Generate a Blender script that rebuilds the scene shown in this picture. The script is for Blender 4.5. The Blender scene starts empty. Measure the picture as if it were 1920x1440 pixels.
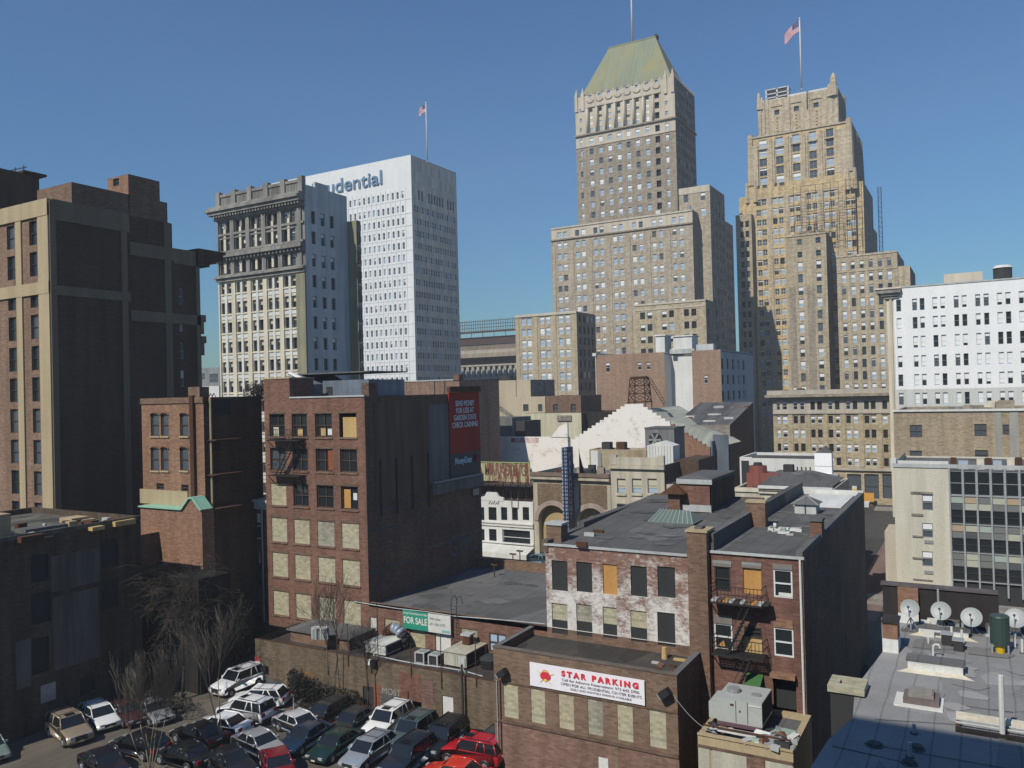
import bpy, math, random
import numpy as np
from mathutils import Vector, Matrix
random.seed(11)
rad = math.radians
SC = bpy.context.scene
COL = SC.collection
# ---------------- camera (calibrated from the street grid's two vanishing points)
CAMH = 25.0
FPX = 1526.0
_X = Vector((2660, 83, 1526)).normalized()
_Y = Vector((875, 7, -1526)); _Y = (_Y - _X * _Y.dot(_X)).normalized()
_Z = _X.cross(_Y)
RW = Matrix((_X, _Y, _Z))            # camera axes -> world axes
cd = bpy.data.cameras.new('camera'); cam = bpy.data.objects.new('camera', cd); COL.objects.link(cam)
cd.sensor_width = 36.0; cd.lens = 36.0 * FPX / 1920.0
cd.clip_start = 0.5; cd.clip_end = 6000
cam.matrix_world = Matrix.Translation((0, 0, CAMH)) @ RW.to_4x4()
SC.camera = cam
# ---------------- sky, sun, exposure
SUN = Vector((0.185, 1.0, -1.0)).normalized()
elev = math.asin(-SUN.z); azim = math.atan2(-SUN.x, -SUN.y)
w = bpy.data.worlds.new('World'); SC.world = w; w.use_nodes = True
nt = w.node_tree; bg = nt.nodes['Background']
sk = nt.nodes.new('ShaderNodeTexSky'); sk.sky_type = 'NISHITA'; sk.sun_disc = False
sk.sun_elevation = elev; sk.sun_rotation = azim % (2 * math.pi)
sk.air_density = 1.5; sk.dust_density = 0.3; sk.ozone_density = 2.2; sk.altitude = 0
tn = nt.nodes.new('ShaderNodeMix'); tn.data_type = 'RGBA'; tn.blend_type = 'MULTIPLY'; tn.inputs[0].default_value = 1; tn.inputs[7].default_value = (.50, .90, 1.38, 1)
nt.links.new(sk.outputs[0], tn.inputs[6]); nt.links.new(tn.outputs[2], bg.inputs[0]); bg.inputs[1].default_value = 0.050
ld = bpy.data.lights.new('sun', 'SUN'); ld.energy = 3.6; ld.angle = rad(0.5); ld.color = (1, .94, .83)
lo = bpy.data.objects.new('sun', ld); COL.objects.link(lo)
lo.rotation_euler = SUN.to_track_quat('-Z', 'Y').to_euler()
vs = SC.view_settings; vs.view_transform = 'Standard'; vs.look = 'None'; vs.exposure = 0.35; vs.gamma = 1; vs.use_curve_mapping = False
SC.cycles.max_bounces = 6; SC.cycles.diffuse_bounces = 3; SC.cycles.glossy_bounces = 3
SC.cycles.use_denoising = True
HAZE = 0.00042

# ---------------- measuring helpers: a photo pixel (1920 x 1440) to a point of the place
def ray(px, py):
    return RW @ Vector((px - 960, 720 - py, -FPX))
C0 = Vector((0, 0, CAMH))
def at_d(px, py, D): return C0 + ray(px, py) * (D / FPX)
def at_z(px, py, z):
    r = ray(px, py); return C0 + r * ((z - CAMH) / r.z)
def at_y(px, py, y):
    r = ray(px, py); return C0 + r * (y / r.y)
def at_x(px, py, x):
    r = ray(px, py); return C0 + r * (x / r.x)

# ---------------- mesh builder
class MB:
    def __init__(s): s.v = []; s.f = []; s.m = []; s.mats = []; s.cur = None
    def mi(s, mat):
        if mat is None: mat = s.cur
        if mat not in s.mats: s.mats.append(mat)
        return s.mats.index(mat)
    def poly(s, pts, mat=None):
        i = len(s.v); s.v += [tuple(p) for p in pts]; s.f.append(tuple(range(i, i + len(pts)))); s.m.append(s.mi(mat))
    def box(s, x0, x1, y0, y1, z0, z1, mat=None, T=None, skip=''):
        P = [(x0, y0, z0), (x1, y0, z0), (x1, y1, z0), (x0, y1, z0), (x0, y0, z1), (x1, y0, z1), (x1, y1, z1), (x0, y1, z1)]
        if T is not None: P = [tuple(T @ Vector(p)) for p in P]
        i = len(s.v); s.v += P; k = s.mi(mat)
        for n, q in (('b', (0, 3, 2, 1)), ('t', (4, 5, 6, 7)), ('f', (0, 1, 5, 4)), ('r', (1, 2, 6, 5)), ('k', (2, 3, 7, 6)), ('l', (3, 0, 4, 7))):
            if n in skip: continue
            s.f.append(tuple(i + a for a in q)); s.m.append(k)
    def cyl(s, p, q, r0, r1=None, n=8, mat=None, caps=True):
        p = Vector(p); q = Vector(q); r1 = r0 if r1 is None else r1
        d = (q - p); 
        if d.length < 1e-6: return
        d.normalize(); a = d.orthogonal().normalized(); b = d.cross(a)
        i = len(s.v); k = s.mi(mat)
        for c, r in ((p, r0), (q, r1)):
            for j in range(n):
                t = 2 * math.pi * j / n; s.v.append(tuple(c + a * (math.cos(t) * r) + b * (math.sin(t) * r)))
        for j in range(n):
            j2 = (j + 1) % n; s.f.append((i + j, i + j2, i + n + j2, i + n + j)); s.m.append(k)
        if caps:
            s.f.append(tuple(i + j for j in reversed(range(n)))); s.m.append(k)
            s.f.append(tuple(i + n + j for j in range(n))); s.m.append(k)
    def tube(s, pts, r, n=6, mat=None):
        for a, b in zip(pts[:-1], pts[1:]): s.cyl(a, b, r, r, n, mat)
    def bar(s, a, b, w, mat=None): s.cyl(a, b, w * .6, w * .6, 4, mat)
    def prism(s, pts, z0, z1, mat=None, top=None):
        n = len(pts)
        for j in range(n):
            a, b = pts[j], pts[(j + 1) % n]
            s.poly([(a[0], a[1], z0), (b[0], b[1], z0), (b[0], b[1], z1), (a[0], a[1], z1)], mat)
        s.poly([(p[0], p[1], z1) for p in pts], top or mat); s.poly([(p[0], p[1], z0) for p in reversed(pts)], mat)
    def xzprism(s, pts, y0, y1, mat=None, side=None):
        n = len(pts)
        s.poly([(p[0], y0, p[1]) for p in pts], mat); s.poly([(p[0], y1, p[1]) for p in reversed(pts)], mat)
        for j in range(n):
            a, b = pts[j], pts[(j + 1) % n]
            s.poly([(a[0], y0, a[1]), (a[0], y1, a[1]), (b[0], y1, b[1]), (b[0], y0, b[1])], side or mat)
    def add_mesh(s, me, T):
        i = len(s.v); s.v += [tuple(T @ v.co) for v in me.vertices]
        for p in me.polygons:
            s.f.append(tuple(i + a for a in p.vertices)); s.m.append(s.mi(me.materials[p.material_index]))
    def mesh(s, name, smooth=False):
        me = bpy.data.meshes.new(name); me.from_pydata(s.v, [], s.f)
        for m in s.mats: me.materials.append(m)
        me.polygons.foreach_set('material_index', s.m)
        if smooth: me.polygons.foreach_set('use_smooth', [True] * len(s.f))
        me.update()
        nl = len(me.loops); vi = np.empty(nl, dtype=np.int32); me.loops.foreach_get('vertex_index', vi)
        co = np.array(s.v, dtype=np.float64).reshape(-1, 3)[vi]
        npoly = len(me.polygons); nr = np.empty(npoly * 3); me.polygons.foreach_get('normal', nr); nr = nr.reshape(-1, 3)
        tot = np.empty(npoly, dtype=np.int32); me.polygons.foreach_get('loop_total', tot)
        N = np.repeat(nr, tot, axis=0)
        h = np.hypot(N[:, 0], N[:, 1]); flat = h < .5; hh = np.where(h < 1e-6, 1, h)
        tx, ty = -N[:, 1] / hh, N[:, 0] / hh
        sg = np.where((tx + .5 * ty) < 0, -1, 1); 
        u = np.where(flat, co[:, 0], sg * (co[:, 0] * tx + co[:, 1] * ty)); v = np.where(flat, co[:, 1], co[:, 2])
        uv = me.uv_layers.new(name='UVMap'); uv.data.foreach_set('uv', np.stack([u, v], 1).ravel())
        return me
    def split(s):
        par = list(range(len(s.v)))
        def find(a):
            while par[a] != a: par[a] = par[par[a]]; a = par[a]
            return a
        for f in s.f:
            r = find(f[0])
            for a in f[1:]: par[find(a)] = r
        bx = {}
        for i, v in enumerate(s.v):
            r = find(i); b = bx.setdefault(r, [1e9, 1e9, 1e9, -1e9, -1e9, -1e9])
            for k in range(3): b[k] = min(b[k], v[k]); b[k + 3] = max(b[k + 3], v[k])
        ks = list(bx)
        for i, a in enumerate(ks):          # pieces that touch stay together
            for c in ks[:i]:
                A, B = bx[a], bx[c]
                if all(A[k] - .03 <= B[k + 3] and B[k] - .03 <= A[k + 3] for k in range(3)): par[find(a)] = find(c)
        out = {}
        for f, m in zip(s.f, s.m):
            r = find(f[0]); o = out.setdefault(r, (MB(), {})); q, mp = o; idx = []
            for a in f:
                if a not in mp: mp[a] = len(q.v); q.v.append(s.v[a])
                idx.append(mp[a])
            q.f.append(tuple(idx)); q.m.append(q.mi(s.mats[m]))
        return [o[0] for o in out.values()]
    def obj(s, name, parent=None, smooth=False, loc=None, rotz=0):
        o = bpy.data.objects.new(name, s.mesh(name, smooth)); COL.objects.link(o)
        if parent: o.parent = parent
        if loc is not None: o.location = loc
        if rotz: o.rotation_euler = (0, 0, rotz)
        return o
def tag(o, label=None, cat=None, group=None, kind=None):
    if label: o['label'] = label
    if cat: o['category'] = cat
    if group: o['group'] = group
    if kind: o['kind'] = kind
    return o
def thing(name, label, cat, loc=(0, 0, 0), rotz=0, group=None):
    o = bpy.data.objects.new(name, None); COL.objects.link(o); o.location = loc; o.rotation_euler = (0, 0, rotz)
    o.empty_display_size = .5
    return tag(o, label, cat, group)
def copy_tree(o, parent=None):
    c = o.copy(); COL.objects.link(c); c.parent = parent
    for ch in list(o.children): copy_tree(ch, c)
    return c

# ---------------- materials
def _new(name, rough=.8, metal=0, spec=.3):
    m = bpy.data.materials.new(name); m.use_nodes = True; t = m.node_tree; b = t.nodes['Principled BSDF']
    b.inputs['Roughness'].default_value = rough; b.inputs['Metallic'].default_value = metal
    b.inputs['Specular IOR Level'].default_value = spec
    return m, t, b
def _n(t, k, **kw):
    n = t.nodes.new(k)
    for a, v in kw.items(): setattr(n, a, v)
    return n
def _map(t, scale, loc=(0, 0, 0), obj=False):
    tc = _n(t, 'ShaderNodeTexCoord'); mp = _n(t, 'ShaderNodeMapping'); mp.inputs['Scale'].default_value = scale
    mp.inputs['Location'].default_value = loc
    t.links.new(tc.outputs['Object' if obj else 'UV'], mp.inputs[0]); return mp.outputs[0]
def _noise(t, vec, sc=1, det=5, ro=.6):
    n = _n(t, 'ShaderNodeTexNoise'); n.inputs['Scale'].default_value = sc; n.inputs['Detail'].default_value = det
    n.inputs['Roughness'].default_value = ro
    t.links.new(vec, n.inputs['Vector']); return n.outputs[0]
def _ramp(t, fac, a, b, ca=(0, 0, 0, 1), cb=(1, 1, 1, 1)):
    r = _n(t, 'ShaderNodeValToRGB'); r.color_ramp.elements[0].position = a; r.color_ramp.elements[1].position = b
    r.color_ramp.elements[0].color = ca; r.color_ramp.elements[1].color = cb
    t.links.new(fac, r.inputs[0]); return r.outputs[0]
def _mix(t, fac, a, b, mode='MIX'):
    n = _n(t, 'ShaderNodeMix', data_type='RGBA', blend_type=mode)
    for i, x in ((0, fac), (6, a), (7, b)):
        if isinstance(x, (float, int)): n.inputs[i].default_value = x
        elif isinstance(x, (tuple, list)): n.inputs[i].default_value = tuple(x)[:3] + (1,)
        else: t.links.new(x, n.inputs[i])
    return n.outputs[2]
def _sc(c, k): return tuple(min(1, x * k) for x in c[:3])
def M_wall(name, col, col2=None, brick=None, mort=None, stain=.3, rough=.9, bump=.15, seed=0, vary=.35):
    """masonry: large blotches, rain streaks, grain, optionally brick courses"""
    m, t, b = _new(name, rough); col2 = col2 or _sc(col, .75)
    big = _noise(t, _map(t, (.16, .16, .16), (seed, seed * 2, 0)), 1, 6, .65)
    base = _mix(t, _ramp(t, big, .5 - vary * .5, .5 + vary * .5), col, col2)
    if brick:
        mp = _map(t, (1, 1, 1)); bt = _n(t, 'ShaderNodeTexBrick')
        bt.inputs['Scale'].default_value = 1; bt.inputs['Brick Width'].default_value = brick[0]; bt.inputs['Row Height'].default_value = brick[1]
        bt.inputs['Mortar Size'].default_value = brick[1] * .09; bt.inputs['Bias'].default_value = 0
        t.links.new(mp, bt.inputs['Vector'])
        bt.inputs['Color1'].default_value = (1, 1, 1, 1); bt.inputs['Color2'].default_value = (.62, .58, .56, 1)
        bt.inputs['Mortar'].default_value = tuple(mort or (.9, .9, .88)) + (1,)
        base = _mix(t, 1.0, base, bt.outputs[0], 'MULTIPLY')
    st = _noise(t, _map(t, (.9, .07, 1), (seed * 3, 0, 0)), 1, 4, .6)
    k = 1 - stain
    base = _mix(t, 1.0, base, _ramp(t, st, .38, .62, (k, k, k * .98, 1), (1, 1, 1, 1)), 'MULTIPLY')
    gr = _noise(t, _map(t, (5, 5, 5)), 1, 4, .7)
    base = _mix(t, 1.0, base, _ramp(t, gr, .3, .7, (.78, .78, .78, 1), (1.0, 1.0, 1.0, 1)), 'MULTIPLY')
    t.links.new(base, b.inputs['Base Color'])
    if bump:
        bp = _n(t, 'ShaderNodeBump'); bp.inputs['Strength'].default_value = bump; bp.inputs['Distance'].default_value = .05
        t.links.new(gr, bp.inputs['Height']); t.links.new(bp.outputs[0], b.inputs['Normal'])
    return m
def M_plain(name, col, rough=.6, metal=0, spec=.4, vary=.12, sc=3.0, obj=False):
    m, t, b = _new(name, rough, metal, spec)
    n = _noise(t, _map(t, (sc, sc, sc), obj=obj), 1, 4, .6)
    k = 1 - vary
    t.links.new(_mix(t, 1.0, col, _ramp(t, n, .3, .7, (k, k, k, 1), (1, 1, 1, 1)), 'MULTIPLY'), b.inputs['Base Color'])
    return m
def M_roof(name, col, col2, patch=.4, seed=0, sc=.25):
    m, t, b = _new(name, .92)
    v = _n(t, 'ShaderNodeTexVoronoi'); v.inputs['Scale'].default_value = 1; t.links.new(_map(t, (sc, sc * .6, 1), (seed, 0, 0)), v.inputs['Vector'])
    n1 = _noise(t, _map(t, (.35, .35, 1), (0, seed, 0)), 1, 7, .7)
    c = _mix(t, _ramp(t, n1, .35, .65), col, col2)
    sp = _n(t, 'ShaderNodeSeparateColor'); t.links.new(v.outputs['Color'], sp.inputs[0])
    c = _mix(t, patch, c, _mix(t, 1.0, c, _ramp(t, sp.outputs[0], .1, .9, (.5, .5, .5, 1), (1.3, 1.3, 1.3, 1)), 'MULTIPLY'))
    seam = _n(t, 'ShaderNodeTexWave', wave_type='BANDS', bands_direction='X'); seam.inputs['Scale'].default_value = .32; seam.inputs['Distortion'].default_value = .6
    t.links.new(_map(t, (1, 1, 1)), seam.inputs['Vector'])
    c = _mix(t, 1.0, c, _ramp(t, seam.outputs[0], 0, .03, (.7, .7, .7, 1), (1, 1, 1, 1)), 'MULTIPLY')
    g = _noise(t, _map(t, (9, 9, 9)), 1, 3, .7)
    c = _mix(t, 1.0, c, _ramp(t, g, .3, .7, (.75, .75, .75, 1), (1, 1, 1, 1)), 'MULTIPLY')
    t.links.new(c, b.inputs['Base Color']); return m
def M_paintbrick(name, paint, brickc, thr=.5, seed=0, width=.06, zr=None):
    m, t, b = _new(name, .9)
    n1 = _noise(t, _map(t, (.42, .5, 1), (seed, seed, 0)), 1, 9, .72)
    n2 = _noise(t, _map(t, (3.5, 6, 1), (seed, 0, 0)), 1, 6, .75)
    s = _mix(t, .38, n1, n2)
    if zr:      # more bare brick towards the top of the wall
        sp = _n(t, 'ShaderNodeSeparateXYZ'); t.links.new(_map(t, (1, 1, 1)), sp.inputs[0]); g = _n(t, 'ShaderNodeMapRange'); t.links.new(sp.outputs[1], g.inputs[0])
        g.inputs[1].default_value = zr[0]; g.inputs[2].default_value = zr[1]; g.inputs[3].default_value = .06; g.inputs[4].default_value = -.09
        ad = _n(t, 'ShaderNodeMath', operation='ADD'); t.links.new(s, ad.inputs[0]); t.links.new(g.outputs[0], ad.inputs[1]); s = ad.outputs[0]
    mask = _ramp(t, s, thr - width, thr + width)
    bt = _n(t, 'ShaderNodeTexBrick'); bt.inputs['Scale'].default_value = 1; bt.inputs['Brick Width'].default_value = .4; bt.inputs['Row Height'].default_value = .13
    bt.inputs['Mortar Size'].default_value = .012; t.links.new(_map(t, (1, 1, 1)), bt.inputs['Vector'])
    bt.inputs['Color1'].default_value = (1, 1, 1, 1); bt.inputs['Color2'].default_value = (.6, .55, .55, 1); bt.inputs['Mortar'].default_value = (.95, .95, .9, 1)
    bc = _mix(t, 1.0, brickc, bt.outputs[0], 'MULTIPLY')
    t.links.new(_mix(t, mask, bc, paint), b.inputs['Base Color']); return m
def M_glass(name, col, rough=.06, spec=.5):
    m, t, b = _new(name, rough, 0, spec); b.inputs['Base Color'].default_value = tuple(col) + (1,); b.inputs['IOR'].default_value = 1.5
    n = _noise(t, _map(t, (.4, .4, .4)), 1, 2, .5); bp = _n(t, 'ShaderNodeBump'); bp.inputs['Strength'].default_value = .08; bp.inputs['Distance'].default_value = .3
    t.links.new(n, bp.inputs['Height']); t.links.new(bp.outputs[0], b.inputs['Normal'])
    return m
G = {}
G['glass'] = M_glass('window_glass', (.018, .022, .025))
G['glass2'] = M_glass('window_glass_grey', (.07, .085, .10), .12)
G['glassb'] = M_glass('window_glass_sky_tint', (.33, .42, .52), .12)  # pale blue base colour stands in for sky reflected in the panes
G['blind'] = M_plain('window_blind', (.72, .74, .74), .6, vary=.1)
G['blindy'] = M_plain('window_blind_cream', (.5, .47, .36), .7, vary=.1)
G['frw'] = M_plain('frame_white', (.62, .64, .63), .5, vary=.1)
G['frd'] = M_plain('frame_dark', (.035, .033, .03), .5)
G['frg'] = M_plain('frame_grey', (.25, .26, .26), .5)
G['frb'] = M_plain('frame_brown', (.07, .045, .032), .6)
G['cinder2'] = M_wall('cinder_block_grey', (.50, .48, .38), (.36, .35, .29), brick=(.4, .2), mort=(.75, .75, .72), stain=.3, seed=14)
G['cinder3'] = M_wall('cinder_block_cream', (.60, .55, .38), (.50, .46, .33), brick=(.4, .2), mort=(.85, .85, .8), stain=.22, seed=24)
G['ply'] = M_wall('plywood', (.62, .34, .11), (.48, .24, .07), stain=.2, vary=.5)
G['ply2'] = M_wall('plywood_pale', (.60, .42, .19), (.5, .33, .13), stain=.2)
G['cinder'] = M_wall('cinder_block', (.55, .51, .36), (.42, .41, .31), brick=(.4, .2), mort=(.8, .8, .78), stain=.12, seed=4)
G['darkbd'] = M_wall('dark_board', (.035, .038, .04), (.05, .05, .05), stain=.2)
G['metal'] = M_plain('galvanised_metal', (.42, .44, .45), .45, .3, vary=.25)
G['white'] = M_wall('white_paint', (.75, .75, .72), (.62, .62, .58), stain=.15, bump=.05)
G['black'] = M_plain('black_iron', (.02, .02, .02), .6)
G['rust'] = M_wall('rusted_iron', (.12, .05, .025), (.07, .035, .02), stain=.3)
G['tar'] = M_roof('tar_roof', (.10, .098, .095), (.14, .137, .132), .5)
G['tar2'] = M_roof('grey_felt_roof', (.11, .11, .11), (.15, .149, .147), .5, seed=3)
G['tin'] = M_wall('white_trim', (.55, .57, .56), (.4, .42, .42), stain=.2, bump=0)
# ---------------- facades and buildings
def Ff(v=0): return lambda s, z, o: (s, v - o, z)
def Fr(u): return lambda s, z, o: (u + o, s, z)
def facade(mb, F, s0, s1, z0, z1, ops=(), mat=None, rev=.25, rmat=None):
    ops = [(max(a, s0 + .02), min(b, s1 - .02), max(c, z0 + .02), min(d, z1 - .02)) for a, b, c, d in ops]
    ops = [o for o in ops if o[1] > o[0] and o[3] > o[2]]
    zs = sorted({z0, z1} | {o[2] for o in ops} | {o[3] for o in ops})
    for za, zb in zip(zs[:-1], zs[1:]):
        if zb - za < 1e-5: continue
        act = sorted((o[0], o[1]) for o in ops if o[2] <= za + 1e-6 and o[3] >= zb - 1e-6)
        cur = s0
        for a, b in act:
            if a > cur: mb.poly([F(cur, za, 0), F(a, za, 0), F(a, zb, 0), F(cur, zb, 0)], mat)
            cur = max(cur, b)
        if cur < s1: mb.poly([F(cur, za, 0), F(s1, za, 0), F(s1, zb, 0), F(cur, zb, 0)], mat)
    rm = rmat or mat
    for a, b, c, d in ops:
        mb.poly([F(a, c, 0), F(a, d, 0), F(a, d, -rev), F(a, c, -rev)], rm); mb.poly([F(b, c, -rev), F(b, d, -rev), F(b, d, 0), F(b, c, 0)], rm)
        mb.poly([F(a, c, -rev), F(b, c, -rev), F(b, c, 0), F(a, c, 0)], rm); mb.poly([F(a, d, 0), F(b, d, 0), F(b, d, -rev), F(a, d, -rev)], rm)
def band(mb, F, s0, s1, z0, z1, out, mat=None, inn=-.05):
    P = [F(s0, z0, inn), F(s1, z0, inn), F(s1, z0, out), F(s0, z0, out), F(s0, z1, inn), F(s1, z1, inn), F(s1, z1, out), F(s0, z1, out)]
    i = len(mb.v); mb.v += P; k = mb.mi(mat)
    for q in ((0, 3, 2, 1), (4, 5, 6, 7), (0, 1, 5, 4), (1, 2, 6, 5), (2, 3, 7, 6), (3, 0, 4, 7)): mb.f.append(tuple(i + a for a in q)); mb.m.append(k)
WC = {}
def win_mesh(w, h, style, rev):
    """one window: pane, frame, sashes, blind; x 0..w, z 0..h, y into the wall"""
    key = (round(w, 1), round(h, 1), style, rev)
    if key in WC: return WC[key]
    w, h = key[0], key[1]
    kind, fr, blind = style[0], style[1], style[2]
    mb = MB(); y = rev - .04
    pm = {'d': 'glass', 'g': 'glass2', 'b': 'glassb', 'c': 'cinder', 'e': 'cinder2', 'f': 'cinder3', 'p': 'ply', 'q': 'ply2', 'k': 'darkbd', 'w': 'white'}[kind[0]]
    mb.poly([(0, y, 0), (w, y, 0), (w, y, h), (0, y, h)], G[pm])
    t = min(.09, w * .09)
    if kind[0] not in 'cefpqkw' or len(kind) > 1:
        f = G[fr]
        mb.box(0, t, y - .08, y - .01, 0, h, f); mb.box(w - t, w, y - .08, y - .01, 0, h, f)
        mb.box(t, w - t, y - .08, y - .01, 0, t, f); mb.box(t, w - t, y - .08, y - .01, h - t, h, f)
        mb.box(t, w - t, y - .1, y - .01, h * .48, h * .48 + t * .9, f)
        if '+' in kind: mb.box(w / 2 - t / 2, w / 2 + t / 2, y - .09, y - .012, t, h - t, f)
    if blind > 0:
        bm = G['blindy'] if 'y' in kind else G['blind']
        mb.box(t, w - t, y - .055, y - .006, h * (1 - blind * .94) , h - t, bm, skip='bk')
    me = mb.mesh('window'); WC[key] = me; return me
class Bld:
    """a building in its own frame: x along its street front, y into the block, z up"""
    def __init__(s, name, label, corner=None, D=None, left=None, right=None, cat='building', rot=0, origin=None, group=None):
        s.rot = rot; s.R = Matrix.Rotation(-rot, 3, 'Z'); s.o = Vector((0, 0, 0)); s.W = s.Dp = s.top = 0
        if origin is not None: s.o = Vector((origin[0], origin[1], 0))
        else:
            P = at_d(corner[0], corner[1], D) if D else at_z(corner[0], corner[1], corner[2])
            s.o = Vector((P.x, P.y, 0)); s.top = P.z
            u, _ = s.F(*left[:2]); s.W = -u
            s.o = s.o + s.R.inverted() @ Vector((u, 0, 0)); s.W = -u
            if right: s.Dp = s.Rr(right[0], right[1], s.W)[0]
        s.e = thing(name, label, cat, (s.o.x, s.o.y, 0), rot, group); s.wins = []; s.rnd = random.Random(hash(name + label) % 1 + len(label) * 7 + 3)
        s.mb = MB()
    def lray(s, px, py): return s.R @ (C0 - s.o), s.R @ ray(px, py)
    def F(s, px, py, v=0):
        c, r = s.lray(px, py); t = (v - c.y) / r.y; p = c + r * t; return p.x, p.z
    def Rr(s, px, py, u=None):
        u = s.W if u is None else u
        c, r = s.lray(px, py); t = (u - c.x) / r.x; p = c + r * t; return p.y, p.z
    def Z(s, px, py, z):
        c, r = s.lray(px, py); t = (z - c.z) / r.z; p = c + r * t; return p.x, p.y
    def fs(s, py, xs, v=0): return [(s.F(a, py, v)[0], s.F(b, py, v)[0]) for a, b in xs]
    def fz(s, px, ys, v=0): return [tuple(sorted((s.F(px, a, v)[1], s.F(px, b, v)[1]))) for a, b in ys]
    def rs(s, py, xs, u=None): return [(s.Rr(a, py, u)[0], s.Rr(b, py, u)[0]) for a, b in xs]
    def rz(s, px, ys, u=None): return [tuple(sorted((s.Rr(px, a, u)[1], s.Rr(px, b, u)[1]))) for a, b in ys]
    def frect(s, x0, y0, x1, y1, v=0):
        xm, ym = (x0 + x1) / 2, (y0 + y1) / 2
        return (s.F(x0, ym, v)[0], s.F(x1, ym, v)[0], s.F(xm, y1, v)[1], s.F(xm, y0, v)[1])
    def rrect(s, x0, y0, x1, y1, u=None):
        xm, ym = (x0 + x1) / 2, (y0 + y1) / 2
        return (s.Rr(x0, ym, u)[0], s.Rr(x1, ym, u)[0], s.Rr(xm, y1, u)[1], s.Rr(xm, y0, u)[1])
    def win(s, face, pos, op, style, rev=.25, lab=None):
        """register a window that fills opening op on the front ('F', pos = y) or right side ('R', pos = x)"""
        if style[0] == 'c': style = (s.rnd.choice('ccef'),) + tuple(style[1:])
        a, b, c, d = op; s.wins.append((face, pos, a, c, b - a, d - c, style, rev, lab))
    def grid(s, face, pos, cols, rows, styles, rev=.25, skip=None):
        ops = []
        for j, (c, d) in enumerate(rows):
            for i, (a, b) in enumerate(cols):
                if skip and skip(i, j): continue
                ops.append((a, b, c, d)); s.win(face, pos, (a, b, c, d), s.pick(styles), rev)
        return ops
    def pick(s, styles):
        t = s.rnd.random() * sum(w for w, _ in styles)
        for w, st in styles:
            t -= w
            if t <= 0: return st
        return styles[-1][1]
    def shell(s, mb, u0, u1, v0, v1, z0, z1, mat, fo=(), ro=(), rev=.25, roof=None, par=.8, pt=.35, rmat=None, side=None):
        """walls with openings, a recessed roof and a parapet with thickness"""
        side = side or mat; roof = roof or G['tar']
        facade(mb, Ff(v0), u0, u1, z0, z1, fo, mat, rev, rmat); facade(mb, Fr(u1), v0, v1, z0, z1, ro, side, rev, rmat)
        mb.poly([(u0, v1, z0), (u0, v0, z0), (u0, v0, z1), (u0, v1, z1)], side); mb.poly([(u1, v1, z0), (u0, v1, z0), (u0, v1, z1), (u1, v1, z1)], side)
        p = pt; zr = z1 - par
        A = [(u0, v0), (u1, v0), (u1, v1), (u0, v1)]; B = [(u0 + p, v0 + p), (u1 - p, v0 + p), (u1 - p, v1 - p), (u0 + p, v1 - p)]
        for j in range(4):
            k = (j + 1) % 4
            mb.poly([A[j] + (z1,), A[k] + (z1,), B[k] + (z1,), B[j] + (z1,)], side)
            mb.poly([B[j] + (z1,), B[k] + (z1,), B[k] + (zr,), B[j] + (zr,)], side)
        mb.poly([b + (zr,) for b in B], roof)
    def part(s, name, mb, label=None, kind=None, smooth=False, parent=None):
        if name in ('sill', 'lintel', 'paint_patch', 'render_patch', 'roof_unit', 'board', 'window_panel', 'roof_vent', 'panel', 'arch_trim', 'spandrel', 'column', 'pinnacle', 'buttress', 'ledge', 'ridge_cap') and kind is None:
            ps = mb.split()
            if 1 < len(ps) < 60:
                for p in ps: o = s.part(name + '', p, label, 'x', smooth, parent); del o['kind']
                return o
        o = mb.obj(name, parent or s.e, smooth)
        if label: o['label'] = label
        if kind: o['kind'] = kind
        return o
    def finish(s, wall='wall', cap=100, sill=None):
        if s.mb.f: s.part(wall, s.mb)
        ws = s.wins
        if len(ws) > cap:
            def key(wn):
                face, pos, a, c, w, h = wn[:6]
                l = Vector((a + w / 2, pos, c + h / 2)) if face == 'F' else Vector((pos, a + w / 2, c + h / 2))
                p = s.R.inverted() @ l + s.o; q = RW.inverted() @ (p - C0)
                if q.z >= 0: return 0
                px = 960 + FPX * q.x / -q.z; py = 720 - FPX * q.y / -q.z
                if not (0 < px < 1920 and 0 < py < 1440): return 0
                vis = getattr(s, 'hide', None)
                if vis and vis(px, py): return 0
                return w * h / q.z ** 2 * (1 if face == 'F' else .4)
            ws = sorted(ws, key=key, reverse=True)
        rest = MB()
        for i, (face, pos, a, c, w, h, st, rev, lab) in enumerate(ws):
            me = win_mesh(w, h, st, rev); rw, rh = max(.1, round(w, 1)), max(.1, round(h, 1))
            rz = 0 if face == 'F' else math.pi / 2
            loc = Vector((a, pos, c)) if face == 'F' else Vector((pos, a, c))
            sx, sz = w / rw, h / rh
            if i < cap:
                o = bpy.data.objects.new('window', me); COL.objects.link(o); o.parent = s.e
                o.location = loc; o.rotation_euler = (0, 0, rz); o.scale = (sx, 1, sz)
                if lab: o['label'] = lab
            else:
                rest.add_mesh(me, Matrix.Translation(loc) @ Matrix.Rotation(rz, 4, 'Z') @ Matrix.Diagonal((sx, 1, sz, 1)))
        if rest.f: s.part('window_rows', rest, kind='stuff')
        return s.e
def lin(a, b, n, w):
    """n intervals of width w whose starts run a..b"""
    return [(a + (b - a) * i / max(1, n - 1), a + (b - a) * i / max(1, n - 1) + w) for i in range(n)]
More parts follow.
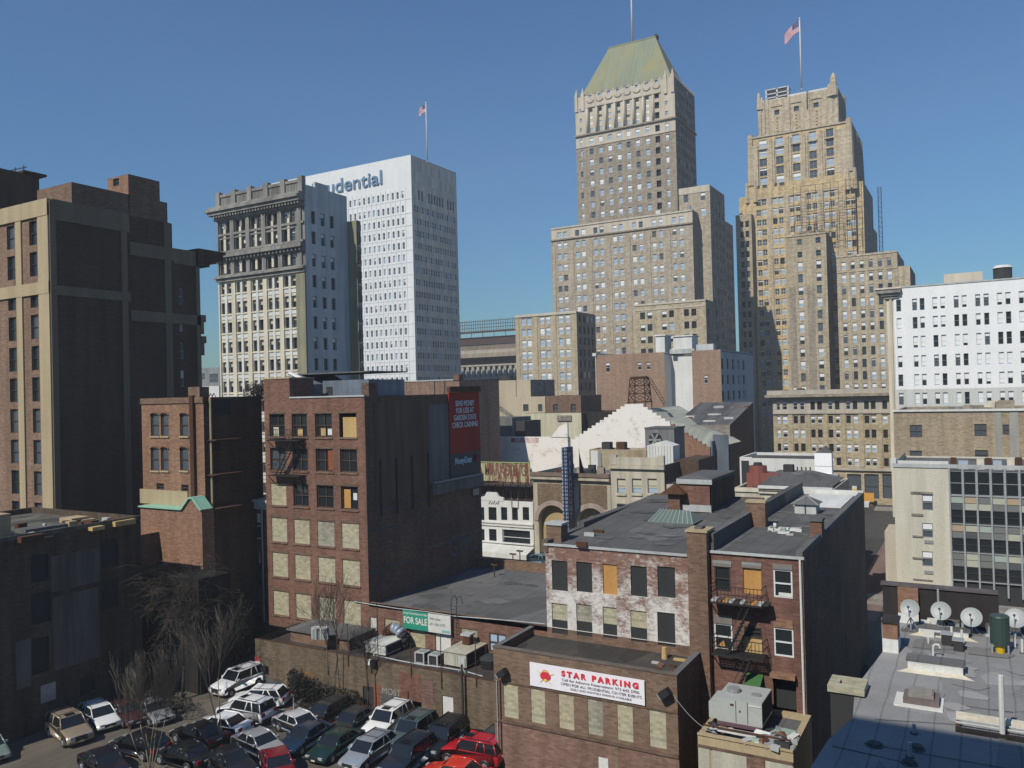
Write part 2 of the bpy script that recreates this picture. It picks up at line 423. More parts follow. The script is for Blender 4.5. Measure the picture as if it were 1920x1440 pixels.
def text(body, size, mat, name, parent, loc, face='F', ext=.02, align='CENTER', off=0.0, xs=1.0, space=1.0, rx=None, shear=0):
    c = bpy.data.curves.new(name, 'FONT'); c.body = body; c.size = size; c.extrude = ext; c.align_x = align; c.offset = off
    c.space_character = space; c.shear = shear
    o = bpy.data.objects.new(name, c); COL.objects.link(o)
    dg = bpy.context.evaluated_depsgraph_get(); me = bpy.data.meshes.new_from_object(o.evaluated_get(dg)); bpy.data.objects.remove(o)
    me.materials.clear(); me.materials.append(mat)
    o = bpy.data.objects.new(name, me); COL.objects.link(o); o.parent = parent; o.location = loc; o.scale = (xs, 1, 1)
    o.rotation_euler = (math.pi / 2, 0, 0 if face == 'F' else math.pi / 2)
    return o
# ================= far towers =================
m_pru = M_wall('white_marble', (.80, .80, .80), (.72, .73, .74), stain=.06, rough=.5, bump=.03)
m_pru2 = M_wall('white_marble_side', (.84, .81, .74), (.78, .76, .70), brick=(1.5, 3.9), mort=(.8, .8, .8), stain=.1, rough=.6, bump=.03)
# ---- white marble office tower with the big blue lettering
def white_tower():
    b = Bld('office_tower', 'tall plain white marble office tower with large blue grey Prudential lettering along its top', (770, 290), 262, (505, 345), (855, 325), 'tower')
    W, D, H = b.W, b.Dp, b.top
    zr = [b.F(757, y)[1] for y in (371, 397.6)]
    pitch = (b.F(757, 397.6)[1] - b.F(760, 397.6 + 23.0 * 14)[1]) / 14
    rows = [(zr[0], zr[0] + 2.2)] + [(zr[1] - i * pitch, zr[1] - i * pitch + 2.15) for i in range(23) if zr[1] - i * pitch > 5]
    p0 = b.F(756.7 - 4, 365)[0]; cp = (p0 - b.F(659 - 4, 380)[0]) / 11.0
    n = int(p0 / cp); cols = [(p0 - i * cp, p0 - i * cp + .85) for i in range(n)]
    sty = [(3, ('b', 'frw', 0)), (6, ('g', 'frw', 0)), (1, ('g', 'frw', .4)), (1, ('d', 'frw', 0))]
    b.hide = lambda x, y: x < 680 or y > 712
    fo = b.grid('F', 0, cols, rows, sty, .35)
    nc = 17; sc = lin(1.2, D - 2.2, nc, 1.0)
    srows = rows[1:]
    ro = b.grid('R', W, sc, srows, [(1, ('b', 'frw', 0)), (3, ('g', 'frw', 0))], .25)
    top = [(b.Rr(787 if k == 0 else k, 365)[0], 0) for k in (784, 790, 803, 808, 813, 818, 823, 828, 838, 843, 848)]
    tz = (b.Rr(787, 374)[1], b.Rr(787, 357)[1])
    ro2 = [(a, a + 1.0, tz[0] - .3, tz[1]) for a, _ in top]
    for o in ro2: b.win('R', W, o, ('g', 'frg', 0), .35)
    b.shell(b.mb, 0, W, 0, D, 0, H, m_pru, fo, ro + ro2, .35, roof=G['tin'], side=m_pru2)
    # pilaster lines in front
    r = MB()
    for i in range(len(cols)):
        x = cols[i][0] + .42 + cp / 2
        if x < W - .4: band(r, Ff(0), x - .10, x + .10, 4, rows[0][1] + 1, .12, m_pru)
    for a, z in rows: band(r, Ff(0), .3, W - .3, a - .62, a - .4, .10, m_pru)
    for a, z in srows: band(r, Fr(W), .3, D - .3, a - .55, a - .4, .10, m_pru2)
    b.part('rib', r)
    m_let = M_plain('sign_letter_blue', (.12, .22, .33), .5)
    x1 = b.F(719, 330)[0]; x0 = b.F(588, 345)[0]; z0 = b.F(719, 344.5)[1]
    t = text('Prudential', 6.6, m_let, 'sign_lettering', b.e, (x1, -.25, z0), align='RIGHT', ext=.2, off=.04)
    wd = t.dimensions.x; t.scale = ((x1 - x0) / max(wd, 1), 1, 1)
    k = MB()
    for (px, s) in ((620, 1.2), (660, 1.6), (750, 1.5), (756, 1.0)):
        u = b.F(px, 300)[0]; k.box(u, u + s, 3, 3 + s, H - .8, H + s * .7, G['white'])
    k.box(W * .3, W * .75, D * .35, D * .7, H - .8, H + .6, m_pru2)
    b.part('roof_vent', k)
    b.finish(); return b
def flag_mesh(L, Hh, drop, waves=.25):
    mb = MB(); nx, nz = 12, 13
    cr = M_plain('flag_red', (.42, .015, .03), .8); cw = M_plain('flag_white', (.62, .60, .62), .8); cb = M_plain('flag_blue', (.012, .02, .11), .8)
    def P(i, k):
        u = i / nx; return (-L * u * (1 - .08 * u), waves * math.sin(u * 7 + k * .2) * (0.3 + u), -Hh * k / nz - drop * u ** 1.2 + .1 * math.sin(u * 6))
    for i in range(nx):
        for k in range(nz):
            mat = cb if (i < 5 and k < 7) else (cr if k % 2 == 0 else cw)
            mb.poly([P(i, k), P(i + 1, k), P(i + 1, k + 1), P(i, k + 1)], mat)
    for i in range(4):
        for k in range(3):
            a = Vector(P(i, k * 2 + 1)); mb.box(a.x - L * .04, a.x, a.y - .05, a.y + .05, a.z - Hh * .04, a.z, cw)
    return mb
def flagpole(label, base, top, r, flag=None):
    t = thing('flagpole', label, 'flagpole', base)
    h = top.z - base.z
    m = MB(); m.cyl((0, 0, 0), (0, 0, h), r, r * .6, 8, G['white']); m.obj('pole', t, True)
    m = MB(); m.cyl((0, 0, h), (0, 0, h + r * 2), r * 1.4, r * .4, 8, G['white']); m.cyl((0, 0, 0), (0, 0, r), r * 1.5, r * 1.2, 10, G['metal']); m.obj('finial', t)
    if flag:
        L, Hh, drop = flag
        f = flag_mesh(L, Hh, drop).obj('flag', t); f.location = (-r, 0, h - .4)
        f['label'] = 'American flag of red and white stripes with a starred blue corner'
    return t
BW = white_tower()
pb = at_d(801, 298, 268); pt = at_d(799, 193, 268); pb.z = BW.top - .8
flagpole('thin white flagpole with a small American flag on the white marble tower', pb, Vector((pb.x, pb.y, pt.z)), .22, (3.0, 2.6, .8))

# ---- old office tower: soot darkened upper floors, cream lower floors, blank bluish side
m_crm = M_wall('cream_terracotta', (.74, .68, .54), (.63, .57, .46), stain=.2, seed=2, bump=.1)
m_soot = M_wall('sooty_stone', (.36, .345, .31), (.22, .215, .20), stain=.4, seed=5, bump=.2)
m_olive = M_wall('olive_stone', (.34, .32, .21), (.25, .24, .17), stain=.3, seed=1)
m_bluw = M_wall('grey_blue_render', (.60, .62, .62), (.50, .53, .54), stain=.2, seed=3, bump=.05)
def old_office():
    b = Bld('office_tower', 'old narrow office tower, sooty grey carved top floors over cream lower floors', (570, 362), 144, (408, 392), (650, 376), 'tower')
    W, D, H = b.W, b.Dp, b.top
    xs = [(416, 423.4), (428, 436), (444.8, 452.6), (457, 465), (474.3, 482), (486.3, 494.8), (504.2, 512.8), (517.2, 525.6), (534.5, 543.4), (548, 557)]
    cols = b.fs(590, xs)
    up = b.fz(550, [(393, 416), (429, 452), (475, 498)])
    lo_ = b.fz(552, [(516, 536), (554, 576), (593.5, 614), (632.5, 654), (671.5, 693), (710, 732)])
    h = lo_[0][1] - lo_[0][0]; p = lo_[0][0] - lo_[-1][0]; p /= 5
    for k in range(1, 9):
        z = lo_[5][0] - k * p
        if z > 2 and k < 6: lo_.append((z, z + h))
    zs = b.F(552, 506)[1]
    dk = [(5, ('d', 'frd', 0)), (4, ('d', 'frg', .5)), (2, ('g', 'frg', .3))]
    fo1 = b.grid('F', 0, cols, up, dk, .5)
    fo2 = b.grid('F', 0, cols, lo_, [(5, ('dy', 'frd', .5)), (3, ('d', 'frd', 0)), (2, ('gy', 'frd', .3))], .5)
    sxs = b.rs(520, [(586, 593.6), (603.9, 611.7), (620.9, 628.6)])
    srow = b.rz(590, [(397, 420.6), (434.7, 458), (476.7, 500), (516, 539), (555, 577), (593, 616), (632, 655), (671.5, 694), (711, 733)])
    ro = b.grid('R', W, sxs, srow, [(5, ('d', 'frd', 0)), (4, ('d', 'frg', .35)), (1, ('g', 'frg', .5))], .4)
    facade(b.mb, Ff(0), 0, W, 0, zs, fo2, m_crm, .5); facade(b.mb, Ff(0), 0, W, zs, H, fo1, m_soot, .5)
    facade(b.mb, Fr(W), 0, D, 0, H, ro, m_bluw, .4)
    b.mb.poly([(0, D, 0), (0, 0, 0), (0, 0, H), (0, D, H)], m_olive); b.mb.poly([(W, D, 0), (0, D, 0), (0, D, H), (W, D, H)], m_olive)
    b.mb.box(.4, W - .4, .4, D - .4, H - 1, H - .6, G['tar'])
    # raised side wall
    rp = MB(); rp.box(W - .5, W + .02, .3, D, H, H + 1.6, m_bluw); rp.box(W - .5, W + .02, D * .25, D * .55, H + 1.6, H + 2.6, m_bluw); b.part('parapet', rp)
    # pilasters, sills, cornices
    o = MB(); pil = [(cols[2 * i + 1][1], cols[2 * i + 2][0]) for i in range(4)]
    edge = [(0.0, cols[0][0] - .15), (cols[-1][1] + .1, W)]
    for a, c in pil + edge:
        m = (a + c) / 2; hw = min(.5, (c - a) / 2 - .02)
        band(o, Ff(0), m - hw, m + hw, 2, zs - 1, .28, m_crm if c < W - .1 else m_olive)
        band(o, Ff(0), m - hw, m + hw, zs + .1, H - 2.4, .35, m_soot)
    band(o, Ff(0), cols[-1][1] + .15, W, 2, zs, .3, m_olive)
    for i in range(5):
        a, c = cols[2 * i][1], cols[2 * i + 1][0]; band(o, Ff(0), a + .02, c - .02, 2, zs - 1, .18, G['white'])
        band(o, Ff(0), a + .02, c - .02, zs + 1, H - 4, .18, m_crm)
    for (z, t) in lo_:
        band(o, Ff(0), cols[0][0], cols[-1][1], z - .35, z - .12, .22, m_crm)
        for i in range(5): band(o, Ff(0), cols[2 * i][0], cols[2 * i + 1][1], z - 1.15, z - .5, .1, G['white'])
    for (z, t) in up: band(o, Ff(0), .3, W - .1, z - .5, z - .1, .3, m_soot); band(o, Ff(0), cols[0][0], cols[-1][1], t + .1, t + .35, .2, m_soot)
    b.part('pilaster', o)
    c = MB()
    z1, z2 = b.F(552, 466)[1], b.F(552, 456)[1]
    for (z, hh, out) in ((zs - .6, .5, .5), (zs, .4, .9), (z1 - .6, .5, .7), (z1, .7, 1.3), (z1 + .9, .4, .7)):
        band(c, Ff(0), -out * .6, W + .1, z, z + hh, out, m_soot)
    for i in range(24): u = W * (i + .5) / 24; band(c, Ff(0), u - .12, u + .12, z1 - .55, z1, 1.0, m_soot)
    b.part('cornice', c)
    c = MB()
    for (z, hh, out) in ((H - 2.3, .5, .6), (H - 1.4, .6, 1.5), (H - .8, .5, 1.9), (H - .3, .5, 1.4)):
        band(c, Ff(0), -out * .8, W + .1, z, z + hh, out, m_soot)
        band(c, lambda s, zz, o: (-o, s, zz), 0, D, z, z + hh, out * .8, m_soot)
    for i in range(30): u = W * (i + .5) / 30; band(c, Ff(0), u - .16, u + .16, H - 1.9, H - .8, 1.3, m_soot)
    b.part('cornice', c, label='deep bracketed sooty cornice under the roof balustrade')
    c = MB(); hb = H + 2.6
    band(c, Ff(0), 0, W, H + .2, H + .6, .3, m_soot, -.3); band(c, Ff(0), 0, W, hb - .5, hb, .3, m_soot, -.3)
    for i in range(6): u = .5 + (W - 1.1) * i / 5; band(c, Ff(0), u - .55, u + .55, H + .2, hb + .5, .45, m_soot, -.5)
    for i in range(60): u = .5 + (W - 1) * i / 59; band(c, Ff(0), u - .13, u + .13, H + .5, hb - .4, .12, m_soot, -.12)
    b.part('balustrade', c)
    # lower wing behind
    w2 = b.Rr(676, 422, W + 2.2)[0]
    k = MB(); v0 = D; zt = b.Rr(655, 415, W + .5)[1]
    L_ = w2 - v0; wr = lin(v0 + .12 * L_, v0 + .58 * L_, 2, .27 * L_); rr = [(z, z + 2.3) for z in [zt - 4.5 - 3.65 * i for i in range(14)] if z > 2]
    ro = b.grid('R', W + 2.2, wr, rr, [(3, ('d', 'frd', 0)), (2, ('g', 'frd', .3))], .4)
    b.shell(k, W - 6, W + 2.2, v0, w2, 0, zt, m_olive, (), ro, .4, side=M_wall('brown_grey_side', (.30, .27, .23), (.22, .2, .18), stain=.3, seed=8))
    for a, z in rr: band(k, Fr(W + 2.2), v0 + .3, w2, a - .4, a - .1, .05, m_crm)
    b.part('rear_wing', k)
    b.finish(); return b
old_office()

# ---- stepped skyscraper with the green pyramid roof
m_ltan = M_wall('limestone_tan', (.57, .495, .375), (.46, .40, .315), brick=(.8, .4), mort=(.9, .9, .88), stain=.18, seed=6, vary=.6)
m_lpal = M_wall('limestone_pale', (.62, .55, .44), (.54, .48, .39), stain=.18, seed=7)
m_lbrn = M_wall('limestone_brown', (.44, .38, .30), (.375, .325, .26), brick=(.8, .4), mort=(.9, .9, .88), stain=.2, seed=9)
m_lsid = M_wall('limestone_side', (.38, .34, .29), (.29, .26, .23), brick=(.8, .4), mort=(.9, .9, .9), stain=.3, seed=3)  # darker limestone for right-hand faces: their shade put into the colour
def m_copper():
    m, t, b = _new('green_copper', .75)
    n1 = _noise(t, _map(t, (.07, .05, .05)), 1, 5, .6); s = _noise(t, _map(t, (1.6, .05, .05)), 1, 3, .6)
    c = _mix(t, _ramp(t, n1, .42, .6), (.19, .215, .14), (.29, .25, .10)); c = _mix(t, _ramp(t, s, .45, .6), c, (.23, .25, .19))
    wv = _n(t, 'ShaderNodeTexWave', wave_type='BANDS', bands_direction='X'); wv.inputs['Scale'].default_value = .5; t.links.new(_map(t, (1, 1, 1)), wv.inputs['Vector'])
    c = _mix(t, 1.0, c, _ramp(t, wv.outputs[0], 0, .25, (.7, .7, .7, 1), (1, 1, 1, 1)), 'MULTIPLY')
    t.links.new(c, b.inputs['Base Color']); return m
def setback():
    b = Bld('skyscraper', 'tallest stepped limestone skyscraper topped by a green copper hipped roof', (1264, 143), 262, (1078, 184), (1302, 182), 'skyscraper')
    W, D, H = b.W, b.Dp, b.top
    sty = [(5, ('b', 'frw', 0)), (3, ('b', 'frw', .5)), (2, ('b', 'frw', .3)), (2, ('b', 'frw', .9)), (1, ('b', 'frw', .7)), (2, ('g', 'frg', 0)), (1, ('g', 'frg', .4))]
    b.hide = lambda x, y: (1083 < x < 1300 and 420 < y < 440)
    # upper tower
    zl = b.F(1262, 221)[1]; zc = b.F(1262, 168)[1]; zb = b.F(1262, 245)[1]
    cx = [(1103.8, 1111.2), (1121.3, 1128.8), (1138.5, 1146), (1155.8, 1163.4), (1173.3, 1181), (1191, 1198.8), (1209.6, 1217.5), (1228, 1236.5)]
    cols = b.fs(220, cx); oc = b.fs(220, [(1086.5, 1091), (1247, 1253)])
    ww = cols[0][1] - cols[0][0]
    rows = [(zl - 3.3 - 3.62 * i, zl - 1.35 - 3.62 * i) for i in range(10)]
    m = MB()
    colo = [(a, c) for a, c in cols[:7]]
    crow = [(zl + .9 + 2.35 * i, zl + .9 + 2.35 * i + 1.5) for i in range(4)]
    op = [(a, c, zl + .5, zc - .4) for a, c in cols[:7]]
    dk = [(a, c, z - .1, z + 2.0) for a, c in cols[7:] for z in [zl + .9 + 3.3 * i for i in range(3)] + [r[0] for r in rows]]
    small = [(a + .1, c - .1, z, z + 1.4) for a, c in oc for z in [zl + 1.2 + 3.3 * i for i in range(3)]]
    attic = [((a + c) / 2 - .5, (a + c) / 2 + .5, zc + 3.3, zc + 4.9) for a, c in cols]
    body = b.grid('F', 0, cols[:7] + oc, rows, sty, .3)
    for o in dk: b.win('F', 0, o, ('d', 'frd', 0), .9)
    for o in small + attic: b.win('F', 0, o, ('b', 'frg', 0), .3)
    fo = op + small + attic + body
    sc = lin(D * .12, D * .86, 7, 1.3)
    srows = [(z, z2) for z, z2 in rows] + [(zl + 1 + 3.3 * i, zl + 2.8 + 3.3 * i) for i in range(4)]
    ro = b.grid('R', W, sc, srows, [(5, ('g', 'frg', 0)), (2, ('d', 'frd', 0)), (1, ('b', 'frw', .4))], .3)
    zlow = zl - 42
    facade(m, Ff(0), 0, W, zb, H, [o for o in fo if o[2] >= zb - 2.4 and o[2] > zb] + [o for o in dk if o[2] > zb], m_lpal, .9)
    facade(m, Ff(0), 0, W, zlow, zb, [o for o in fo if o[3] <= zb + .01] + [o for o in dk if o[3] <= zb], m_lbrn, .3)
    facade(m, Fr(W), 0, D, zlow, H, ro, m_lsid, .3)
    m.poly([(0, D, zlow), (0, 0, zlow), (0, 0, H), (0, D, H)], m_lpal); m.poly([(W, D, zlow), (0, D, zlow), (0, D, H), (W, D, H)], m_lpal)
    m.box(.5, W - .5, .5, D - .5, H - 1.2, H - .9, G['tar'])
    b.part('wall', m, label='upper tower of brownish stone with paler colonnaded top storeys')
    m = MB()
    for a, c in op and [(o[0], o[1]) for o in op]:      # colonnade window bays
        for i in range(4):
            z = zl + .8 + (zc - .4 - zl - .6) / 4 * i
            m.box(a, c, .75, .85, z + 1.45, z + 2.6, G['blindy']); 
    b.part('spandrel', m)
    for a, c in cols[:7]:
        for i in range(4):
            z = zl + .6 + (zc - .4 - zl - .6) / 4 * i; b.win('F', 0, (a, c, z, z + 1.7), b.pick(sty), .9)
    m = MB()
    for i in range(8):
        u = (cols[i][1] + (cols[i + 1][0] if i < 7 else cols[i][1] + .9)) / 2 if i < 7 else cols[7][0] - .4
        u = cols[i][0] - .5; m.cyl((u, -.2, zl + .5), (u, -.2, zc - .3), .42, .36, 8, m_lpal)
    b.part('column', m, smooth=True)
    m = MB()
    band(m, Ff(0), -.3, W + .3, zl - .25, zl + .25, .6, m_lbrn); band(m, Fr(W), 0, D, zl - .25, zl + .25, .5, m_lsid)
    band(m, Ff(0), cols[0][0] - 1, cols[7][1] + .6, zc - .1, zc + .45, .35, m_lpal); band(m, Ff(0), 0, W, zb - .1, zb + .15, .2, m_lpal)
    for i in range(8):       # swags
        u = (cols[i][0] + cols[i][1]) / 2
        for k in range(8):
            t0, t1 = math.pi * k / 8, math.pi * (k + 1) / 8
            m.cyl((u - 1.2 * math.cos(t0), -.12, zc + 2.4 - .9 * math.sin(t0)), (u - 1.2 * math.cos(t1), -.12, zc + 2.4 - .9 * math.sin(t1)), .14, .14, 5, m_lbrn)
    b.part('cornice', m)
    # crenellated parapet and corner pinnacles
    m = MB()
    for i in range(26):
        u = .6 + (W - 1.4) * i / 25; m.cyl((u, .1, H), (u, .1, H + (1.3 if i % 2 else .8)), .3, .06, 5, m_lbrn if i % 2 else m_crm)
    for i in range(14):
        v = .5 + (D - 1) * i / 13; m.cyl((W, v, H), (W, v, H + 1.1), .3, .05, 5, m_lsid)
    for u in (.5, 2.9, W - 3.0, W - .6):
        m.box(u - .55, u + .55, -.35, .6, H - 5, H + .9, m_lpal); m.cyl((u, .1, H + .9), (u, .1, H + 3.0), .5, .05, 6, m_lpal)
    b.part('parapet', m)
    rz1 = at_d(1228, 71, 267); R0 = 1.0
    zr = (b.F(1231, 72, D / 2)[1] + b.F(1143, 93, D / 2)[1]) / 2; b.ridge = (b.F(1186, 80, D / 2)[0], D / 2, zr)
    xa = b.F(1143, 92, D / 2)[0]; xb = b.F(1231, 70, D / 2)[0]
    m = MB(); v0, v1 = 1.2, D - 1.2; ym0, ym1 = D / 2 - 1.0, D / 2 + 1.0
    A = [(1, v0, H - .5), (W - 1, v0, H - .5), (W - 1, v1, H - .5), (1, v1, H - .5)]; B_ = [(xa, ym0, zr), (xb, ym0, zr), (xb, ym1, zr), (xa, ym1, zr)]
    mc = m_copper()
    for j in range(4): k = (j + 1) % 4; m.poly([A[j], A[k], B_[k], B_[j]], mc)
    m.poly(B_, mc); b.part('roof', m)
    m = MB(); m.box(xa, xb, ym0 - .1, ym0 + .3, zr, zr + .5, m_copper()); m.box(xb - .5, xb + .4, ym0, ym1, zr - .3, zr + 1.0, G['rust']); b.part('ridge_cap', m)
    # middle block
    V2 = b.F; vv = -5.0
    u0 = b.F(1033.5, 430, vv)[0]; u1, z2 = b.F(1298, 393, vv); vr = b.Rr(1316, 402, u1)[0]
    xs = [(225, 275), (380, 432), (537, 590), (702, 755), (868, 927), (1040, 1098), (1213, 1275)]
    cp = []
    for q in xs:
        for c in q: cp.append((1000 + (c - 17) / 4.57, 1000 + (c + 17) / 4.57))
    c2 = b.fs(475, cp, vv); zt = b.F(1240 / 4.57 + 1000, 300 + 510 / 4.57, vv)[1]
    zz = b.F(1240 / 4.57 + 1000, 300 + 610 / 4.57, vv)[1]; pz = (zz - b.F(1240 / 4.57 + 1000, 300 + 1110 / 4.57, vv)[1]) / 5
    r2 = [(zt - 1.0, zt + .95)] + [(zz - pz * i - 1, zz - pz * i + .95) for i in range(20) if zz - pz * i > 6]
    m = MB(); f2 = b.grid('F', vv, c2, r2, sty, .3)
    s2 = lin(vv + 2, vv + max(3.5, (vr - vv) * .6), 2, 1.2)
    zled = b.F(1293, 418, vv)[1]
    facade(m, Ff(vv), u0, u1, zled, z2, [o for o in f2 if o[2] > zled], m_lpal, .3); facade(m, Ff(vv), u0, u1, 0, zled, [o for o in f2 if o[3] < zled], m_ltan, .3)
    facade(m, Fr(u1), vv, vr, 0, z2, (), m_lsid); m.poly([(u0, D, 0), (u0, vv, 0), (u0, vv, z2), (u0, D, z2)], m_lsid)
    m.box(u0 + .3, u1 - .3, vv + .4, D, z2 - 1.2, z2 - .8, G['tar']); m.box(u0 + .1, u1 - .1, D - .4, D, 0, z2, m_lsid)
    m.box(u1 - 1, u1 - .1, vr - .3, D, 0, z2 - 1, m_lsid)
    b.part('wall', m, label='broad middle block of tan stone with paired windows')
    m = MB(); band(m, Ff(vv), u0 - .2, u1 + .2, zled - .25, zled + .2, .45, m_lbrn); band(m, Ff(vv), u0, u1, z2 - .4, z2 + .1, .25, m_lpal)
    for i in range(6): u = (c2[2 * i + 1][1] + c2[2 * i + 2][0]) / 2; band(m, Ff(vv), u - .9, u + .9, 0, zled - 1.6, .16, m_ltan)
    band(m, Ff(vv), u0, c2[0][0] - .9, 0, zled - 1.6, .16, m_ltan); band(m, Ff(vv), c2[-1][1] + .9, u1, 0, zled - 1.6, .16, m_ltan)
    b.part('pilaster', m)
    # right rear block, its lower step, strip below
    v3 = 1.0; a3 = b.F(1262, 353, v3)[0]; a4, z3 = b.F(1330.5, 346, v3); e3 = b.Rr(1358, 366, a4)[0]
    m = MB(); c3 = b.fs(365, [(1281.5, 1290), (1313.5, 1322)], v3)
    r3 = [(z3 - 4.6 - 4.9 * i, z3 - 2.2 - 4.9 * i) for i in range(1)] + [(z3 - 9.6, z3 - 7.2)]
    f3 = b.grid('F', v3, c3, r3, sty, .3, skip=lambda i, j: False)
    s3 = lin(v3 + 2, e3 - 3, 4, 1.2)
    q3 = b.grid('R', a4, s3, [(z3 - 5 - 3.62 * i, z3 - 3.2 - 3.62 * i) for i in range(18)], [(3, ('g', 'frg', 0)), (2, ('d', 'frd', 0)), (1, ('b', 'frw', .4))], .3)
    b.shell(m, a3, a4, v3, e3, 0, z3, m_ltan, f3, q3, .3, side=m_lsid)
    band(m, Ff(v3), a3, a4, z3 - 2.0, z3 + .05, .12, m_lpal)
    zt4 = b.Rr(1359, 414, a4 - .1)[1]; e4 = b.Rr(1374, 426, a4 - .1)[0]
    q4 = b.grid('R', a4 - .1, lin(e3 + 2, e4 - 3, 3, 1.2), [(zt4 - 5 - 3.62 * i, zt4 - 3.2 - 3.62 * i) for i in range(15)], [(3, ('g', 'frg', 0)), (2, ('d', 'frd', 0))], .3)
    b.shell(m, a3, a4 - .1, e3, e4, 0, zt4, m_ltan, (), q4, .3, side=m_lsid)
    b.part('wall', m, label='plain right hand block stepping down behind the main tower')
    # low front block
    v5 = -14.0; a5 = b.F(1187, 567, v5)[0]; b5, z5 = b.F(1323, 561, v5); e5 = min(b.Rr(1362, 574, b5)[0], 0)
    cp = [(840 + x / 3.2 - 4.6, 840 + x / 3.2 + 4.6) for x in (1168, 1211, 1298, 1342, 1432, 1476)]
    c5 = b.fs(600, cp, v5); z0 = b.F(1300, 585, v5)[1]; pz = (z0 - b.F(1301, 632, v5)[1]) / 2
    r5 = [(z0 - pz * i - 1.1, z0 - pz * i + 1.0) for i in range(12) if z0 - pz * i > 4]
    m_yl = M_wall('yellow_stone', (.60, .51, .35), (.52, .44, .31), brick=(.8, .4), stain=.2, seed=2)
    m = MB(); f5 = b.grid('F', v5, c5, r5, [(6, ('d', 'frd', 0)), (3, ('d', 'frg', .5)), (2, ('b', 'frw', 0))], .3)
    q5 = b.grid('R', b5, lin(v5 + 2, e5 - 3, 2, 1.3), r5, [(1, ('g', 'frd', 0))], .3)
    b.shell(m, a5, b5, v5, e5, 0, z5, m_yl, f5, q5, .3, side=m_lsid); band(m, Ff(v5), a5, b5, z5 - .5, z5 + .05, .2, m_lpal)
    band(m, Ff(v5), a5 + .5, b5 - .5, r5[0][1] + .5, r5[0][1] + .9, .15, m_lpal)
    b.part('wall', m, label='low yellowish front block with dark paired windows')
    m = MB(); m.box(W * .84, W * .84 + 1.6, vv - .2, vv + 1, z2 - .5, z2 + 1.2, G['white']); m.cyl((u1 - 1, vv + .4, z2), (u1 - 1, vv + .4, z2 + 1.4), .4, .6, 8, G['metal']); b.part('roof_vent', m)
    b.finish(); return b
BS = setback()
pp = Vector((BS.o.x + BS.ridge[0], BS.o.y + BS.ridge[1], BS.ridge[2] + .6)); pq = at_y(1184, -60, pp.y)
flagpole('tall bare white mast rising from the green copper roof', Vector((pp.x, pp.y, pp.z - .6)), Vector((pp.x, pp.y, pq.z)), .38)

# low tan wing at the left foot of the skyscraper
m_yt = M_wall('yellow_tan_brick', (.60, .51, .36), (.53, .45, .32), brick=(.5, .25), stain=.2, seed=12)
def tan_wing():
    b = Bld('office_block', 'tan brick block with paired pale windows at the foot of the copper roofed skyscraper', (1081, 584), 243, (966, 591), (1116, 590), 'building')
    W, D, H = b.W, b.Dp, b.top
    cp = [(840 + x / 3.2 - 4.2, 840 + x / 3.2 + 4.2) for x in (455, 490, 567, 603, 680, 720)]
    c = b.fs(640, cp); z0, z1 = b.F(1060, 560 + 120 / 3.2)[1], b.F(1062, 560 + 530 / 3.2)[1]; p = (z0 - z1) / 6
    r = [(z0 - p * i - 1.1, z0 - p * i + 1.05) for i in range(12) if z0 - p * i > 4]
    fo = b.grid('F', 0, c, r, [(5, ('b', 'frw', .4)), (4, ('b', 'frw', 0)), (1, ('b', 'frw', .9))], .3)
    ro = b.grid('R', W, lin(1.5, D - 3, 4, 1.3), r, [(5, ('d', 'frd', 0)), (1, ('b', 'frw', .8))], .3)
    b.shell(b.mb, 0, W, 0, D, 0, H, m_yt, fo, ro, .3, side=M_wall('tan_brick_side', (.36, .31, .25), (.28, .24, .20), brick=(.5, .25), stain=.3))  # side brick darkened, shade of the right-hand wall in its colour
    m = MB(); band(m, Ff(0), 0, W, H - .5, H + .1, .3, m_lpal); band(m, Ff(0), 0, W, r[0][1] + .8, r[0][1] + 1.1, .15, m_lpal)
    for i in range(4): u = (0, (c[1][1] + c[2][0]) / 2 - .7, (c[3][1] + c[4][0]) / 2 - .7, W - 1.3)[i]; band(m, Ff(0), u, u + 1.3, 0, H - .7, .14, m_yt)
    b.part('cornice', m); b.finish()
tan_wing()

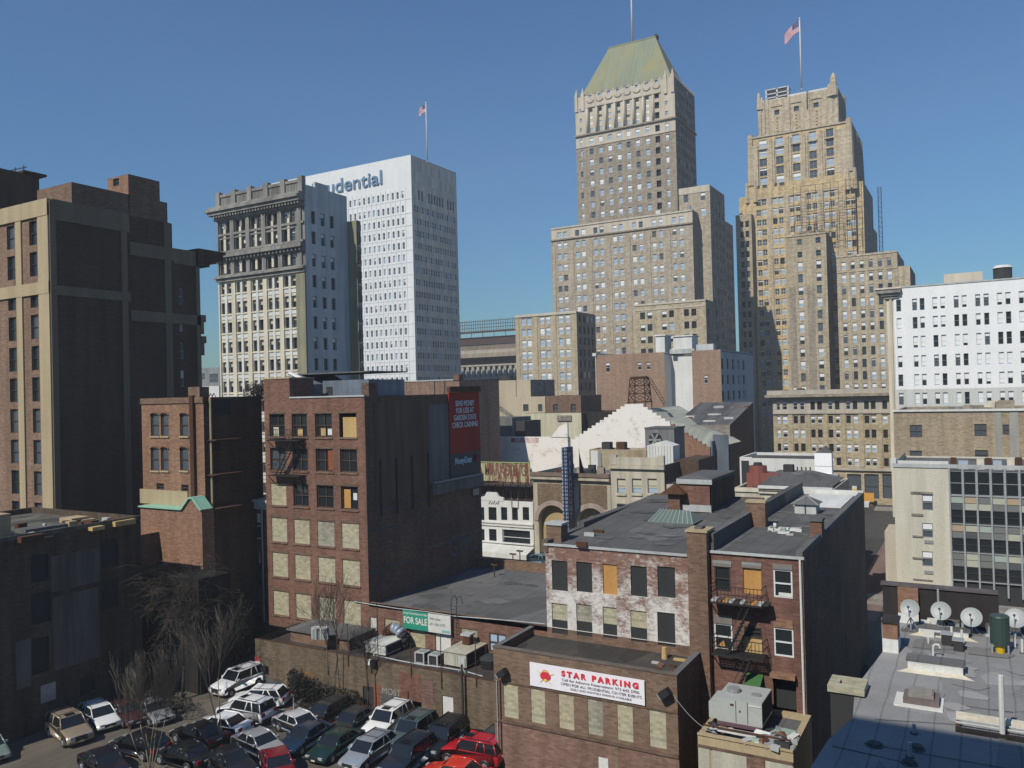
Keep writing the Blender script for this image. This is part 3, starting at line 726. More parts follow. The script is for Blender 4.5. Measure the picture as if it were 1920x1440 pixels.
# ---- art deco tower on the right
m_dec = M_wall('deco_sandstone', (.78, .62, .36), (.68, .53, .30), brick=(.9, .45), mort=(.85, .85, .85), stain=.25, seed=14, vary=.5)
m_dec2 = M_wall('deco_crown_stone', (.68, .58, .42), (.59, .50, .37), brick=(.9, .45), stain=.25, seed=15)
m_decs = M_wall('deco_side', (.38, .33, .26), (.31, .27, .22), brick=(.9, .45), stain=.3, seed=16)  # deco stone darkened: right-hand faces carry shade in the colour
m_tan3 = M_wall('tan_annex_stone', (.60, .51, .36), (.53, .45, .32), brick=(.8, .4), stain=.25, seed=17)
def deco():
    b = Bld('skyscraper', 'yellow sandstone art deco skyscraper with stepped buttressed crown and rooftop sign frame', (1596, 226), 290, (1402, 256), (1615, 250), 'skyscraper')
    W, D, H = b.W, b.Dp, b.top; H2 = H
    sty = [(4, ('b+', 'frw', 0)), (3, ('b+', 'frw', .5)), (3, ('g+', 'frg', 0)), (1, ('d+', 'frg', .3))]
    b.hide = lambda x, y: (x < 1440 and y > 470) or y > 720
    def q(x, y): return 1340 + x / 4.8, 20 + y / 4.8
    # crown
    v1 = 3.0; u0 = b.F(1420.5, 178, v1)[0]; u1, zc = b.F(1571, 163, v1); vr = b.Rr(1583, 178, u1)[0]
    m = MB(); ops = []
    for x, y in ((560, 915), (735, 880), (912, 848)):
        px, py = q(x, y); u, z = b.F(px, py, v1); ops.append((u - .9, u + .9, z - .9, z + .9)); b.win('F', v1, ops[-1], ('g', 'frd', 0), .6)
    b.shell(m, u0, u1, v1, max(vr, v1 + 9), H - 2, zc, m_dec2, ops, (), .6, side=m_decs)
    b.part('wall', m, label='blank crown storey with small round openings')
    m = MB()
    for x0, x1 in ((1421, 1427), (1430, 1434), (1439, 1441), (1478, 1481), (1515, 1518), (1553, 1571)):
        a, c = b.F(x0, 200, v1)[0], b.F(x1, 200, v1)[0]; band(m, Ff(v1), a, c, H - 2, zc + .3, .35, m_dec2)
    for (px, hh, ww) in ((1422.5, 3.6, 1.3), (1428, 1.6, 1.0), (1563, 5.4, 2.1), (1555, 1.6, 1.2)):
        a = b.F(px, 180, v1)[0]; m.cyl((a, v1, zc - 3), (a, v1, zc + hh * .7), ww * .75, ww * .5, 8, m_dec2); m.cyl((a, v1, zc + hh * .7), (a, v1, zc + hh), ww * .5, ww * .15, 8, m_dec2)
    a = u1 - .4; v = max(vr, v1 + 9) - 1; m.cyl((a, v, zc - 12), (a, v, zc + .5), 1.1, .9, 8, m_decs); m.cyl((a, v, zc + .5), (a, v, zc + 2.2), .9, .2, 8, m_decs)
    for px in (1457, 1493, 1531):
        a = b.F(px, 225, v1)[0]
        for k in range(6): band(m, Ff(v1), a - .35 + .1 * (k % 2), a + .25 + .1 * (k % 2), H + .5 + k * 1.2, H + 1.2 + k * 1.2, .3, m_dec)
        band(m, Ff(v1), a - 2, a + 2, zc - 2.8, zc - 2.3, .3, m_dec2)
    b.part('pinnacle', m)
    m = MB(); k0, k1 = b.F(1478, 163, v1)[0], u1 - 1.5; m.box(k0, k1, v1 + .1, v1 + .8, zc, zc + .7, G['white']); b.part('parapet', m)
    # upper body
    zlow = b.F(1590, 323)[1]
    cx = [435, 585, 735, 885, 1040]; cols = b.fs(290, [(1340 + (x - 34) / 4.8, 1340 + (x + 34) / 4.8) for x in cx])
    ys = [b.F(q(1040, y)[0], q(1040, y)[1])[1] for y in (1095, 1180, 1270, 1360, 1447)]
    rows = [(z - 1.5, z + 1.4) for z in ys]
    m = MB(); fo = b.grid('F', 0, cols, rows, sty, .4)
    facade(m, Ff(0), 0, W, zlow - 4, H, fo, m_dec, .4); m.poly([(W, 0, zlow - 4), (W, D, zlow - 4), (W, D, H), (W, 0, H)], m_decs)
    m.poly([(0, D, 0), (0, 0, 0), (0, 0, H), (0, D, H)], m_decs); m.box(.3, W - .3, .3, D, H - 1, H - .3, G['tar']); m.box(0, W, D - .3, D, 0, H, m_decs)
    b.part('wall', m, label='buttressed upper storeys with arched window bays')
    m = MB(); W1 = cols[-1][1]
    for i in range(6):
        a = (cols[i - 1][1] if i else 0); c = cols[i][0] if i < 5 else W
        if i in (0, 5): band(m, Ff(0), a + (.3 if i else 0), c - (.4 if i == 0 else 0), zlow - 3, H - (2.5 if i == 5 else 3.5), .8, m_dec2); continue
        mid = (a + c) / 2; band(m, Ff(0), mid - 1.2, mid + 1.2, zlow - 2, H - 2.4, .45, m_dec2); band(m, Ff(0), mid - .4, mid + .4, zlow - 1, H - 1.8, .8, m_dec2)
    for a, c in cols: band(m, Ff(0), a - .4, c + .4, rows[0][0] - .7, rows[0][0] - .35, .5, m_dec2)
    for u in (0.9, W - .8): m.cyl((u, 0, zlow), (u, 0, H + 1.0), 1.5, 1.0, 8, m_dec2)
    band(m, Ff(0), -.2, W + .2, H - .5, H + .1, .4, m_dec2)
    for v in (D * .35, D * .75): m.cyl((W + .2, v, zlow), (W + .2, v, H - 2), 1.3, .8, 8, m_decs)
    b.part('buttress', m)
    # main shaft
    v3 = -4.0; a0 = b.F(1399, 346, v3)[0]; a1, z3 = b.F(1602, 322, v3); er = b.Rr(1622, 345, a1)[0]
    px = [398, 447, 545, 600, 700, 755, 852, 908, 1010, 1065, 1203, 1252]
    c3 = b.fs(410, [(1340 + (x - 20) / 4.8, 1340 + (x + 20) / 4.8) for x in px], v3)
    zs = [b.F(1340 + 447 / 4.8, 300 + y / 4.8, v3)[1] for y in (380, 1375)]; p = (zs[0] - zs[1]) / 11
    r3 = [(zs[0] - p * i - 1.15, zs[0] - p * i + 1.05) for i in range(22) if zs[0] - p * i > 5]
    m = MB(); f3 = b.grid('F', v3, c3, r3, [(4, ('g+', 'frw', 0)), (2, ('d+', 'frg', .3)), (1, ('d+', 'frd', 0)), (4, ('b+', 'frw', .3))], .4)
    tr = b.fs(352, [(1420, 1425), (1430, 1438), (1452, 1457), (1462, 1471)], v3)
    for a, c in tr: o = (a, c, r3[0][1] + 4.2, r3[0][1] + 5.4); f3.append(o); b.win('F', v3, o, ('d', 'frd', 0), .4)
    s3 = lin(v3 + 1.5, er - 2.5, 4, 1.3)
    q3 = b.grid('R', a1, s3, r3, [(3, ('d', 'frd', 0)), (3, ('g', 'frg', 0))], .4)
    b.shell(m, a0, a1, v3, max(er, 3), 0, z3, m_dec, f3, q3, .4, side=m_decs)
    b.part('wall', m, label='main yellow shaft with rows of paired windows')
    m = MB()
    for i in range(5):
        u = (c3[2 * i + 1][1] + c3[2 * i + 2][0]) / 2; band(m, Ff(v3), u - .8, u + .8, 0, r3[0][1] + .4, .3, m_dec2)
    for i in range(5): u = (c3[2 * i][0] + c3[2 * i][1]) / 2 + 1.2; band(m, Ff(v3), u - 2.2, u + 2.6, r3[0][1] + .1, r3[0][1] + .7, .25, m_dec2)
    for px_ in (1400, 1416, 1590, 1603): u = b.F(px_, 340, v3)[0]; m.cyl((u, v3, z3 - 6), (u, v3, z3 + 1.5), .9, .5, 6, m_dec2)
    b.part('pilaster', m)
    # right lower shoulder, left shoulder and left wing
    v4 = -2.0; s0 = b.F(1590, 340, v4)[0]; s1, z4 = b.F(1618, 339, v4); e4 = b.Rr(1636, 362, s1)[0]
    m = MB(); q4 = b.grid('R', s1, lin(v4 + 2, e4 - 3, 3, 1.3), r3[1:], [(3, ('d', 'frd', 0)), (3, ('g', 'frg', 0))], .4)
    b.shell(m, s0, s1, v4, e4, 0, z4, m_dec, (), q4, .4, side=m_decs)
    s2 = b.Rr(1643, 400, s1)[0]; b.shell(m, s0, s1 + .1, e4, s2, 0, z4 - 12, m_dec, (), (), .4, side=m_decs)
    b.part('wall', m, label='right hand shoulder block in shade')
    l0, zl = b.F(1385.5, 371, v4); b_l = a0 + .5
    m = MB(); b.shell(m, l0, b_l, v4, 6, 0, zl, m_dec, (), (), .4); b.part('wall', m, label='small left shoulder block')
    v6 = -7.5; w0, zw = b.F(1379, 404, v6); w1 = b.F(1408.5, 404, v6)[0]
    c6 = b.fs(440, [(1388, 1394.5), (1398, 1404.5)], v6); m = MB(); zz = b.F(1400, 300 + 575 / 4.8, v6)[1]
    f6 = b.grid('F', v6, c6, [(zz - p * i - 1.2, zz - p * i + 1.1) for i in range(18) if zz - p * i > 4], [(4, ('d', 'frd', 0)), (2, ('g', 'frg', 0))], .4)
    b.shell(m, w0, w1, v6, 4, 0, zw, m_tan3, f6, (), .4, side=m_decs); b.part('wall', m, label='narrow left wing with paired windows')
    # plain front annex
    v7 = -16.0; n0 = b.F(1472.5, 444, v7)[0]; n1, zn = b.F(1548.5, 435, v7); e7 = b.Rr(1576, 452, n1)[0]
    m = MB(); c7 = b.fs(520, [(1496.5, 1505.5), (1531, 1540.5)], v7)
    ys = [b.F(1540, 300 + y / 4.8, v7)[1] for y in (938, 1055, 1165, 1285, 1390)]; pp_ = (ys[0] - ys[-1]) / 4
    r7 = [(ys[0] - pp_ * i - 1.4, ys[0] - pp_ * i + 1.5) for i in range(14) if ys[0] - pp_ * i > 4]
    up = [b.F(1535, 300 + y / 4.8, v7)[1] for y in (720, 835)]
    f7 = b.grid('F', v7, c7, r7, [(4, ('d', 'frg', .5)), (3, ('b', 'frw', .6)), (3, ('g', 'frg', 0))], .4)
    f7 += b.grid('F', v7, c7, [(z - 1.0, z + 1.0) for z in up], [(1, ('d', 'frg', 0)), (1, ('g', 'frg', 0))], .4)
    b.shell(m, n0, n1, v7, min(e7, v3 + 6), 0, zn, m_tan3, f7, (), .4, side=M_wall('annex_side', (.24, .21, .18), (.18, .16, .14), brick=(.8, .4)))  # annex side is a darker copy, its shade put into the colour
    b.part('wall', m, label='plain tan annex with two columns of windows'); ZN, N0, N1 = zn, n0, n1
    m = MB()
    for px0, px1 in ((1478, 1490), (1512, 1526)): a, c = b.F(px0, 500, v7)[0], b.F(px1, 500, v7)[0]; band(m, Ff(v7), a, c, 4, zn - 18, .12, m_lbrn); 
    band(m, Ff(v7), n0, n1, zn - .4, zn + .2, .25, m_dec2)
    b.part('pilaster', m)
    m = MB(); rr = random.Random(5)
    for i in range(60):
        u = n0 + 3 + rr.random() * (n1 - n0 - 5); v = v7 + 2 + rr.random() * 5; m.box(u, u + rr.uniform(.3, 1.6), v, v + rr.uniform(.3, 1), zn - .5, zn + rr.uniform(.4, 1.8), rr.choice([m_olive, G['rust'], G['tar2'], m_lsid]))
    b.part('roof_clutter', m, kind='stuff')
    # open steel sign frame above the annex
    m = MB(); g0, g1 = b.F(1488, 370, v7 + 6)[0], b.F(1616, 370, v7 + 6)[0]; zt = b.F(1550, 343, v7 + 6)[1]; z0 = b.F(1488, 436, v7 + 6)[1]
    vf = v7 + 6; nv = 10
    for i in range(nv): u = g0 + (g1 - g0) * i / (nv - 1); m.cyl((u, vf, z0 - (3 if u < n1 else 8)), (u, vf, zt), .09, .09, 4, G['rust'])
    nh = 9
    for k in range(nh): z = z0 + (zt - z0) * k / (nh - 1); m.cyl((g0, vf, z), (g1, vf, z), .065, .065, 4, G['rust'])
    for i in range(nv - 1): u = g0 + (g1 - g0) * i / (nv - 1); m.cyl((u, vf, z0), (u, vf + 2.4, z0 + 6), .1, .1, 4, G['rust'])
    b.part('sign_frame', m)
    m = MB(); vq = 6; tx, tz = b.Rr(1640, 345, s1 + .8)[0], None
    bx = s1 + .8; by = s2 - 1; zt2 = b.Rr(1642, 345, bx)[1]; zb2 = b.Rr(1648, 470, bx)[1]
    for du, dv in ((0, 0), (2, 0), (2, 2), (0, 2)): m.cyl((bx + du * .6, by + dv, zb2), (bx + du * .6, by + dv, zt2), .09, .09, 4, G['black'])
    for k in range(14):
        z = zb2 + (zt2 - zb2) * k / 13; m.tube([(bx, by, z), (bx + 1.2, by, z), (bx + 1.2, by + 2, z), (bx, by + 2, z), (bx, by, z)], .07, 4, G['black'])
        if k < 13: m.cyl((bx, by, z), (bx + 1.2, by + 2, z + (zt2 - zb2) / 13), .06, .06, 4, G['black'])
    b.part('sign_frame', m, label='slim lattice mast on the shaded side')
    # right lower block
    v8 = -15.0; r0 = b.F(1568, 481, v8)[0]; r1, z8 = b.F(1682, 470, v8); e8 = b.Rr(1695, 486, r1)[0]
    px = [1163, 1246, 1326, 1408, 1492, 1576]; c8 = b.fs(520, [(1340 + (x - 19) / 4.8, 1340 + (x + 19) / 4.8) for x in px], v8)
    t0 = b.F(1340 + 1246 / 4.8, 300 + 945 / 4.8, v8)[1]; tz = [b.F(1340 + 1250 / 4.8, 300 + y / 4.8, v8)[1] for y in (1060, 1390)]; p8 = (tz[0] - tz[1]) / 3
    r8 = [(t0 - 1.3, t0 + 1.3)] + [(tz[0] - p8 * i - 1.4, tz[0] - p8 * i + 1.4) for i in range(14) if tz[0] - p8 * i > 4]
    m = MB(); f8 = b.grid('F', v8, c8, r8, [(4, ('d', 'frg', .45)), (4, ('b', 'frw', .5)), (4, ('g', 'frg', .2)), (2, ('d', 'frd', 0))], .4)
    b.shell(m, r0, r1, v8, e8, 0, z8, m_tan3, f8, (), .4, side=m_decs)
    z9 = b.F(1700, 498, v8 + .5)[1]; r9 = b.F(1706, 498, v8 + .5)[0]; e9 = b.Rr(1716, 510, r9)[0]
    b.shell(m, r1, r9, v8 + .5, e9, 0, z9, m_tan3, (), (), .4, side=M_wall('red_brown_side', (.26, .17, .13), (.2, .14, .11), brick=(.5, .25)))
    b.part('wall', m, label='lower right block of tan stone stepping down to the right')
    m = MB()
    for i in range(5): u = (c8[i][1] + c8[i + 1][0]) / 2; band(m, Ff(v8), u - .3, u + .3, 3, r8[0][1] - 3.4, .15, m_dec2)
    band(m, Ff(v8), r0, r1, z8 - .5, z8 + .1, .2, m_dec2); band(m, Ff(v8), r0, r1, r8[1][1] + .6, r8[1][1] + .9, .2, m_dec2)
    b.part('pilaster', m)
    # cooling tower
    vk = v1 + 3; k0, zk0 = b.F(1437, 186, vk); k1, zk1 = b.F(1477, 160, vk)
    m = MB(); m.box(k0 + .3, k1 - .3, vk + .2, vk + 5, zk0 - 1, zk1 - .3, G['darkbd'])
    for u in (k0, (k0 + k1) / 2, k1):
        m.box(u - .3, u + .3, vk - .1, vk + .3, zk0 - 2, zk1, G['metal'])
    for z in (zk0, (zk0 + zk1) / 2 - .4, zk1 - .5): m.box(k0, k1, vk - .1, vk + .25, z, z + .4, G['metal'])
    m.box(k1, k1 + .2, vk, vk + 5, zk1 - .5, zk1, G['metal'])
    m.box(k0 - .5, k1 - 1, vk - .4, vk, zk0 - 1.4, zk0 - .6, G['white'])
    b.part('cooling_tower', m)
    b.finish(); return b, zc
BD, ZC = deco()
pp = at_d(1503, 171, 296); pq = at_d(1498, 35, 296)
flagpole('white flagpole with an American flag blowing left on the deco skyscraper crown', Vector((pp.x, pp.y, ZC - .3)), Vector((pp.x, pp.y, pq.z)), .3, (5.6, 4.2, 3.6))
# ================= near buildings =================
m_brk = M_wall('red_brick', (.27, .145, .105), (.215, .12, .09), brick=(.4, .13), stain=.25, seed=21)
m_brkd = M_wall('dark_side_brick', (.24, .155, .11), (.145, .10, .075), brick=(.4, .13), stain=.2, seed=22, vary=.35)  # darker brick, mainly for right-hand walls: shade put into the colour
m_brko = M_wall('orange_brick', (.36, .21, .135), (.31, .18, .12), brick=(.4, .13), stain=.2, seed=23)
m_brkb = M_wall('brown_brick', (.27, .17, .12), (.22, .145, .105), brick=(.4, .13), stain=.2, seed=24)
m_blk = M_wall('courtyard_shade_brick', (.032, .028, .025), (.022, .02, .018), brick=(.4, .13), stain=.4)  # near black brick with the courtyard's shade in its colour
m_tanb = M_wall('tan_band_stone', (.47, .375, .23), (.42, .34, .215), stain=.15, seed=25)
def fire_escape(b, name_lab, u0, u1, zs, zlow, out=1.1):
    """iron balconies with railings, brackets and stairs on the front wall; separate but fixed to the wall"""
    t = MB(); K = G['black']
    r = MB(); st = MB()
    for z in zs:
        for i in range(9): y = -out * (i + .5) / 9; t.box(u0, u1, y - .035, y + .035, z - .04, z, K)
        t.box(u0, u1, -out - .04, -out, z - .1, z, K)
        for u in (u0, (u0 + u1) / 2, u1): t.box(u - .04, u + .04, -out, 0, z - .1, z - .04, K); t.cyl((u, -out, z - .06), (u, -.02, z - .9), .035, .035, 4, K)
        for h in (.5, 1.0):
            r.tube([(u0, 0, z + h), (u0, -out, z + h), (u1, -out, z + h), (u1, 0, z + h)], .028, 4, K)
        n = int((u1 - u0) / .22)
        for i in range(n + 1): u = u0 + (u1 - u0) * i / n; r.cyl((u, -out, z), (u, -out, z + 1.0), .018, .018, 4, K)
    lv = list(zs) + [zlow]
    for a, c in zip(lv[:-1], lv[1:]):
        ua, ub = u1 - .7, u0 + .9
        for y in (-out + .1, -out + .65): st.cyl((ua, y, a), (ub, y, c), .05, .05, 4, K)
        n = int(abs(a - c) / .24)
        for i in range(1, n):
            k = i / n; x = ua + (ub - ua) * k; z = a + (c - a) * k; st.box(x - .1, x + .1, -out + .1, -out + .65, z - .015, z + .015, K)
        st.cyl((ua, -out + .05, a + .8), (ub, -out + .05, c + .8), .025, .025, 4, K)
    o = b.part('fire_escape', t, label=name_lab); b.part('railing', r, parent=o); b.part('stair', st, parent=o)
    return o
def patches(b, x0, x1, y0, y1, z, n, seed, sl=0, ms=('tar', 'tar2', 'tarp', 'tarl')):
    rr = random.Random(seed); m = MB()
    for i in range(n):
        cx, cy = rr.uniform(x0, x1), rr.uniform(y0, y1); r = rr.uniform(.3, 1.5); k = rr.randint(5, 9); zz = z + .001 * (i + 1)
        m.poly([(min(x1, max(x0, cx + r * rr.uniform(.6, 1.3) * math.cos(2 * math.pi * j / k))), min(y1, max(y0, cy + r * rr.uniform(.4, 1.0) * math.sin(2 * math.pi * j / k))), zz + sl * (cy - y0)) for j in range(k)], G[rr.choice(ms)])
    b.part('roof_patch', m, kind='stuff')
G['tarp'] = M_roof('fresh_tar', (.075, .074, .073), (.10, .10, .098)); G['tarl'] = M_roof('faded_felt', (.17, .168, .163), (.14, .138, .134))
# ---- large tower at the left edge
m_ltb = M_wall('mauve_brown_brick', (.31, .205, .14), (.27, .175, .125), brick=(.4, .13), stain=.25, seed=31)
m_lts = M_wall('brown_brick_side_shade', (.15, .092, .062), (.10, .066, .048), brick=(.4, .13), stain=.3, seed=32)  # tower brick darkened: shade of right-hand walls put into the colour
m_ltp = M_wall('side_pier_shade', (.235, .185, .125), (.20, .16, .11), stain=.2, seed=33)  # front pier stone darkened: shade of the right side in the colour
def left_tower():
    b = Bld('apartment_tower', 'dark brown brick tower with yellow stone piers filling the left edge', (91, 372), 79, (-60, 420), (241, 401), 'tower')
    W, D, H = b.W, b.Dp, b.top
    cols = b.fs(500, [(14, 28), (56, 70)]); cols = [(c[0] - (cols[1][0] - cols[0][0]), c[1] - (cols[1][0] - cols[0][0])) for c in cols[:1]] + cols
    z0 = b.F(62, 280 + 515 / 3.84)[1]; z1 = b.F(62, 280 + 690 / 3.84)[1]; pz = 3.5
    pz = (b.F(62, 280 + 515 / 3.84)[1] - b.F(62, 600 + 1035 / 3.69)[1]) / 7.95
    rows = [(z1 - pz * i, z0 - pz * i) for i in range(13) if z1 - pz * i > 1]
    ops = b.grid('F', 0, cols, rows, [(7, ('d', 'frd', 0)), (2, ('g', 'frb', 0))], .3)
    s2 = b.Rr(322, 418)[0]; z2 = b.Rr(320, 419)[1]; s3 = b.Rr(372, 470)[0]; z3 = b.Rr(340, 468)[1]
    wcol = b.rs(560, [(336, 343)]); wr = [(z3 - 6.2 - pz * i, z3 - 4.4 - pz * i) for i in range(11)]
    facade(b.mb, Ff(0), 0, W, 0, H, ops, m_ltb, .3)
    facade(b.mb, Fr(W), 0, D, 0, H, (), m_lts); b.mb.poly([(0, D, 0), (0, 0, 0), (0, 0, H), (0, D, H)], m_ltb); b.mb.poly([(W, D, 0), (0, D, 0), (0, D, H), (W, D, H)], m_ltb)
    b.mb.box(.3, W - .3, .3, D - .3, H - .9, H - .5, G['tar'])
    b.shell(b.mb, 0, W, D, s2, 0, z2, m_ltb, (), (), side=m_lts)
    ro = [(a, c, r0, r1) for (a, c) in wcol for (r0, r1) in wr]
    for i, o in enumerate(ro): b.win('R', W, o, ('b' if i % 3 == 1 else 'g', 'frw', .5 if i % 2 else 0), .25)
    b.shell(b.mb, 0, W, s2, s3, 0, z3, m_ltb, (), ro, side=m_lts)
    m = MB()
    pf = b.fs(700, [(-4, -14), (36, 46.5), (78, 91)]); T = m_tanb
    for a, c in [(W * .0, W * .06), pf[1], (pf[2][0], W)]: band(m, Ff(0), a, c, 0, H - .4, .15, T)
    u00 = b.F(2, 400)[0]; band(m, Ff(0), 0, W, H - 1.6, H + .02, .2, T)
    zb0, zb1 = b.F(20, 560)[1], b.F(20, 538)[1]; band(m, Ff(0), 0, W, zb0, zb1, .18, T)
    # side piers and bands
    S = m_ltp
    for x0, x1 in ((91, 107), (229, 240)): a, c = b.Rr(x0, 600)[0], b.Rr(x1, 600)[0]; band(m, Fr(W), max(a, 0), c, 0, H - .1, .12, S)
    a, c = b.Rr(310, 600)[0], b.Rr(322, 600)[0]; band(m, Fr(W), a, c, 0, z2, .12, S)
    band(m, Fr(W), .2, D, H - 2.0, H, .16, S)
    za, zb = b.Rr(107, 553)[1], b.Rr(107, 535)[1]; band(m, Fr(W), .2, D, za, zb, .14, S)
    za, zb = b.Rr(243, 478)[1], b.Rr(243, 453)[1]; band(m, Fr(W), D, s2, za, zb, .14, S)
    za, zb = b.Rr(243, 601)[1], b.Rr(243, 581)[1]; band(m, Fr(W), D, s3, za, zb, .14, S)
    band(m, Fr(W), s2, s3, z3 - 1.7, z3, .14, S); band(m, Fr(W), s3 - .5, s3, 0, z3, .14, S); pass
    b.part('pier', m)
    # street cornice seen end on
    m = MB()
    for (z, h, o) in ((z3 - 1.6, .5, 1.2), (z3 - 1.1, .5, 2.2), (z3 - .6, .7, 3.2), (z3 + .1, .3, 3.6)): m.box(0, W + .4, s3 - .3, s3 + o, z, z + h, m_lts)
    for z in (b.Rr(372, 600)[1], b.Rr(376, 640)[1]): m.box(0, W + .2, s3, s3 + .7, z - .2, z + .6, m_ltb); m.box(0, W + .2, s3, s3 + .4, z - 1.6, z - .2, m_ltb)
    b.part('cornice', m)
    # roof houses
    m = MB()
    a0, a1 = b.Rr(146, 338, W - .05)[0], b.Rr(239, 365, W - .05)[0]; zt = b.Rr(134, 341, W - .05)[1]; ae = b.Rr(300, 420, W - .05)[0]
    a0 = b.Rr(134, 345, W - .05)[0]
    m.box(W - 6, W - .05, a0, s2 - .5, H - .6, zt, m_brkb)
    b.part('penthouse', m)
    m = MB(); a2, z4 = b.Rr(240, 326, W - .05); a3 = b.Rr(299, 345, W - .05)[0]
    facade(m, Ff(a2), W - 3.6, W - .04, zt, z4, [(W - 2.6, W - 1.6, zt + 1.2, zt + 2.0)], m_brko, .2); m.box(W - 3.6, W - .04, a2, a3, zt - 4, z4, m_brkb, skip='f')
    m.box(W - 3.6, W - .04, a2, a2 + .1, zt - 4, zt, m_brkb, skip=''); b.win('F', a2, (W - 2.6, W - 1.6, zt + 1.2, zt + 2.0), ('d', 'frd', 0), .2)
    b.part('penthouse', m, label='taller roof house with a small vent opening')
    m = MB(); a4 = 4.0; u4, z5 = b.F(13, 318, a4); u3 = b.F(-40, 318, a4)[0]; e = b.Rr(73, 322, u4)[0]
    m.box(u3, u4, a4 - 3.9, max(e, a4 + 3), H - .6, z5, m_tanb, skip='r'); m.box(u4 - .3, u4 + .01, a4 - 3.9, max(e, a4 + 3), H - .6, z5, m_lts)
    m.box(u3, u4 + .5, a4 + 1.5, max(e, a4 + 3) + .6, z5, z5 + .25, G['rust'])
    for u in (u4 - .3, u4 - 2): m.cyl((u, a4 + 2, z5), (u, a4 + 2, z5 + 1.0), .06, .06, 5, G['black'])
    m.cyl((u3, a4 + 2, z5 + .9), (u4 + .3, a4 + 2, z5 + .7), .06, .06, 5, G['black']); m.cyl((u3, a4 + 2, z5 + .5), (u4 + .3, a4 + 3, z5 + .3), .05, .05, 5, G['black'])
    b.part('penthouse', m, label='dark stair house with a rusty overhanging roof and rails')
    b.finish(cap=60)
left_tower()

# ---- low dark building in front of it
m_low = M_wall('shaded_patched_brick', (.17, .12, .085), (.10, .075, .056), brick=(.4, .13), stain=.5, seed=41, vary=.7)  # shade of the right-hand wall put into the brick colour
m_lowp = M_wall('patched_grey_render', (.19, .185, .165), (.11, .105, .09), stain=.5, seed=44, vary=.6)
def low_left():
    P = at_z(0, 1400, 0); Y1 = at_x(263, 1000, P.x); z = at_x(140, 987, P.x).z
    b = Bld('brick_building', 'low sooty flat roofed building in shade in front of the brown tower', origin=(P.x - 16, P.y - 7.5), cat='building')
    b.W = 16; D = Y1.y - (P.y - 7.5); H = z; b.Dp = D; b.top = H
    ws = [(58, 1040, 92, 1090), (58, 1110, 95, 1168), (190, 1010, 222, 1062), (190, 1086, 222, 1142), (60, 1195, 92, 1262), (150, 1268, 180, 1300)]
    ops = [b.rrect(*w) for w in ws]
    for o in ops: b.win('R', 16, o, ('k', 'frd', 0), .25)
    b.shell(b.mb, 0, 16, 0, D, 0, H, m_tanb, (), ops, side=m_low, roof=M_roof('littered_roof', (.16, .15, .12), (.07, .07, .065), .8, 9, .8), par=.5)
    m = MB()
    for r in ((96, 1035, 188, 1100), (100, 1110, 186, 1245), (30, 1200, 58, 1290)): a, c, z0, z1 = b.rrect(*r); band(m, Fr(16), a, c, z0, z1, .02, m_lowp)
    band(m, Fr(16), 0, D, H - .3, H + .05, .12, m_lowp); b.part('render_patch', m)
    m = MB(); a, c, z0, z1 = b.rrect(76, 1282, 104, 1315); band(m, Fr(16), a, c, z0, z1, .06, G['metal']); b.part('wall_sign', m)
    rr = random.Random(3); m = MB()
    for i in range(46):
        u = 16 - rr.uniform(.5, 7); v = rr.uniform(1, D - 1); s = rr.uniform(.3, 1.8); m.box(u, u + s, v, v + s * rr.uniform(.4, 1.5), H - .5, H - .5 + rr.uniform(.05, .45), rr.choice([G['tin'], m_tanb, G['tar2'], G['ply2'], G['rust']]))
    b.part('roof_debris', m, kind='stuff')
    m = MB(); a = b.Rr(20, 960, 15)[0]; m.box(8, 15, -.5 + a - 6, a, H - .4, H + 1.6, m_tanb); b.part('penthouse', m)
    b.finish()
low_left()

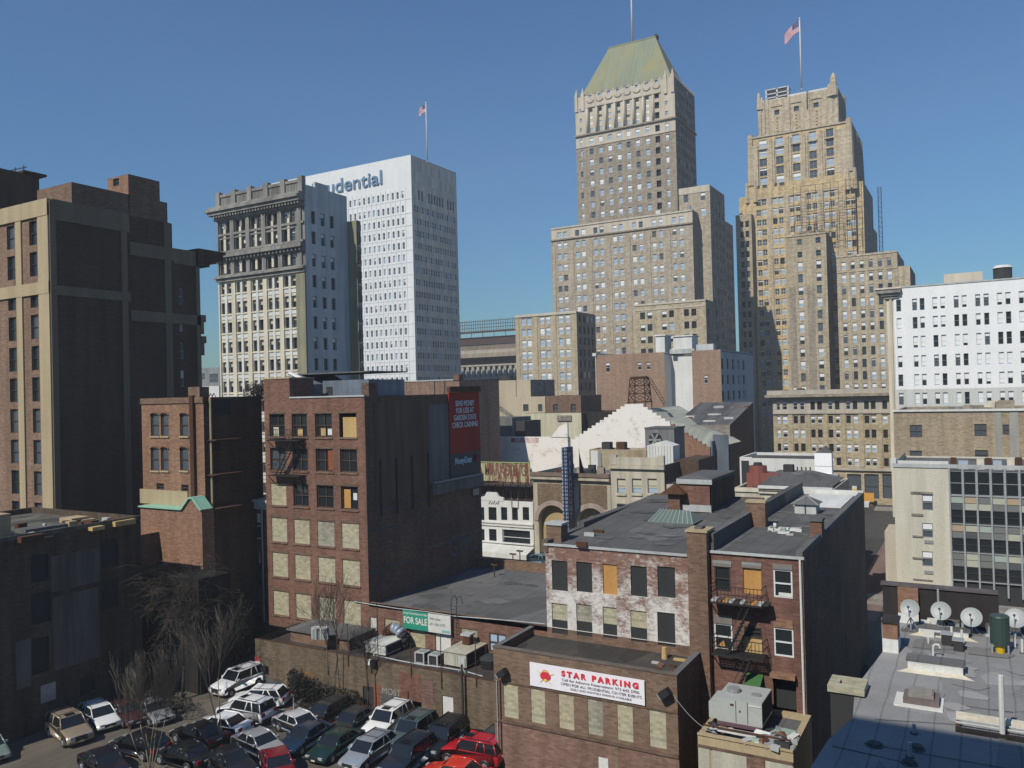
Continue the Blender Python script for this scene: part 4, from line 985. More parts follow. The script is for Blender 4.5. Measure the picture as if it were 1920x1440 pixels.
# ---- orange brick house with paired arched windows
def orange_house():
    b = Bld('brick_house', 'orange brick rear house with arched windows and a mint green gutter', (381, 745), 75.6, (265, 751), (490, 743), 'house')
    W, D, H = b.W, b.Dp, b.top
    m = b.mb
    cw = [(1043, 1100), (1113, 1167), (1245, 1303)]; ops = []
    for y0, y1 in ((650, 803), (885, 1042)):
        for x0, x1 in cw:
            o = b.frect(x0 / 3.69, 600 + y0 / 3.69, x1 / 3.69, 600 + y1 / 3.69); ops.append(o); b.win('F', 0, o, ('g' if x0 % 2 else 'd', 'frb', 0), .25)
    for x0, x1, y0, y1 in ((1083, 1135, 1130, 1175), (1255, 1305, 1140, 1190)):
        o = b.frect(x0 / 3.69, 600 + y0 / 3.69, x1 / 3.69, 600 + y1 / 3.69); ops.append(o); b.win('F', 0, o, ('d', 'frb', 0), .25)
    b.shell(m, 0, W, 0, D, 0, H, m_brko, ops, (), side=m_lts)  # right side of the orange house coloured dark for its shade
    t = MB()
    for a, c, z0, z1 in ops[:6]:
        for k in range(6):
            t0 = math.pi * k / 6; t1 = math.pi * (k + 1) / 6; mx = (a + c) / 2; r = (c - a) / 2 + .06
            t.cyl((mx - r * math.cos(t0), -.03, z1 - .1 + .3 * math.sin(t0)), (mx - r * math.cos(t1), -.03, z1 - .1 + .3 * math.sin(t1)), .09, .09, 4, m_brko)
        band(t, Ff(0), a - .08, c + .08, z0 - .15, z0, .12, m_tanb)
    b.part('arch_trim', t)
    band_ = MB(); band(band_, Ff(0), -.05, W + .05, H - .5, H + .05, .12, m_brkb); x0, x1, z0, z1 = b.frect(264, 919, 353, 946); band(band_, Ff(0), x0, x1, z0, z1, .10, m_tanb); b.part('band', band_)
    # dark downpipe and shaft
    d = MB(); a, c = b.F(361, 850)[0], b.F(368, 850)[0]; d.box(a, c, -.3, .02, 4, H + .2, G['rust']); a = b.F(353, 738)[0]; d.box(a - .4, a + 1.2, .3, 1.4, H - .2, H + 1.0, m_brkb); b.part('downpipe', d)
    # brick extension with coping
    e = MB(); v = -1.3; a = b.F(264, 990, v)[0]; u1 = b.F(379, 990, v)[0]; z = b.F(300, 953, v)[1]; ug0 = b.F(341, 953, v)[0]; up, zp = b.F(358, 935, v)
    pts = [(a, 0), (u1, 0), (u1, b.F(378, 958, v)[1]), (up + .3, zp), (up - .2, zp), (ug0, z), (a, z)]
    e.xzprism(pts, v, -.02, m_brko, m_brko); o = b.part('extension', e, label='gabled orange brick extension')
    g = MB(); GR = M_plain('mint_green_metal', (.27, .50, .37), .5)
    P = [(a, z), (ug0, z), (up - .2, zp), (up + .3, zp), (u1, pts[2][1])]
    for p, q in zip(P[:-1], P[1:]):
        if p[1] == q[1]: g.box(p[0] - .1, q[0], v - .2, -.05, p[1], p[1] + .12, GR)
        else: g.poly([(p[0], v - .15, p[1] + .1), (q[0], v - .15, q[1] + .1), (q[0], -.05, q[1] + .1), (p[0], -.05, p[1] + .1)], GR); g.cyl((p[0], v - .1, p[1] + .05), (q[0], v - .1, q[1] + .05), .12, .12, 4, GR)
    b.part('gutter', g, parent=o)
    k = MB(); y = b.F(280, 1010, v - 1)[1]; k.xzprism([(a, 0), (a + 2.7, 0), (a + 2.7, y + .5), (a, y)], v - 2.2, v - .02, m_brkd); k.box(a + .2, u1 + 3.6, v - 3.4, v - 2.25, 0, b.F(330, 1078, v - 3)[1], m_blk); k.box(a + 2.75, u1 + 3.6, v - 2.25, v - .03, 0, b.F(330, 1080, v - 3)[1], m_blk); b.part('lean_to', k)  # black boxes added where the courtyard lies in shade
    # side clutter: pipes, landings
    s = MB()
    pv = b.Rr(390, 900)[0]; s.cyl((W + .15, pv + .3, 6), (W + .15, pv + .3, H), .11, .11, 6, m_tanb)
    for (px0, py0, px1, py1) in ((388, 750, 432, 778), (388, 826, 412, 846)): q0, q1, z0, z1 = b.rrect(px0, py0, px1, py1); band(s, Fr(W), q0, q1, z0, z1, .06, G['darkbd'])
    for py in (823, 887, 950): q0 = b.Rr(388, py)[0]; q1, zz = b.Rr(440, py)[0], b.Rr(410, py)[1]; s.box(W, W + 1.2, q0, q1, zz - .1, zz, G['rust'])
    b.part('pipe', s)
    b.finish()
orange_house()

# ---- six storey brick building with the boarded windows
def brick_six():
    D0 = 72.8
    b = Bld('brick_building', 'six storey red brick building, lower windows blocked, red billboard on its side', (683, 743), D0, (495, 747), (897, 728), 'building')
    W, D = b.W, b.Dp; H = b.top; bz = 0
    X = [(507.5, 536), (549.5, 578), (593, 624.5), (638.5, 670.5)]
    cols = b.fs(900, X)
    ys = [(775, 820), (842.5, 886), (912.5, 955.5), (981, 1028), (1050, 1097), (1126, 1173)]
    rows = b.fz(655, ys)
    ops = [(a, c, z0, z1) for z0, z1 in rows for a, c in cols]
    kinds = [['d+', 'd+', 'd+', 'q'], ['g+', 'd+', 'd+', 'd+'], ['c', 'd+', 'd+', 'd+'], ['c'] * 4, ['c'] * 4, ['c'] * 4]
    labs = {(0, 3): 'plywood covered window', (2, 0): 'window filled with pale cinder block'}
    for j in range(6):
        for i in range(4):
            a, c = cols[i]; z0, z1 = rows[j]; k = kinds[j][i]
            if (j, i) == (0, 3): b.win('F', 0, (a + .35, c, z0, z1 - .35), ('q', 'frb', 0), .15, 'plywood covered window'); continue
            b.win('F', 0, (a, c, z0, z1), (k, 'frb', 0), .1 if k == 'c' else .3, labs.get((j, i)))
    zt = b.F(510, 711)[1]; ut = b.F(543, 730)[0]
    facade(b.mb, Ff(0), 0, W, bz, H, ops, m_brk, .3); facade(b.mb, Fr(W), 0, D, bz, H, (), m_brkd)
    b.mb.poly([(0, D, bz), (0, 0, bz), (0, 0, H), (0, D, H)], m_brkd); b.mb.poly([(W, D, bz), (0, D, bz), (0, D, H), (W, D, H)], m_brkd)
    b.mb.box(.4, W - .4, .4, D - .4, H - .9, H - .5, G['tar'])
    for x0, x1 in ((0, .4), (W - .4, W - .005)): b.mb.box(x0 + .005, x1, .4, D, H - 1, H - .004, m_brkd, skip='')
    b.mb.box(.4, W - .4, .005, .4, H - 1, H - .003, m_brk)
    b.mb.box(-.0, ut, -.004, 3.2, H - .01, zt, m_brk)
    t = MB(); band(t, Ff(0), ut, W + .04, H - .02, H + .12, .1, G['tin'], -.45); t.box(-.06, ut + .06, -.08, 3.3, zt, zt + .12, m_tanb); b.part('coping', t)
    s = MB()
    for (a, c, z0, z1) in ops: band(s, Ff(0), a - .1, c + .1, z0 - .16, z0 - .02, .1, m_brkb); band(s, Ff(0), a - .12, c + .12, z1 + .02, z1 + .2, .04, m_brkd)
    b.part('sill', s)
    # loose boards seen in openings
    def board(x0, y0, x1, y1, mat, lab, d=.12):
        a, c, z0, z1 = b.frect(x0, y0, x1, y1); q = MB(); q.box(a, c, d, d + .05, z0, z1, mat); b.part('board', q, label=lab)
    board(556.5, 804, 566, 817, G['ply2'], 'small plywood board in second top window')
    board(600, 803, 609, 817, G['ply2'], 'plywood scrap in third top window'); board(613, 804, 623, 816, G['frw'], 'pale scrap in third top window'); board(511, 801, 521, 818, G['blindy'], 'cream board in the first top window')
    board(614, 845, 623, 882, M_wall('orange_door', (.42, .13, .05), (.34, .1, .04)), 'orange panel in third window of second row'); board(644, 918, 656, 953, G['ply'], 'orange board in fourth window of third row'); board(661, 925, 668, 938, G['frw'], 'white scrap in fourth window of third row')
    # side wall fittings
    g = MB(); q0, q1, z0, z1 = b.rrect(803, 750, 897, 925)
    a0, a1 = b.Rr(803, 850)[0], b.Rr(842, 850)[0]
    zt2 = b.Rr(803, 755)[1]; zb2 = b.Rr(820, 922)[1]
    m_gp = M_wall('grey_plaster', (.20, .195, .185), (.14, .138, .132), stain=.35, seed=50)
    band(g, Fr(W), a0, a1 - .05, zb2, zt2 - .2, .05, m_gp); band(g, Fr(W), a0, D - .1, zb2 - .2, zb2 + .9, .45, m_gp); band(g, Fr(W), a0 + .2, D - .2, zb2 + .95, zb2 + 1.1, .5, G['frg'])
    band(g, Fr(W), b.Rr(700, 760)[0], a0 - .3, b.Rr(750, 930)[1], H - .5, .04, M_wall('flat_brown_paint', (.18, .12, .086), (.14, .096, .07), stain=.3)); b.part('plaster', g)
    g = MB()
    for i in range(4): v = b.Rr(800 - 30 * i, 800)[0]; g.cyl((W + .1, v, b.Rr(800, 930)[1] - 1), (W + .1, v, b.Rr(800, 850)[1]), .07, .07, 5, G['darkbd'])
    b.part('pipe', g)
    g = MB()
    for (xa, ya, xb, yb) in ((700, 960, 800, 935), (690, 1000, 740, 988), (800, 1030, 895, 1000), (690, 1078, 790, 1046)):
        v0_, z0_ = b.Rr(xa, ya); v1_, z1_ = b.Rr(xb, yb); g.poly([(W + .06, v0_, z0_), (W + .06, v1_, z1_), (W + .06, v1_, z1_ + .22), (W + .06, v0_, z0_ + .22)], G['tar'])
    b.part('tar_line', g)
    bb = MB(); m_red = M_wall('billboard_red', (.36, .045, .03), (.30, .035, .03), stain=.12, bump=0); m_nv = M_plain('billboard_navy', (.02, .028, .05), .6)
    f0, f1 = a1, D - .15; zt3 = b.Rr(870, 735)[1]; zm = b.Rr(870, 848)[1]; zb3 = b.Rr(870, 898)[1]
    band(bb, Fr(W), f0, f1, zm, zt3, .16, m_red); band(bb, Fr(W), f0, f1, zb3, zm - .005, .16, m_nv); band(bb, Fr(W), f0 - .05, f1 + .05, zt3 + .01, zt3 + .6, .35, G['rust'])
    o = b.part('billboard', bb, label='tall red and navy money transfer billboard')
    mw = M_plain('billboard_white', (.66, .68, .72), .6); mid = (f0 + f1) / 2
    L = ['SEND MONEY', 'FOR LESS AT', 'GARDEN STATE', 'CHECK CASHING']; wd = f1 - f0
    for i, s_ in enumerate(L):
        zz = b.Rr(868, 758 + i * 13.3)[1] - .15
        t = text(s_, .80, mw, 'lettering', o, (W + .2, mid, zz), 'R', .015, off=.012); t.scale = (wd * (.62, .58, .74, .84)[i] / max(t.dimensions.x, .1), 1, 1)
    t = text('MoneyGram', .95, M_plain('logo_pale_blue', (.45, .62, .75), .5), 'lettering', o, (W + .2, mid - wd * .1, b.Rr(868, 868)[1]), 'R', .015, off=.02, shear=.2); t.scale = (wd * .55 / max(t.dimensions.x, .1), 1, 1)
    q = MB(); cy, cz = mid + wd * .32, b.Rr(868, 862)[1]
    for k in range(10): t0 = k / 10 * 2 * math.pi; q.cyl((W + .2, cy + .3 * math.cos(t0), cz + .4 * math.sin(t0)), (W + .2, cy + .1 * math.cos(t0), cz + .15 * math.sin(t0)), .1, .05, 5, m_red)
    q.box(W + .17, W + .2, mid + wd * .2, mid + wd * .4, cz - 4.0, cz - 3.3, G['frg']); b.part('emblem', q, parent=o)
    t = text('GIPHE', 3.2, M_plain('graffiti_grey', (.115, .115, .118), .8), 'graffiti', b.e, (W + .03, b.Rr(870, 1035)[0], b.Rr(870, 1037)[1]), 'R', .005, off=-.02); t.scale = (.62, 1, 1)
    # roof things belonging to the building
    r = MB(); vv = 3.0; a, z0 = b.F(690, 741, vv); r.box(a - .8, a + .1, vv, vv + 1.2, H - .6, b.F(690, 718, vv)[1], m_brkd); b.part('chimney', r)
    r = MB(); v0 = 3.4; a0, zt = b.F(544, 703, v0); a1, _ = b.F(584, 715, v0)
    m_bt = M_wall('blue_grey_tin', (.19, .225, .28), (.13, .16, .2), stain=.3, seed=51); 
    a2, z2 = b.F(672, 711, v0); a25 = b.F(585, 711, v0)[0]
    r.xzprism([(a0, H - .6), (a25, H - .6), (a25 - .5, zt - 1.0), (a0, zt + .1)], v0 + .2, D * .5, m_bt)
    r.box(a25, a2, v0 + 1.5, D * .55, H - .6, z2, m_bt); 
    o = b.part('roof_shed', r)
    r = MB(); r.cyl((a0 - .2, v0 + .1, zt + .2), (a25 - .8, v0 + .1, zt - .7), .22, .22, 5, G['white']); r.cyl((a25 - .8, v0 + .1, zt - .7), (a25 - .1, v0 + .1, H - .4), .25, .25, 5, G['white']); r.box(a0, a2 + .3, v0 + 1.2, D * .56, zt, zt + .12, G['tar2']); r.box(a25 + .5, a25 + 1.3, v0 + 1.45, v0 + 1.5, H - .5, z2 - .6, G['darkbd']); b.part('trim', r, parent=o)
    r = MB(); v1 = D * .5; a, c = b.F(738, 735, v1)[0], b.F(790, 735, v1)[0]; zz = b.F(740, 732, v1)[1]
    r.box(W - 6, W - .5, D * .4, D * .92, H - .5, H - .1, G['white']); b.part('skylight_curb', r)
    f0 = b.fs(800, [(515, 571)])[0]; zz = [b.F(545, y)[1] for y in (824, 890)]
    fire_escape(b, 'rusty fire escape across the two left window columns', f0[0], f0[1], zz, zz[1] - .1, 1.0) if False else fire_escape(b, 'rusty fire escape across the two left window columns', f0[0], f0[1], [zz[0]], zz[1], 1.0)
    t = MB(); K = G['black']
    t.box(f0[0], f0[1], -1.0, 0, zz[1] - .08, zz[1], K)
    for u in (f0[0], f0[1]): t.cyl((u, -1, zz[1]), (u, -.02, zz[1] - 1), .04, .04, 4, K)
    for h in (.5, 1): t.tube([(f0[0], 0, zz[1] + h), (f0[0], -1, zz[1] + h), (f0[1], -1, zz[1] + h), (f0[1], 0, zz[1] + h)], .025, 4, K)
    b.part('fire_escape', t, label='lower landing of the rusty fire escape')
    b.finish(); return b
B6 = brick_six()
# small brick wing squeezed left of it
def small_wing():
    v = B6.o.y + .8; y = v
    a = at_y(457, 1050, y); c = at_y(494.0, 1050, y); zt = at_y(475, 940, y).z
    b = Bld('brick_house', 'narrow brick wing with a white drainpipe left of the six storey building', origin=(a.x, y), cat='house')
    W = B6.o.x - a.x - .05; b.W = W; H = zt; ops = []
    for (x0, y0, x1, y1, st) in ((471, 962, 489, 1010, ('g', 'frw', .4)), (473, 1035, 489, 1056, ('c', 'frd', 0)), (474, 1060, 489, 1100, ('d', 'frb', 0)), (473, 1125, 488, 1180, ('g', 'frg', 0))):
        o = b.frect(x0, y0, x1, y1); ops.append(o); b.win('F', 0, o, st, .2)
    b.shell(b.mb, 0, W, 0, 5, 0, H, m_brk, ops, (), side=m_brkd)
    m = MB(); u = b.F(492, 1000, -.2)[0]; m.tube([(u, -.2, 3), (u, -.2, H - .6), (u - .2, -.3, H)], .07, 6, G['white']); b.part('downpipe', m)
    m = MB(); m.box(-.2, W, -.5, 5, H, H + .25, G['tin']); m.box(.2, W - .4, -.3, 0, H - .7, H - .05, G['tin']); b.part('cornice', m)
    b.finish()
small_wing()

# ---- long low garage with two roof levels along the parking lot
m_gar = M_wall('olive_brown_brick', (.22, .165, .115), (.18, .14, .10), brick=(.4, .13), stain=.35, seed=61, vary=.7)
def garage():
    Pg = at_z(840, 1357, 0); y0 = Pg.y
    yR = B6.o.y
    PL = at_y(478, 1197, y0); xR = at_y(1120, 1300, y0).x
    b = Bld('garage', 'long low brown brick garage beside the parking lot with a FOR SALE sign', origin=(PL.x, y0), cat='building')
    W = xR - PL.x; D = yR - y0 - .0; H1 = b.F(840, 1263)[1]; b.W = W
    ops = []
    def op(x0, y0_, x1, y1_, st, v=0, rev=.15, lab=None):
        o = b.frect(x0, y0_, x1, y1_, v); ops.append((o, v)); b.win('F', v, o, st, rev, lab)
    op(829, 1305, 850, 1356, ('w', 'frw', 0), lab='white metal door in the lot wall')
    op(681, 1288, 701, 1352, ('k', 'frd', 0), lab='dark recessed doorway')
    H1r = H1 - .5
    vR = D - .02; zr = b.F(840, 1160, D)[1]
    x_left = B6.o.x + B6.W - PL.x        # brick building's right corner in this frame
    pb = at_x(895, 1040, PL.x + x_left) ; DB = pb.y - y0
    Hr = b.F(840, 1150, D)[1]
    # front strip
    facade(b.mb, Ff(0), 0, W, 0, H1, [o for o, v in ops], m_gar, .15)
    b.mb.poly([(0, D, 0), (0, 0, 0), (0, 0, H1), (0, D, H1)], m_gar); b.mb.poly([(W, 0, 0), (W, D, 0), (W, D, H1), (W, 0, H1)], m_gar)
    b.mb.box(.3, W - .3, .3, D, H1r - .2, H1r, M_roof('brown_gravel_roof', (.075, .06, .052), (.05, .043, .04), .5, 6, .4)); b.mb.box(0.004, W, .25, .3, H1r - .1, H1 - .004, m_gar); b.mb.poly([(0, 0, H1), (W, 0, H1), (W, .3, H1), (0, .3, H1)], G['rust'])
    # rear wall with boarded openings
    n = len(ops)
    for a in ((692, 1157, 706, 1199, ('w', 'frw', 0)), (721, 1161, 749, 1192, ('c', 'frd', 0)), (768, 1176, 797, 1216, ('c', 'frd', 0)), (816, 1182, 845, 1222, ('w', 'frw', 0)), (864, 1179, 895, 1214, ('c', 'frd', 0)), (917, 1188, 949, 1223, ('b+', 'frb', 0)), (973, 1192, 986, 1206, ('c', 'frd', 0))):
        op(*a, v=D)
    back = [o for o, v in ops[n:]]
    m = MB(); facade(m, Ff(D), x_left, W, H1r - .1, Hr, back, m_brk, .15)
    b.part('wall', m, label='reddish rear wall with boarded openings')
    m = MB(); m.box(x_left, W, D, DB, 0, Hr - .35, G['tar2'], skip='f'); 
    m.box(x_left, W, D, D + .35, Hr - .36, Hr, m_brkb, skip=''); m.box(x_left, W, DB, DB + .5, 0, Hr + .55, m_brkb)
    b.part('roof', m)
    rr = random.Random(8); m = MB()
    for i in range(9):
        u = x_left + rr.uniform(2, W - x_left - 3); v = D + rr.uniform(4, DB - D - 2); m.box(u, u + rr.uniform(.5, 3), v, v + .12, Hr - .35, Hr - .33 + rr.random() * .05, G['tar'])
    for px, py in ((927, 1075), (962, 1054), (975, 1048)): u, v = b.Z(px, py, Hr); m.cyl((u, v, Hr - .4), (u, v, Hr + .9), .06, .06, 6, G['rust']); m.box(u - .4, u + .4, v - .05, v + .05, Hr + .8, Hr + .95, G['rust'])
    b.part('roof_pipe', m)
    patches(b, x_left + 1, W - 1, D + 1, DB - 1, Hr - .345, 26, 5)
    # graffiti and paint patches on the lot wall
    m = MB()
    for (x0, y0_, x1, y1_, c) in ((702, 1285, 712, 1335, (.33, .11, .06)), (748, 1262, 790, 1325, (.26, .13, .095)), (793, 1275, 812, 1320, (.26, .15, .14)), (560, 1258, 592, 1300, (.25, .16, .075)), (715, 1303, 752, 1322, (.13, .13, .135)), (480, 1270, 530, 1292, (.13, .125, .11)), (772, 1318, 816, 1348, (.30, .2, .13))):
        a, c_, z0, z1 = b.frect(x0, y0_, x1, y1_); band(m, Ff(0), a, c_, z0, z1, .012, M_wall('wall_paint_patch', c, _sc(c, .8), brick=(.4, .13), stain=.3))
    b.part('paint_patch', m)
    text('MOST', .72, M_plain('graffiti_white', (.36, .36, .35), .8), 'graffiti', b.e, (b.F(734, 1298)[0], -.03, b.F(734, 1303)[1]), 'F', .005, off=-.01)
    m = MB(); a, c, z0, z1 = b.frect(478, 1232, 488, 1247); zm = (z0 + z1) / 2; band(m, Ff(0), a + .05, c, zm, z1, .05, M_plain('sign_red', (.5, .06, .07), .5)); band(m, Ff(0), a + .05, c, z0, zm, .05, G['white']); b.part('wall_sign', m, label='small red and white sign at the wall corner')
    m = MB(); a, c, z0, z1 = b.frect(493, 1248, 503, 1257); m.box(a, c, -.35, 0, z0, z1, G['black']); b.part('wall_lamp', m)
    m = MB(); a, c, z0, z1 = b.frect(698, 1237, 708, 1256); m.box(a, c, -.3, 0, z0 + .3, z1, G['black']); m.box(a, a + .06, -.2, -.1, z0 - .3, z0 + .3, G['black']); m.box(a - .25, a - .02, -.3, -.05, z1 - .4, z1, G['white']); b.part('wall_lamp', m, label='boxy black lamp on the lot wall')
    m = MB()      # drips, conduits, standing rods, cable
    for px, y0_, y1_ in ((632, 1160, 1240), (653, 1170, 1250), (771, 1205, 1268), (828, 1190, 1292), (893, 1198, 1288), (709, 1130, 1240), (765, 1296, 1318)):
        u0, z0 = b.F(px, y1_, -.08); _, z1 = b.F(px, y0_, -.08); m.cyl((u0, -.08, z0), (u0, -.08, z1), .035, .035, 5, G['rust'])
    b.part('conduit', m)
    m = MB(); pts = []
    for px, py in ((700, 1228), (750, 1239), (795, 1247), (830, 1251), (870, 1258), (905, 1268)): u, z = b.F(px, py, .15); pts.append((u, .15, z))
    m.tube(pts, .05, 5, G['tin'])
    pts = []
    for px, py in ((664, 1128), (700, 1134), (745, 1141), (800, 1147), (850, 1155), (900, 1159), (960, 1164), (1022, 1170)): u, z = b.F(px, py, D - .08); pts.append((u, D - .08, z))
    m.tube(pts, .045, 5, G['tin']); b.part('cable', m)
    # roof ladder with hooped top on the rear wall
    m = MB(); K = G['black']; u0, u1 = b.F(847, 1190, D - .25)[0], b.F(857, 1190, D - .25)[0]; zt = b.F(850, 1150, D - .25)[1]; zb = H1r
    for u in (u0, u1):
        m.cyl((u, D - .25, zb), (u, D - .25, zt + .6), .03, .03, 5, K)
        pts = [(u, D - .25 + .9 * (1 - math.cos(t)) / 1.0 * .5, zt + .6 + .75 * math.sin(t)) for t in [math.pi * i / 8 for i in range(9)]]; m.tube(pts, .03, 5, K)
    for i in range(14): z = zb + (zt + .6 - zb) * i / 13; m.cyl((u0, D - .25, z), (u1, D - .25, z), .02, .02, 4, K)
    b.part('ladder', m)
    # for sale sign
    a, c, z0, z1 = b.frect(760, 1150, 849, 1176, D); z1 = b.F(805, 1150, D)[1] + .1; z0 = z1 - 1.55; mid = b.F(807, 1160, D)[0]
    m = MB(); v = D - .35
    m_gr = M_plain('sign_green', (.02, .26, .17), .5); m.box(a, mid, v, v + .06, z0, z1, m_gr); m.box(mid, c, v, v + .06, z0, z1, G['white']); m.box(c - .9, c - .1, v - .01, v, z0 + .1, z0 + .3, M_plain('sign_teal', (.2, .4, .42), .5))
    for u in (a + .5, c - .5): m.box(u - .04, u + .04, v + .06, D, z0 + .3, z1 - .3, G['rust'])
    o = b.part('for_sale_sign', m, label='green and white FOR SALE sign')
    hw = (mid - a)
    def T(s_, size, mat, u, z, frac, tot):
        t = text(s_, size, mat, 'lettering', o, (u, v - .012, z), 'F', .006, off=.004 if size < .5 else .02); t.scale = (tot * frac / max(t.dimensions.x, .1), 1, 1)
    T('FOR SALE', .78, G['white'], (a + mid) / 2, z0 + .48, .92, hw); T('Large Development Site', .26, G['white'], (a + mid) / 2, z1 - .28, .94, hw); pass
    T('Vicki Linden', .3, G['frg'], mid + (c - mid) * .32, z1 - .5, .5, c - mid); T('201 438 5373', .3, G['frg'], mid + (c - mid) * .42, z1 - .95, .7, c - mid)
    b.finish(); return b, D, H1r, x_left, Hr
BG, GD, GH, GXL, GHR = garage()
# ---- two storey building with the parking banner
m_star = M_wall('brown_brick_star', (.27, .185, .13), (.225, .155, .115), brick=(.4, .13), stain=.2, seed=71)
m_starl = M_wall('worn_red_base', (.33, .19, .15), (.22, .15, .12), brick=(.4, .13), stain=.3, seed=72, vary=.5)
def star():
    zt = 8.0
    P0 = at_z(925, 1230, zt); P1 = at_z(1269, 1267, zt); rot = math.atan2(P1.y - P0.y, P1.x - P0.x) * 0
    b = Bld('brick_building', 'two storey brown brick building with a white STAR PARKING banner', (1269, 1267, zt), None, (925, 1230), (1322, 1207), 'building')
    W = b.W; Q = at_z(1040, 1185, 7.4); D = max(b.Dp, 6)
    Dd = PY0 - b.o.y
    H = zt; cw = [(945, 972), (996, 1022), (1048, 1076), (1102, 1130), (1157, 1186), (1217, 1248)]
    tops = [1283, 1290, 1300, 1309, 1322, 1318]; bots = [1346, 1353, 1361, 1370, 1378, 1386]
    z1 = b.F(958, 1283)[1]; z0 = b.F(958, 1346)[1]; ops = []
    for (x0, x1) in cw:
        a, c = b.F(x0, 1330)[0], b.F(x1, 1330)[0]; ops.append((a, c, z0, z1)); b.win('F', 0, ops[-1], ('c', 'frd', 0), .08, 'tall window filled with pale block')
    zb = z0 - .25
    o2 = b.frect(1146, 1391, 1160, 1440)
    facade(b.mb, Ff(0), 0, W, zb, H, ops, m_star, .08); facade(b.mb, Ff(0), 0, W, 0, zb, [], m_starl)
    facade(b.mb, Fr(W), 0, Dd, 0, H, (), m_brkd)
    b.mb.poly([(0, Dd, 0), (0, 0, 0), (0, 0, H), (0, Dd, H)], m_star)
    hr = H - .55; b.mb.box(.3, W - .3, .3, Dd, hr - .1, hr, M_roof('dusty_tar_roof', (.07, .062, .052), (.045, .042, .04), .7, 4, .5))
    b.mb.box(.003, .3, .3, Dd, hr, H - .003, m_brkd); b.mb.box(W - .3, W - .003, .3, Dd, hr, H - .003, M_wall('mauve_parapet', (.22, .14, .13), (.17, .11, .10), stain=.2)); b.mb.box(.003, W - .003, .003, .3, hr, H - .003, m_star)
    m = MB(); m.box(-.05, W + .05, -.06, .34, H, H + .08, M_wall('worn_coping', (.20, .16, .14), (.13, .11, .10))); m.box(-.05, .34, .35, Dd, H, H + .08, G['tar2']); m.box(W - .34, W + .05, .35, Dd, H, H + .08, G['tar2']); b.part('coping', m)
    m = MB(); band(m, Ff(0), 0, W, zb - .12, zb + .06, .1, m_brkd); band(m, Ff(0), 0, W, z1 + .02, z1 + .12, .05, m_brkd); b.part('ledge', m)
    # banner
    u0, zA = b.F(993, 1242, -.12); u1, zB = b.F(1208, 1275, -.12); zC = b.F(1208, 1322, -.12)[1]; zt_ = (zA + zB) / 2; hB = zB - zC
    m = MB(); m_b = M_plain('banner_vinyl', (.76, .74, .78), .5, vary=.06); n = 14
    for i in range(n):
        a, c = u0 + (u1 - u0) * i / n, u0 + (u1 - u0) * (i + 1) / n; ya, yc = -.12 - .02 * math.sin(i * 1.9), -.12 - .02 * math.sin((i + 1) * 1.9)
        m.poly([(a, ya, zt_ - hB), (c, yc, zt_ - hB), (c, yc, zt_), (a, ya, zt_)], m_b)
    m.poly([(u0, -.08, zt_ - hB), (u0, -.08, zt_), (u1, -.08, zt_), (u1, -.08, zt_ - hB)], m_b)
    o = b.part('banner', m, label='white STAR PARKING vinyl banner'); Wb = u1 - u0
    mr = M_plain('banner_red', (.62, .035, .06), .5); mg = M_plain('banner_grey', (.16, .15, .18), .6)
    def T(s_, size, mat, x, z, wd, off=.0, al='LEFT'):
        t = text(s_, size, mat, 'lettering', o, (x, -.155, z), 'F', .004, al, off); t.scale = (wd / max(t.dimensions.x, .1), 1, 1)
    T('S T A R   P A R K I N G', hB * .31, mr, u0 + Wb * .295, zt_ - hB * .36, Wb * .66, .03)
    T('Call for Advance Reservations: 973 642 3700', hB * .15, mg, u0 + Wb * .295, zt_ - hB * .56, Wb * .66)
    T('OPEN FOR ALL PRUDENTIAL CENTER EVENTS', hB * .155, mg, u0 + Wb * .285, zt_ - hB * .74, Wb * .69)
    T('DAILY AND MONTHLY PARKING AVAILABLE', hB * .12, mg, u0 + Wb * .37, zt_ - hB * .89, Wb * .52)
    m = MB(); cx, cz, r = u0 + Wb * .145, zt_ - hB * .5, hB * .23; my = M_plain('emblem_yellow', (.68, .55, .18), .5)
    def disc(x, z, rx, rz, y, mat, n=18): m.poly([(x + rx * math.cos(-2 * math.pi * i / n), y, z + rz * math.sin(-2 * math.pi * i / n)) for i in range(n)], mat)
    for ang, L in ((150, 2.3), (25, 2.2), (-55, 2.4), (-125, 2.2), (200, .5)):
        t = rad(ang); m.poly([(cx + math.cos(t + .5) * r * .4, -.150, cz + math.sin(t + .5) * r * .4), (cx + math.cos(t) * r * L, -.150, cz + math.sin(t) * r * L * .8), (cx + math.cos(t - .5) * r * .4, -.150, cz + math.sin(t - .5) * r * .4)], my)
    disc(cx, cz + r * .55, r * .72, r * .62, -.151, mr); disc(cx, cz + r * .6, r * .58, r * .48, -.153, my); disc(cx, cz, r * 1.1, r * .82, -.155, mr); disc(cx, cz - r * .75, r * .35, r * .28, -.157, my)
    b.part('emblem', m, parent=o)
    # lamps, conduit, sign
    for (px, py, s) in ((941, 1262, 1), (1246, 1300, 1)):
        m = MB(); u, z = b.F(px, py, -.4); T_ = Matrix.Translation((u, -.45, z)) @ Matrix.Rotation(rad(-35), 4, 'Y'); m.box(-.32, .32, -.18, .3, -.2, .2, G['black'], T=T_); m.cyl((u, -.1, z - .1), (u, 0, z - .1), .1, .1, 6, G['metal']); m.box(-.40, -.32, -.16, .25, -.16, .16, G['metal'], T=T_)
        b.part('floodlight', m)
    m = MB()
    for px in (931, 937): u, z = b.F(px, 1275, -.08); m.cyl((u, -.08, 0), (u, -.08, z), .035, .035, 5, G['tin'] if px == 931 else G['rust'])
    b.part('conduit', m)
